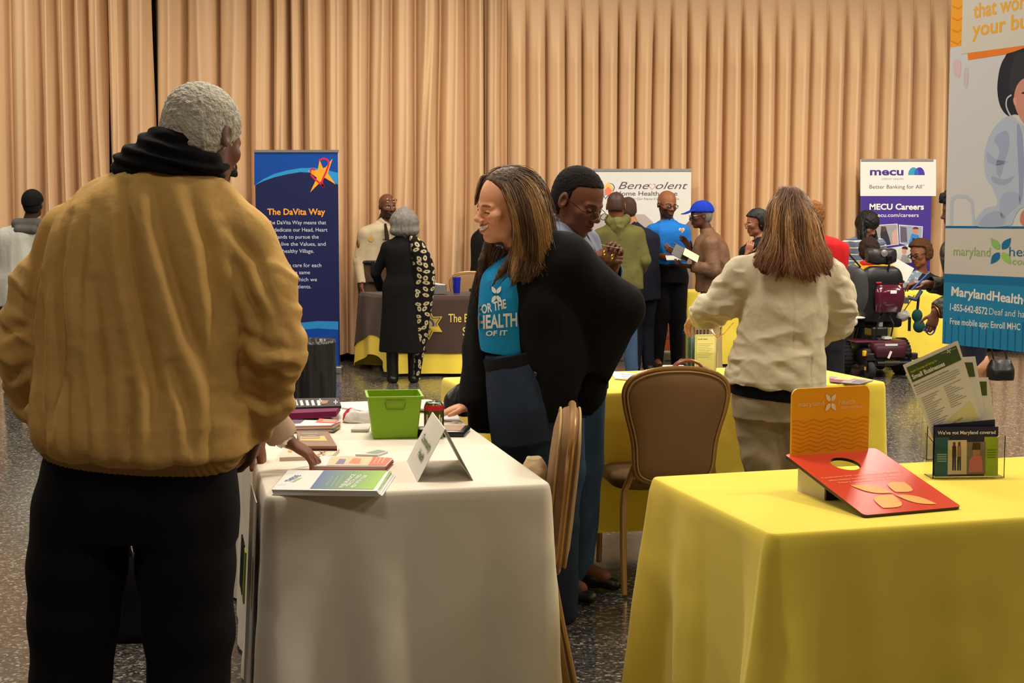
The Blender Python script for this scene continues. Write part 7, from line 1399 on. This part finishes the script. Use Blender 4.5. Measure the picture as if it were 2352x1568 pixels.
flat_item('magazine', 'magazine with maroon cover picture at the right of the middle yellow table', 'magazine', [(1906, 876), (1972, 881), (2006, 873), (1905, 863)], TZ+.006, .004, (150, 130, 130), lambda S: (S.poly([(1906, 877), (1930, 879), (1938, 873), (1905, 869)], (110, 20, 50), 1), S.poly([(1915, 871), (1950, 874), (1965, 869), (1925, 866)], (190, 160, 110), 2), S.poly([(1955, 878), (1975, 879), (1990, 874), (1965, 872)], (90, 84, 100), 1)))
# leaflet rack on the middle table
def rack(label, u, v, Y, n, wd, hts, art, rz=0, step=.045):
    c = at(u, v, Y); r = root('leaflet_rack', label, 'leaflet holder', (c[0], c[1], .757), rz); b = MB()
    for i in range(n):
        y0 = i*step; z0 = 0; h = hts[i]; b.box((0, y0, h/2), (wd, .003, h), (235, 240, 235)); b.box((-wd/2, y0+.02, h*.35), (.003, .04, h*.7), (235, 240, 235)); b.box((wd/2, y0+.02, h*.35), (.003, .04, h*.7), (235, 240, 235)); b.box((0, y0-.02, h*.25), (wd, .003, h*.5), (235, 240, 235))
    b.box((0, n*step/2-.03, .002), (wd, n*step, .004), (235, 240, 235)); o = b.build('acrylic_shell', M_CLEAR, r); return r
r = rack('clear acrylic holder with green leaflets at the back of the middle table', 1618, 850, 6.52, 3, .115, (.20, .24, .27), None, rad(15))
for i, (col, h) in enumerate((((196, 200, 150), .175), ((120, 150, 140), .205), ((110, 146, 150), .235))):
    o = MB(); o.box((0, 0, h/2), (.105, .006, h), col); q = o.build('leaflet', M_PRINT); q.parent = None; q.location = r.location+Matrix.Rotation(rad(15), 3, 'Z') @ Vector((0, -.010+i*.045, .006)); q.rotation_euler = (0, 0, rad(15)); tag(q, ('front leaflet with yellow-green text page', 'middle leaflet with dark group photo', 'rear teal leaflet')[i]+' in the acrylic holder on the middle table', 'leaflet')
    R_ = np.array(Matrix.Rotation(rad(15), 3, 'Z')); S = Sheet(np.array(q.location)+R_@np.array([-.0525, -.0034, 0]), R_@np.array([1, 0, 0]), (0, 0, 1))
    if i == 0:
        S.poly([(.008, .008), (.097, .008), (.097, .165), (.008, .165)], (222, 218, 160), 1, False); S.text('Small steps', (.012, .15), (.06, .15), .006, (70, 90, 60), 2, .02, px_=False)
        for k in range(9): S.poly([(.012, .13-k*.008), (.088-.01*(k % 3), .13-k*.008), (.088-.01*(k % 3), .1315-k*.008), (.012, .1315-k*.008)], (140, 146, 110), 2, False)
    elif i == 1:
        S.poly([(.006, .155), (.099, .155), (.099, .20), (.006, .20)], (150, 140, 120), 1, False); 
        for k in range(4): S.poly([(.02+k*.018, .158), (.032+k*.018, .158), (.030+k*.018, .182), (.022+k*.018, .182)], (70+30*(k % 2), 40, 40), 2, False); S.poly(arc(.026+k*.018, -.187, .005, .006, 0, 360, 9)[:-1] if 0 else [(.021+k*.018, .183), (.031+k*.018, .183), (.031+k*.018, .193), (.021+k*.018, .193)], (90, 50, 40), 2, False)
    else: S.poly([(.0, .225), (.105, .225), (.105, .235), (.0, .235)], (70, 110, 120), 1, False)
    S.v = [(x, y, l+.0004) for x, y, l in S.v]; S.build('print', q, None, np.array([0, 0, 0])); pr = q.children[0]; pr.matrix_parent_inverse = (Matrix.Translation(q.location) @ Matrix.Rotation(rad(15), 4, 'Z')).inverted()
def tubes(name, label, cat, pts, r, col, m=None): o = MB().tube(pts, r, col, 8).build(name, m or M_METAL, None, True); return tag(o, label, cat)
tubes('ribbon', 'thin gold ribbon curling from the acrylic holder to the cream jacket', 'ribbon', [at(1628, 738, 6.4), at(1632, 752, 6.35), at(1642, 770, 6.3), at(1654, 768, 6.2), at(1656, 752, 6.2), at(1640, 746, 6.3), at(1632, 758, 6.3), at(1648, 776, 6.2), at(1664, 766, 6.1), at(1684, 742, 5.9)], .0028, (214, 150, 110))
# toss board
def board():
    fl = atz(985, 1184, TZ+.004) if 0 else atz(1985, 1183, TZ+.008); a_ = rad(21); U = np.array([math.cos(a_), math.sin(a_), 0]); D = np.array([-math.sin(a_), math.cos(a_), 0]); W = .288; L = .36; rise = .092; V = unit(D*L+np.array([0, 0, rise])); Ls = math.hypot(L, rise)
    r = root('toss_board', 'red tabletop bean bag toss board with a yellow upright back panel', 'game', (fl[0], fl[1], TZ)); O = np.array([fl[0], fl[1], TZ]); lo = fl-O; N = np.cross(U, V)
    # board with a round hole
    hc = np.array([.135*W/.288, Ls*.775]); hr = .040; outer = []; 
    rc = .012
    for (cx_, cy_, a0) in ((W-rc, rc, -90), (W-rc, Ls-rc, 0), (rc, Ls-rc, 90), (rc, rc, 180)):
        for t in np.linspace(a0, a0+90, 5): outer.append((cx_+rc*math.cos(rad(t)), cy_+rc*math.sin(rad(t))))
    hole = [(hc[0]+hr*math.cos(t), hc[1]+hr*math.sin(t)) for t in np.linspace(0, -2*math.pi, 33)[:-1]]
    tri = tessellate_polygon([[Vector((*p, 0)) for p in outer], [Vector((*p, 0)) for p in hole]]); P2 = outer+hole; n = len(P2)
    T3 = lambda p, h: lo+U*p[0]+V*p[1]+N*h; Vt = [T3(p, .0) for p in P2]+[T3(p, -.008) for p in P2]; Vt2 = Vt
    Ft = [tuple(t) for t in tri]; me = bpy.data.meshes.new('board'); no = len(outer); nh = len(hole)
    F = Ft+[tuple(n+i for i in t[::-1]) for t in tri]+[(i, (i+1) % no, n+(i+1) % no, n+i) for i in range(no)]+[(no+i, no+(i+1) % nh, n+no+(i+1) % nh, n+no+i) for i in range(nh)]
    o = mesh_np('board', Vt, F, M_PLAST, r, None, False); me = o.data; cols = np.zeros((len(F), 3)); 
    a = me.color_attributes.new('Col', 'FLOAT_COLOR', 'CORNER'); cc = []
    for i, f in enumerate(F):
        col = lin((208, 62, 34)) if i < len(Ft) else lin((44, 24, 20)); cc += [(*col, 1)]*len(f)
    a.data.foreach_set('color', np.array(cc, np.float32).ravel())
    bm = bmesh.new(); bm.from_mesh(me); bmesh.ops.recalc_face_normals(bm, faces=bm.faces); bm.to_mesh(me); bm.free()
    S = Sheet(O+lo, U, V); S.step = .0005
    S.text('Confusion and complexity isn\'t quality,', (1888, 1100), (2070, 1083), .0072, (232, 160, 120), 2, .01); S.text('affordable health insurance plans.', (1904, 1106), (2070, 1091), .0072, (232, 160, 120), 2, .01); S.text("That's what Maryland does.", (1926, 1111), (2062, 1098), .0072, (232, 160, 120), 2, .01)
    def leaf(a, b, w1, n_=10):
        a = S.hit(a); b = S.hit(b); d = b-a; e = np.array([-d[1], d[0]]); P = [a+d*t+e*w1*math.sin(math.pi*t) for t in np.linspace(0, 1, n_)]+[a+d*t-e*w1*math.sin(math.pi*t) for t in np.linspace(1, 0, n_)[1:-1]]; S.poly(P, (232, 170, 92), 2, False)
    leaf((2051, 1132), (1953, 1115), .21); leaf((2056, 1137), (2152, 1158), .21); leaf((2056, 1130), (2078, 1108), .40); leaf((2050, 1137), (2028, 1167), .36)
    S.v = [(x, y, l+.0003) for x, y, l in S.v]; S.build('print', r, None, O)
    # upright back panel
    pw = .243; ph = .178; B0 = O+lo+U*(.012)+V*(Ls*.965); o_ = []
    for (cx_, cy_, a0) in ((pw-.02, ph-.02, 0), (.02, ph-.02, 90)):
        for t in np.linspace(a0, a0+90, 6): o_.append((cx_+.02*math.cos(rad(t)), cy_+.02*math.sin(rad(t))))
    o_ = [(pw, -.0)]+o_+[(0, -.0)]
    b = MB(); b.plate([B0-O+U*p[0]+np.array([0, 0, p[1]]) for p in o_], tuple(D*.006), (238, 166, 22)); b.build('back_panel', M_PLAST, r)
    S = Sheet(B0-D*.0008, U, (0, 0, 1)); S.step = .0005; mm = lambda a, b: (a*pw, b*ph)
    S.text('maryland', mm(.07, .735), mm(.40, .735), .0125, (236, 214, 176), 2, .0, px_=False); S.text('health', mm(.60, .735), mm(.80, .735), .0125, (236, 214, 176), 2, 0, px_=False); S.text('connection', mm(.63, .665), mm(.90, .665), .009, (236, 214, 176), 2, px_=False)
    for an in (55, 125, 235, 305): S.poly([(x, y) for x, y in [(p[0], p[1]) for p in petal((.49*pw, .775*ph), .028, .012, an)]], (236, 220, 200), 3, False)
    for k in range(8):
        y0 = ph*(.50-.062*k); P = [(x, y0+.0035*math.sin(x/pw*2*math.pi*4.6+k*.25)) for x in np.linspace(.002, pw-.002, 60)]
        for i in range(59): a_, b_ = P[i], P[i+1]; S.add([(a_[0], a_[1]), (b_[0], b_[1]), (b_[0], b_[1]+.0016), (a_[0], a_[1]+.0016)], [(0, 1, 2, 3)], (206, 122, 14), 2)
    S.build('print', r, None, O)
    # legs: a folded white box and dark brace under the board
    b = MB(); q = lo+U*.03+V*(Ls*.55)+N*-.008
    b.plate([lo+U*.035+D*(L*.62)+np.array([0, 0, -lo[2] if 0 else -.008]), lo+U*.035+D*(L*.97)+np.array([0, 0, -.008]), lo+U*.035+D*(L*.97)+np.array([0, 0, rise*.97-.010]), lo+U*.035+D*(L*.62)+np.array([0, 0, rise*.62-.012])], tuple(U*.004), (206, 196, 170)); b.build('leg', M_PLAST, r)
    b = MB(); b.plate([lo+U*.25+D*(L*.62)+np.array([0, 0, -.008]), lo+U*.25+D*(L*.97)+np.array([0, 0, -.008]), lo+U*.25+D*(L*.97)+np.array([0, 0, rise*.97-.010]), lo+U*.25+D*(L*.62)+np.array([0, 0, rise*.62-.012])], tuple(U*.004), (206, 196, 170)); b.build('leg', M_PLAST, r)
    b = MB(); b.plate([lo+U*.035+D*(L*.60)+np.array([0, 0, -.008]), lo+U*.254+D*(L*.60)+np.array([0, 0, -.008]), lo+U*.254+D*(L*.60)+np.array([0, 0, rise*.60-.012]), lo+U*.035+D*(L*.60)+np.array([0, 0, rise*.60-.012])], tuple(D*.004), (48, 34, 28)); b.build('brace', M_PLAST, r)
board()
# acrylic holder with the flyers
def flyers():
    a_ = rad(4); U = np.array([math.cos(a_), math.sin(a_), 0]); D = np.array([-math.sin(a_), math.cos(a_), 0]); A = atz(2142, 1099, TZ+.003); Wd = .205; A = np.array([A[0], A[1], TZ+.003]); O = A.copy()
    r = root('leaflet_holder', 'clear acrylic holder with a navy card in front and white flyers, near the right edge', 'leaflet holder', tuple(O), 0); b = MB(); z = np.array([0, 0, 1.0])
    def pl(P, t): b.plate([tuple(p) for p in P], tuple(t), (235, 240, 235))
    hF = .118; hB = .24; dp = .065; tl = D*.035
    pl([0*U, U*Wd, U*Wd+z*hF, U*(Wd-.02)+z*hF, U*(Wd*.72)+z*.075, U*(Wd*.45)+z*.068, U*(Wd*.2)+z*hF*.8, z*hF*.85], D*.0025)
    pl([D*dp, U*Wd+D*dp, U*Wd+D*dp+z*hB+tl, D*dp+z*hB+tl], D*.0025); pl([0*U, D*dp, D*dp+z*hF, z*hF*.85], U*.0025); pl([U*Wd, U*Wd+D*dp, U*Wd+D*dp+z*hF, U*Wd+z*hF], -U*.0025); pl([0*U, U*Wd, U*Wd+D*dp, D*dp], z*.0025)
    b.build('acrylic_shell', M_CLEAR, r)
    # landscape card in the front pocket
    c0 = O+D*.010+U*.010+z*.004; card = root('card', 'navy card reading "We\'ve got Maryland covered" in the acrylic holder', 'card', tuple(c0)); MB().plate([(0, 0, 0), tuple(U*.18), tuple(U*.18+z*.137+D*.006), tuple(z*.137+D*.006)], tuple(D*.004), (36, 34, 70)).build('sheet', M_PRINT, card)
    S = Sheet(c0-D*.0006, U, z*.137+D*.006); S.step = .0003; R4 = lambda x0, y0, x1, y1, c, l: S.poly([(x0*.18, y0*.137), (x1*.18, y0*.137), (x1*.18, y1*.137), (x0*.18, y1*.137)], c, l, False)
    R4(0, 0, 1, 1, (38, 36, 72), 0); R4(0, 0, .22, .80, (40, 88, 100), 1); R4(.78, 0, 1, .80, (150, 176, 50), 1); R4(.20, .04, .50, .74, (206, 190, 166), 2); R4(.50, .04, .80, .70, (120, 110, 100), 2)
    S.text("We've got Maryland covered", (.006, .137*.86), (.172, .137*.86), .0095, (226, 226, 232), 3, .02, px_=False)
    for x, c in ((.30, (60, 40, 44)), (.38, (150, 110, 104))):
        S.poly([((x-.035)*.18, .40*.137), ((x+.035)*.18, .40*.137), ((x+.03)*.18, .62*.137), ((x-.03)*.18, .62*.137)], c, 3, False); S.poly([((x-.03)*.18, .12*.137), ((x-.005)*.18, .12*.137), ((x)*.18, .40*.137), ((x-.03)*.18, .40*.137)], (44, 50, 76), 3, False); S.poly([((x+.005)*.18, .12*.137), ((x+.03)*.18, .12*.137), ((x+.03)*.18, .40*.137), ((x)*.18, .40*.137)], (44, 50, 76), 3, False); S.poly([(p[0], p[1]) for p in arc(x*.18, -.66*.137, .004, .005, 0, 360, 9)[:-1]] if 0 else [((x-.02)*.18, .62*.137), ((x+.02)*.18, .62*.137), ((x+.02)*.18, .70*.137), ((x-.02)*.18, .70*.137)], (90, 60, 50), 4, False)
    S.poly([(.53*.18, .08*.137), (.76*.18, .08*.137), (.74*.18, .40*.137), (.64*.18, .46*.137), (.55*.18, .36*.137)], (196, 110, 116), 3, False); S.poly([(.60*.18, .42*.137), (.70*.18, .42*.137), (.72*.18, .58*.137), (.66*.18, .64*.137), (.59*.18, .58*.137)], (170, 120, 96), 4, False); S.poly([(.58*.18, .54*.137), (.72*.18, .54*.137), (.71*.18, .68*.137), (.60*.18, .68*.137)], (70, 46, 36), 5, False)
    for k in range(4): R4(.03, .44-.045*k, .18, .46-.045*k, (150, 180, 186), 3); R4(.82, .52-.05*k, .97, .54-.05*k, (96, 116, 30), 3)
    S.build('print', card, None, c0)
    back = root('card', 'second navy card edge rising behind the "Maryland covered" card', 'card', tuple(c0+D*.012)); MB().plate([(0, 0, 0), tuple(U*.18), tuple(U*.175+z*.156+D*.006), tuple(z*.142+D*.006)], tuple(D*.003), (34, 32, 66)).build('sheet', M_PRINT, back)
    # the white flyers leaning in the rear pocket
    def sheet(name, label, P, doff, art, off):
        S = Sheet(O+D*doff, U, z+D*.16); Q = [S.hit(p) for p in P]; w3 = lambda q: S.O+S.U*q[0]+S.V*q[1]; W3 = [w3(q) for q in Q]; c = np.mean(W3, 0); rr = root('flyer', label, 'flyer', tuple(c)); MB().plate([tuple(w-c) for w in W3], tuple(-S.N*.0012), (218, 214, 206)).build('sheet', M_WHITE, rr); S.step = .0003; art(S); S.v = [(x, y, l+.0004) for x, y, l in S.v]; S.build('print', rr, None, c)
    def art1(S):
        S.poly([(2082, 844), (2196, 793), (2208, 826), (2096, 878)], (70, 86, 40), 1); S.text('Small Businesses', (2097, 871), (2171, 839), .0125, (222, 224, 210), 2, .03); S.text('Health Coverage and Savings for', (2092, 857), (2153, 829), .0062, (190, 200, 40), 2, .01)
        S.text('maryland health connection', (2162, 814), (2196, 800), .004, (180, 190, 160), 2); S.poly([(2176, 802), (2184, 810), (2182, 811), (2174, 804)], (200, 210, 190), 2); S.poly([(2184, 802), (2176, 811), (2174, 810), (2182, 801)], (200, 210, 190), 2)
        d = np.array([.912, -.41]); e = np.array([.34, .94])
        def ln(x0, x1, y, c=(140, 138, 132), w=1.3): a = np.array([2096, 884])+d*x0+e*y; b = np.array([2096, 884])+d*x1+e*y; S.poly([a, b, b+e*w, a+e*w], c, 2)
        S.text('Maryland Health Connection for Small Business', tuple(np.array([2096, 884])+d*2+e*5), tuple(np.array([2096, 884])+d*90+e*5), .0048, (70, 70, 66), 2, .01)
        for k in range(4): ln(2, 112-12*(k == 3), 9+5*k)
        for k in range(17):
            ln(8, 52-7*((k*5) % 4), 36+5*k); 
            if k < 11: ln(66, 108-8*((k*3) % 4), 33+5*k)
        S.poly([tuple(np.array([2096, 884])+d*2+e*122), tuple(np.array([2096, 884])+d*112+e*88), tuple(np.array([2096, 884])+d*118+e*140), tuple(np.array([2096, 884])+d*2+e*160)], (214, 208, 150), 1)
        S.text('GET STARTED TODAY', tuple(np.array([2096, 884])+d*38+e*122), tuple(np.array([2096, 884])+d*84+e*118), .005, (110, 106, 80), 3, .01)
        for k in range(5): ln(14, 108, 132+5*k, (160, 156, 120))
    sheet('flyer', 'white flyer with a green "Small Businesses" header tilting left out of the holder', [(2141, 1002), (2262, 985), (2200, 782), (2074, 838)], .016, art1, 0)
    sheet('flyer', 'white flyer corner just behind the Small Businesses flyer', [(2200, 990), (2268, 985), (2240, 818), (2205, 820)], .030, lambda S: S.poly([(2206, 832), (2234, 832), (2240, 865), (2214, 866)], (70, 86, 40), 1), 0)
    sheet('flyer', 'rear white flyer with green header rising at the right of the holder', [(2220, 990), (2288, 985), (2270, 866), (2222, 868)], .044, lambda S: S.poly([(2240, 876), (2266, 876), (2267, 908), (2246, 908)], (70, 86, 40), 1), 0)
    # a second, empty holder behind
    A2 = atz(2106, 1052, TZ+.003); r2 = root('leaflet_holder', 'nearly empty clear acrylic holder standing behind the one with the navy card', 'leaflet holder', (A2[0]+.02, A2[1]-.03, TZ+.003)); b = MB()
    for P, t in (([0*U, U*.14, U*.14+z*.11, z*.11], D*.0025), ([D*.05, U*.14+D*.05, U*.14+D*.07+z*.16, D*.07+z*.16], D*.0025), ([0*U, D*.05, D*.05+z*.11, z*.11], U*.0025), ([U*.14, U*.14+D*.05, U*.14+D*.05+z*.11, U*.14+z*.11], -U*.0025), ([0*U, U*.14, U*.14+D*.05, D*.05], z*.0025)): b.plate([tuple(p) for p in P], tuple(t), (235, 240, 235))
    b.build('acrylic_shell', M_CLEAR, r2)
flyers()
# ---------------------------------------------------------------- things at the back
def bin_bag():
    x, y, _ = at(708, 900, 9.4); r = root('rubbish_bin', 'round bin wrapped in a black plastic bag in front of the dark blue banner', 'bin', (x, y, 0)); V = []; F = []; n = 90; zz = np.linspace(.0, .66, 26)
    for z in zz:
        for k in range(n):
            t = 2*math.pi*k/n; rr = .165+.02*z/.66+.006*math.sin(t*23+z*3)+.010*math.sin(t*9+z*5)*min(1, (.66-z)*4+.1); V.append((rr*math.cos(t), rr*math.sin(t), z))
    for k in range(n): t = 2*math.pi*k/n; V.append((.150*math.cos(t), .150*math.sin(t), .655))
    for k in range(n): t = 2*math.pi*k/n; V.append((.135*math.cos(t), .135*math.sin(t), .30))
    for i in range(len(zz)+1):
        for k in range(n): F.append((i*n+k, i*n+(k+1) % n, (i+1)*n+(k+1) % n, (i+1)*n+k))
    F.append(tuple(range(n-1, -1, -1))); F.append(tuple((len(zz)+1)*n+k for k in range(n))); mesh_np('bag_liner', V, F, M_BLACKBAG, r, lin((30, 30, 32)))
bin_bag()
x, y, _ = at(1009, 676, 13.2); r = root('basket', 'grey plastic basket with papers on the brown-covered table', 'basket', (x, y, .769)); b = MB()
for sx, sy, w_, d_ in ((0, -.05, .13, .006), (0, .05, .13, .006), (-.065, 0, .006, .1), (.065, 0, .006, .1)): b.box((sx, sy, .04), (w_, d_, .08), (104, 104, 104))
b.box((0, 0, .003), (.13, .1, .006), (96, 96, 96)); b.build('tub', M_PLAST, r); o = MB().box((0, 0, 0), (.11, .08, .012), (220, 218, 212), R=Matrix.Rotation(.15, 3, 'Y')).build('paper', M_WHITE); o.location = (x, y, .769+.085); tag(o, 'white papers piled in the grey basket', 'paper')
x, y, _ = at(1049, 682, 13.2); r = root('tumbler', 'blue plastic tumbler on the brown-covered table', 'cup', (x, y, .769)); MB().lathe([(.028, 0), (.031, .01), (.038, .13)], (28, 30, 150), n=24).build('cup', M_PLAST, r, True); MB().lathe([(.040, .13), (.041, .15), (.036, .154), (.0, .154)], (26, 28, 140), n=24).build('lid', M_PLAST, r, True)
x, y, _ = at(1092, 678, 13.25); F = Field(.005); rg = np.random.RandomState(2)
for k in range(9): t = rg.rand()*6.3; F.cone((0, 0, .01), (.06*math.cos(t), .05*math.sin(t), .02+.05*rg.rand()), .010, .006)
v, q = F.mesh(); o = mesh_np('lanyard', v, q, M_CLOTH, None, lin((50, 70, 50))); o.location = (x, y-.05, .769); tag(o, 'small tangle of dark green lanyard beside the blue tumbler', 'lanyard')
# black tote on the floor, seen between the legs of the man in front
x, y, _ = at(268, 1480, 4.85); r = root('tote_bag', 'black tote bag on the floor beyond the legs of the man in front', 'bag', (x, y, 0)); F = Field(.007); F.loft([((0, 0, 0), .14, .08), ((0, 0, .03), .15, .09), ((0, 0, .22), .14, .07), ((0, 0, .30), .12, .04)], (1, 0, 0), e=3); v, q = F.mesh(); v = v+normals(v, q)*(.010*noise(v, (12, 12, 12), 2))[:, None].astype(np.float32); mesh_np('bag_body', v, q, M_CLOTH, r, lin((16, 15, 17)))
for dy in (-.03, .03): MB().tube([(-.07, dy, .28), (-.05, dy, .38), (.05, dy, .38), (.07, dy, .28)], .008, (16, 15, 17)).build('handle', M_CLOTH, r, True)
# runner hanging at the left side of the white table
P0 = np.array([*WT[0], 0])+np.array([*(uy*.10), 0])+np.array([*(-ux*.055), 0]); d = np.array([*uy, 0]); S = Sheet(P0+np.array([*(uy*.55), 0]), -d, (0, 0, 1)); r = root('table_runner', 'white table runner with green and blue logo on the left side of the white table', 'table runner', tuple(P0)); b = MB(); b.plate([(0, 0, .03), tuple(d*.28+np.array([0, 0, .03])), tuple(d*.28+np.array([*(ux*.035), .72])), tuple(np.array([*(ux*.035), .72]))], tuple(np.array([*(-ux*.003), 0])), (206, 204, 198)); b.build('fabric', M_PRINT, r)
b = MB()
for k, (y0, c) in enumerate(((.02, (140, 180, 40)), (.11, (40, 60, 90)), (.19, (40, 60, 90)))): b.plate([tuple(d*y0+np.array([*(-ux*.002), .44])), tuple(d*(y0+.06)+np.array([*(-ux*.002), .44])), tuple(d*(y0+.06)+np.array([*(ux*.006), .58])), tuple(d*y0+np.array([*(ux*.006), .58]))], tuple(np.array([*(-ux*.004), 0])), c)
b.build('print', M_PRINT, r)
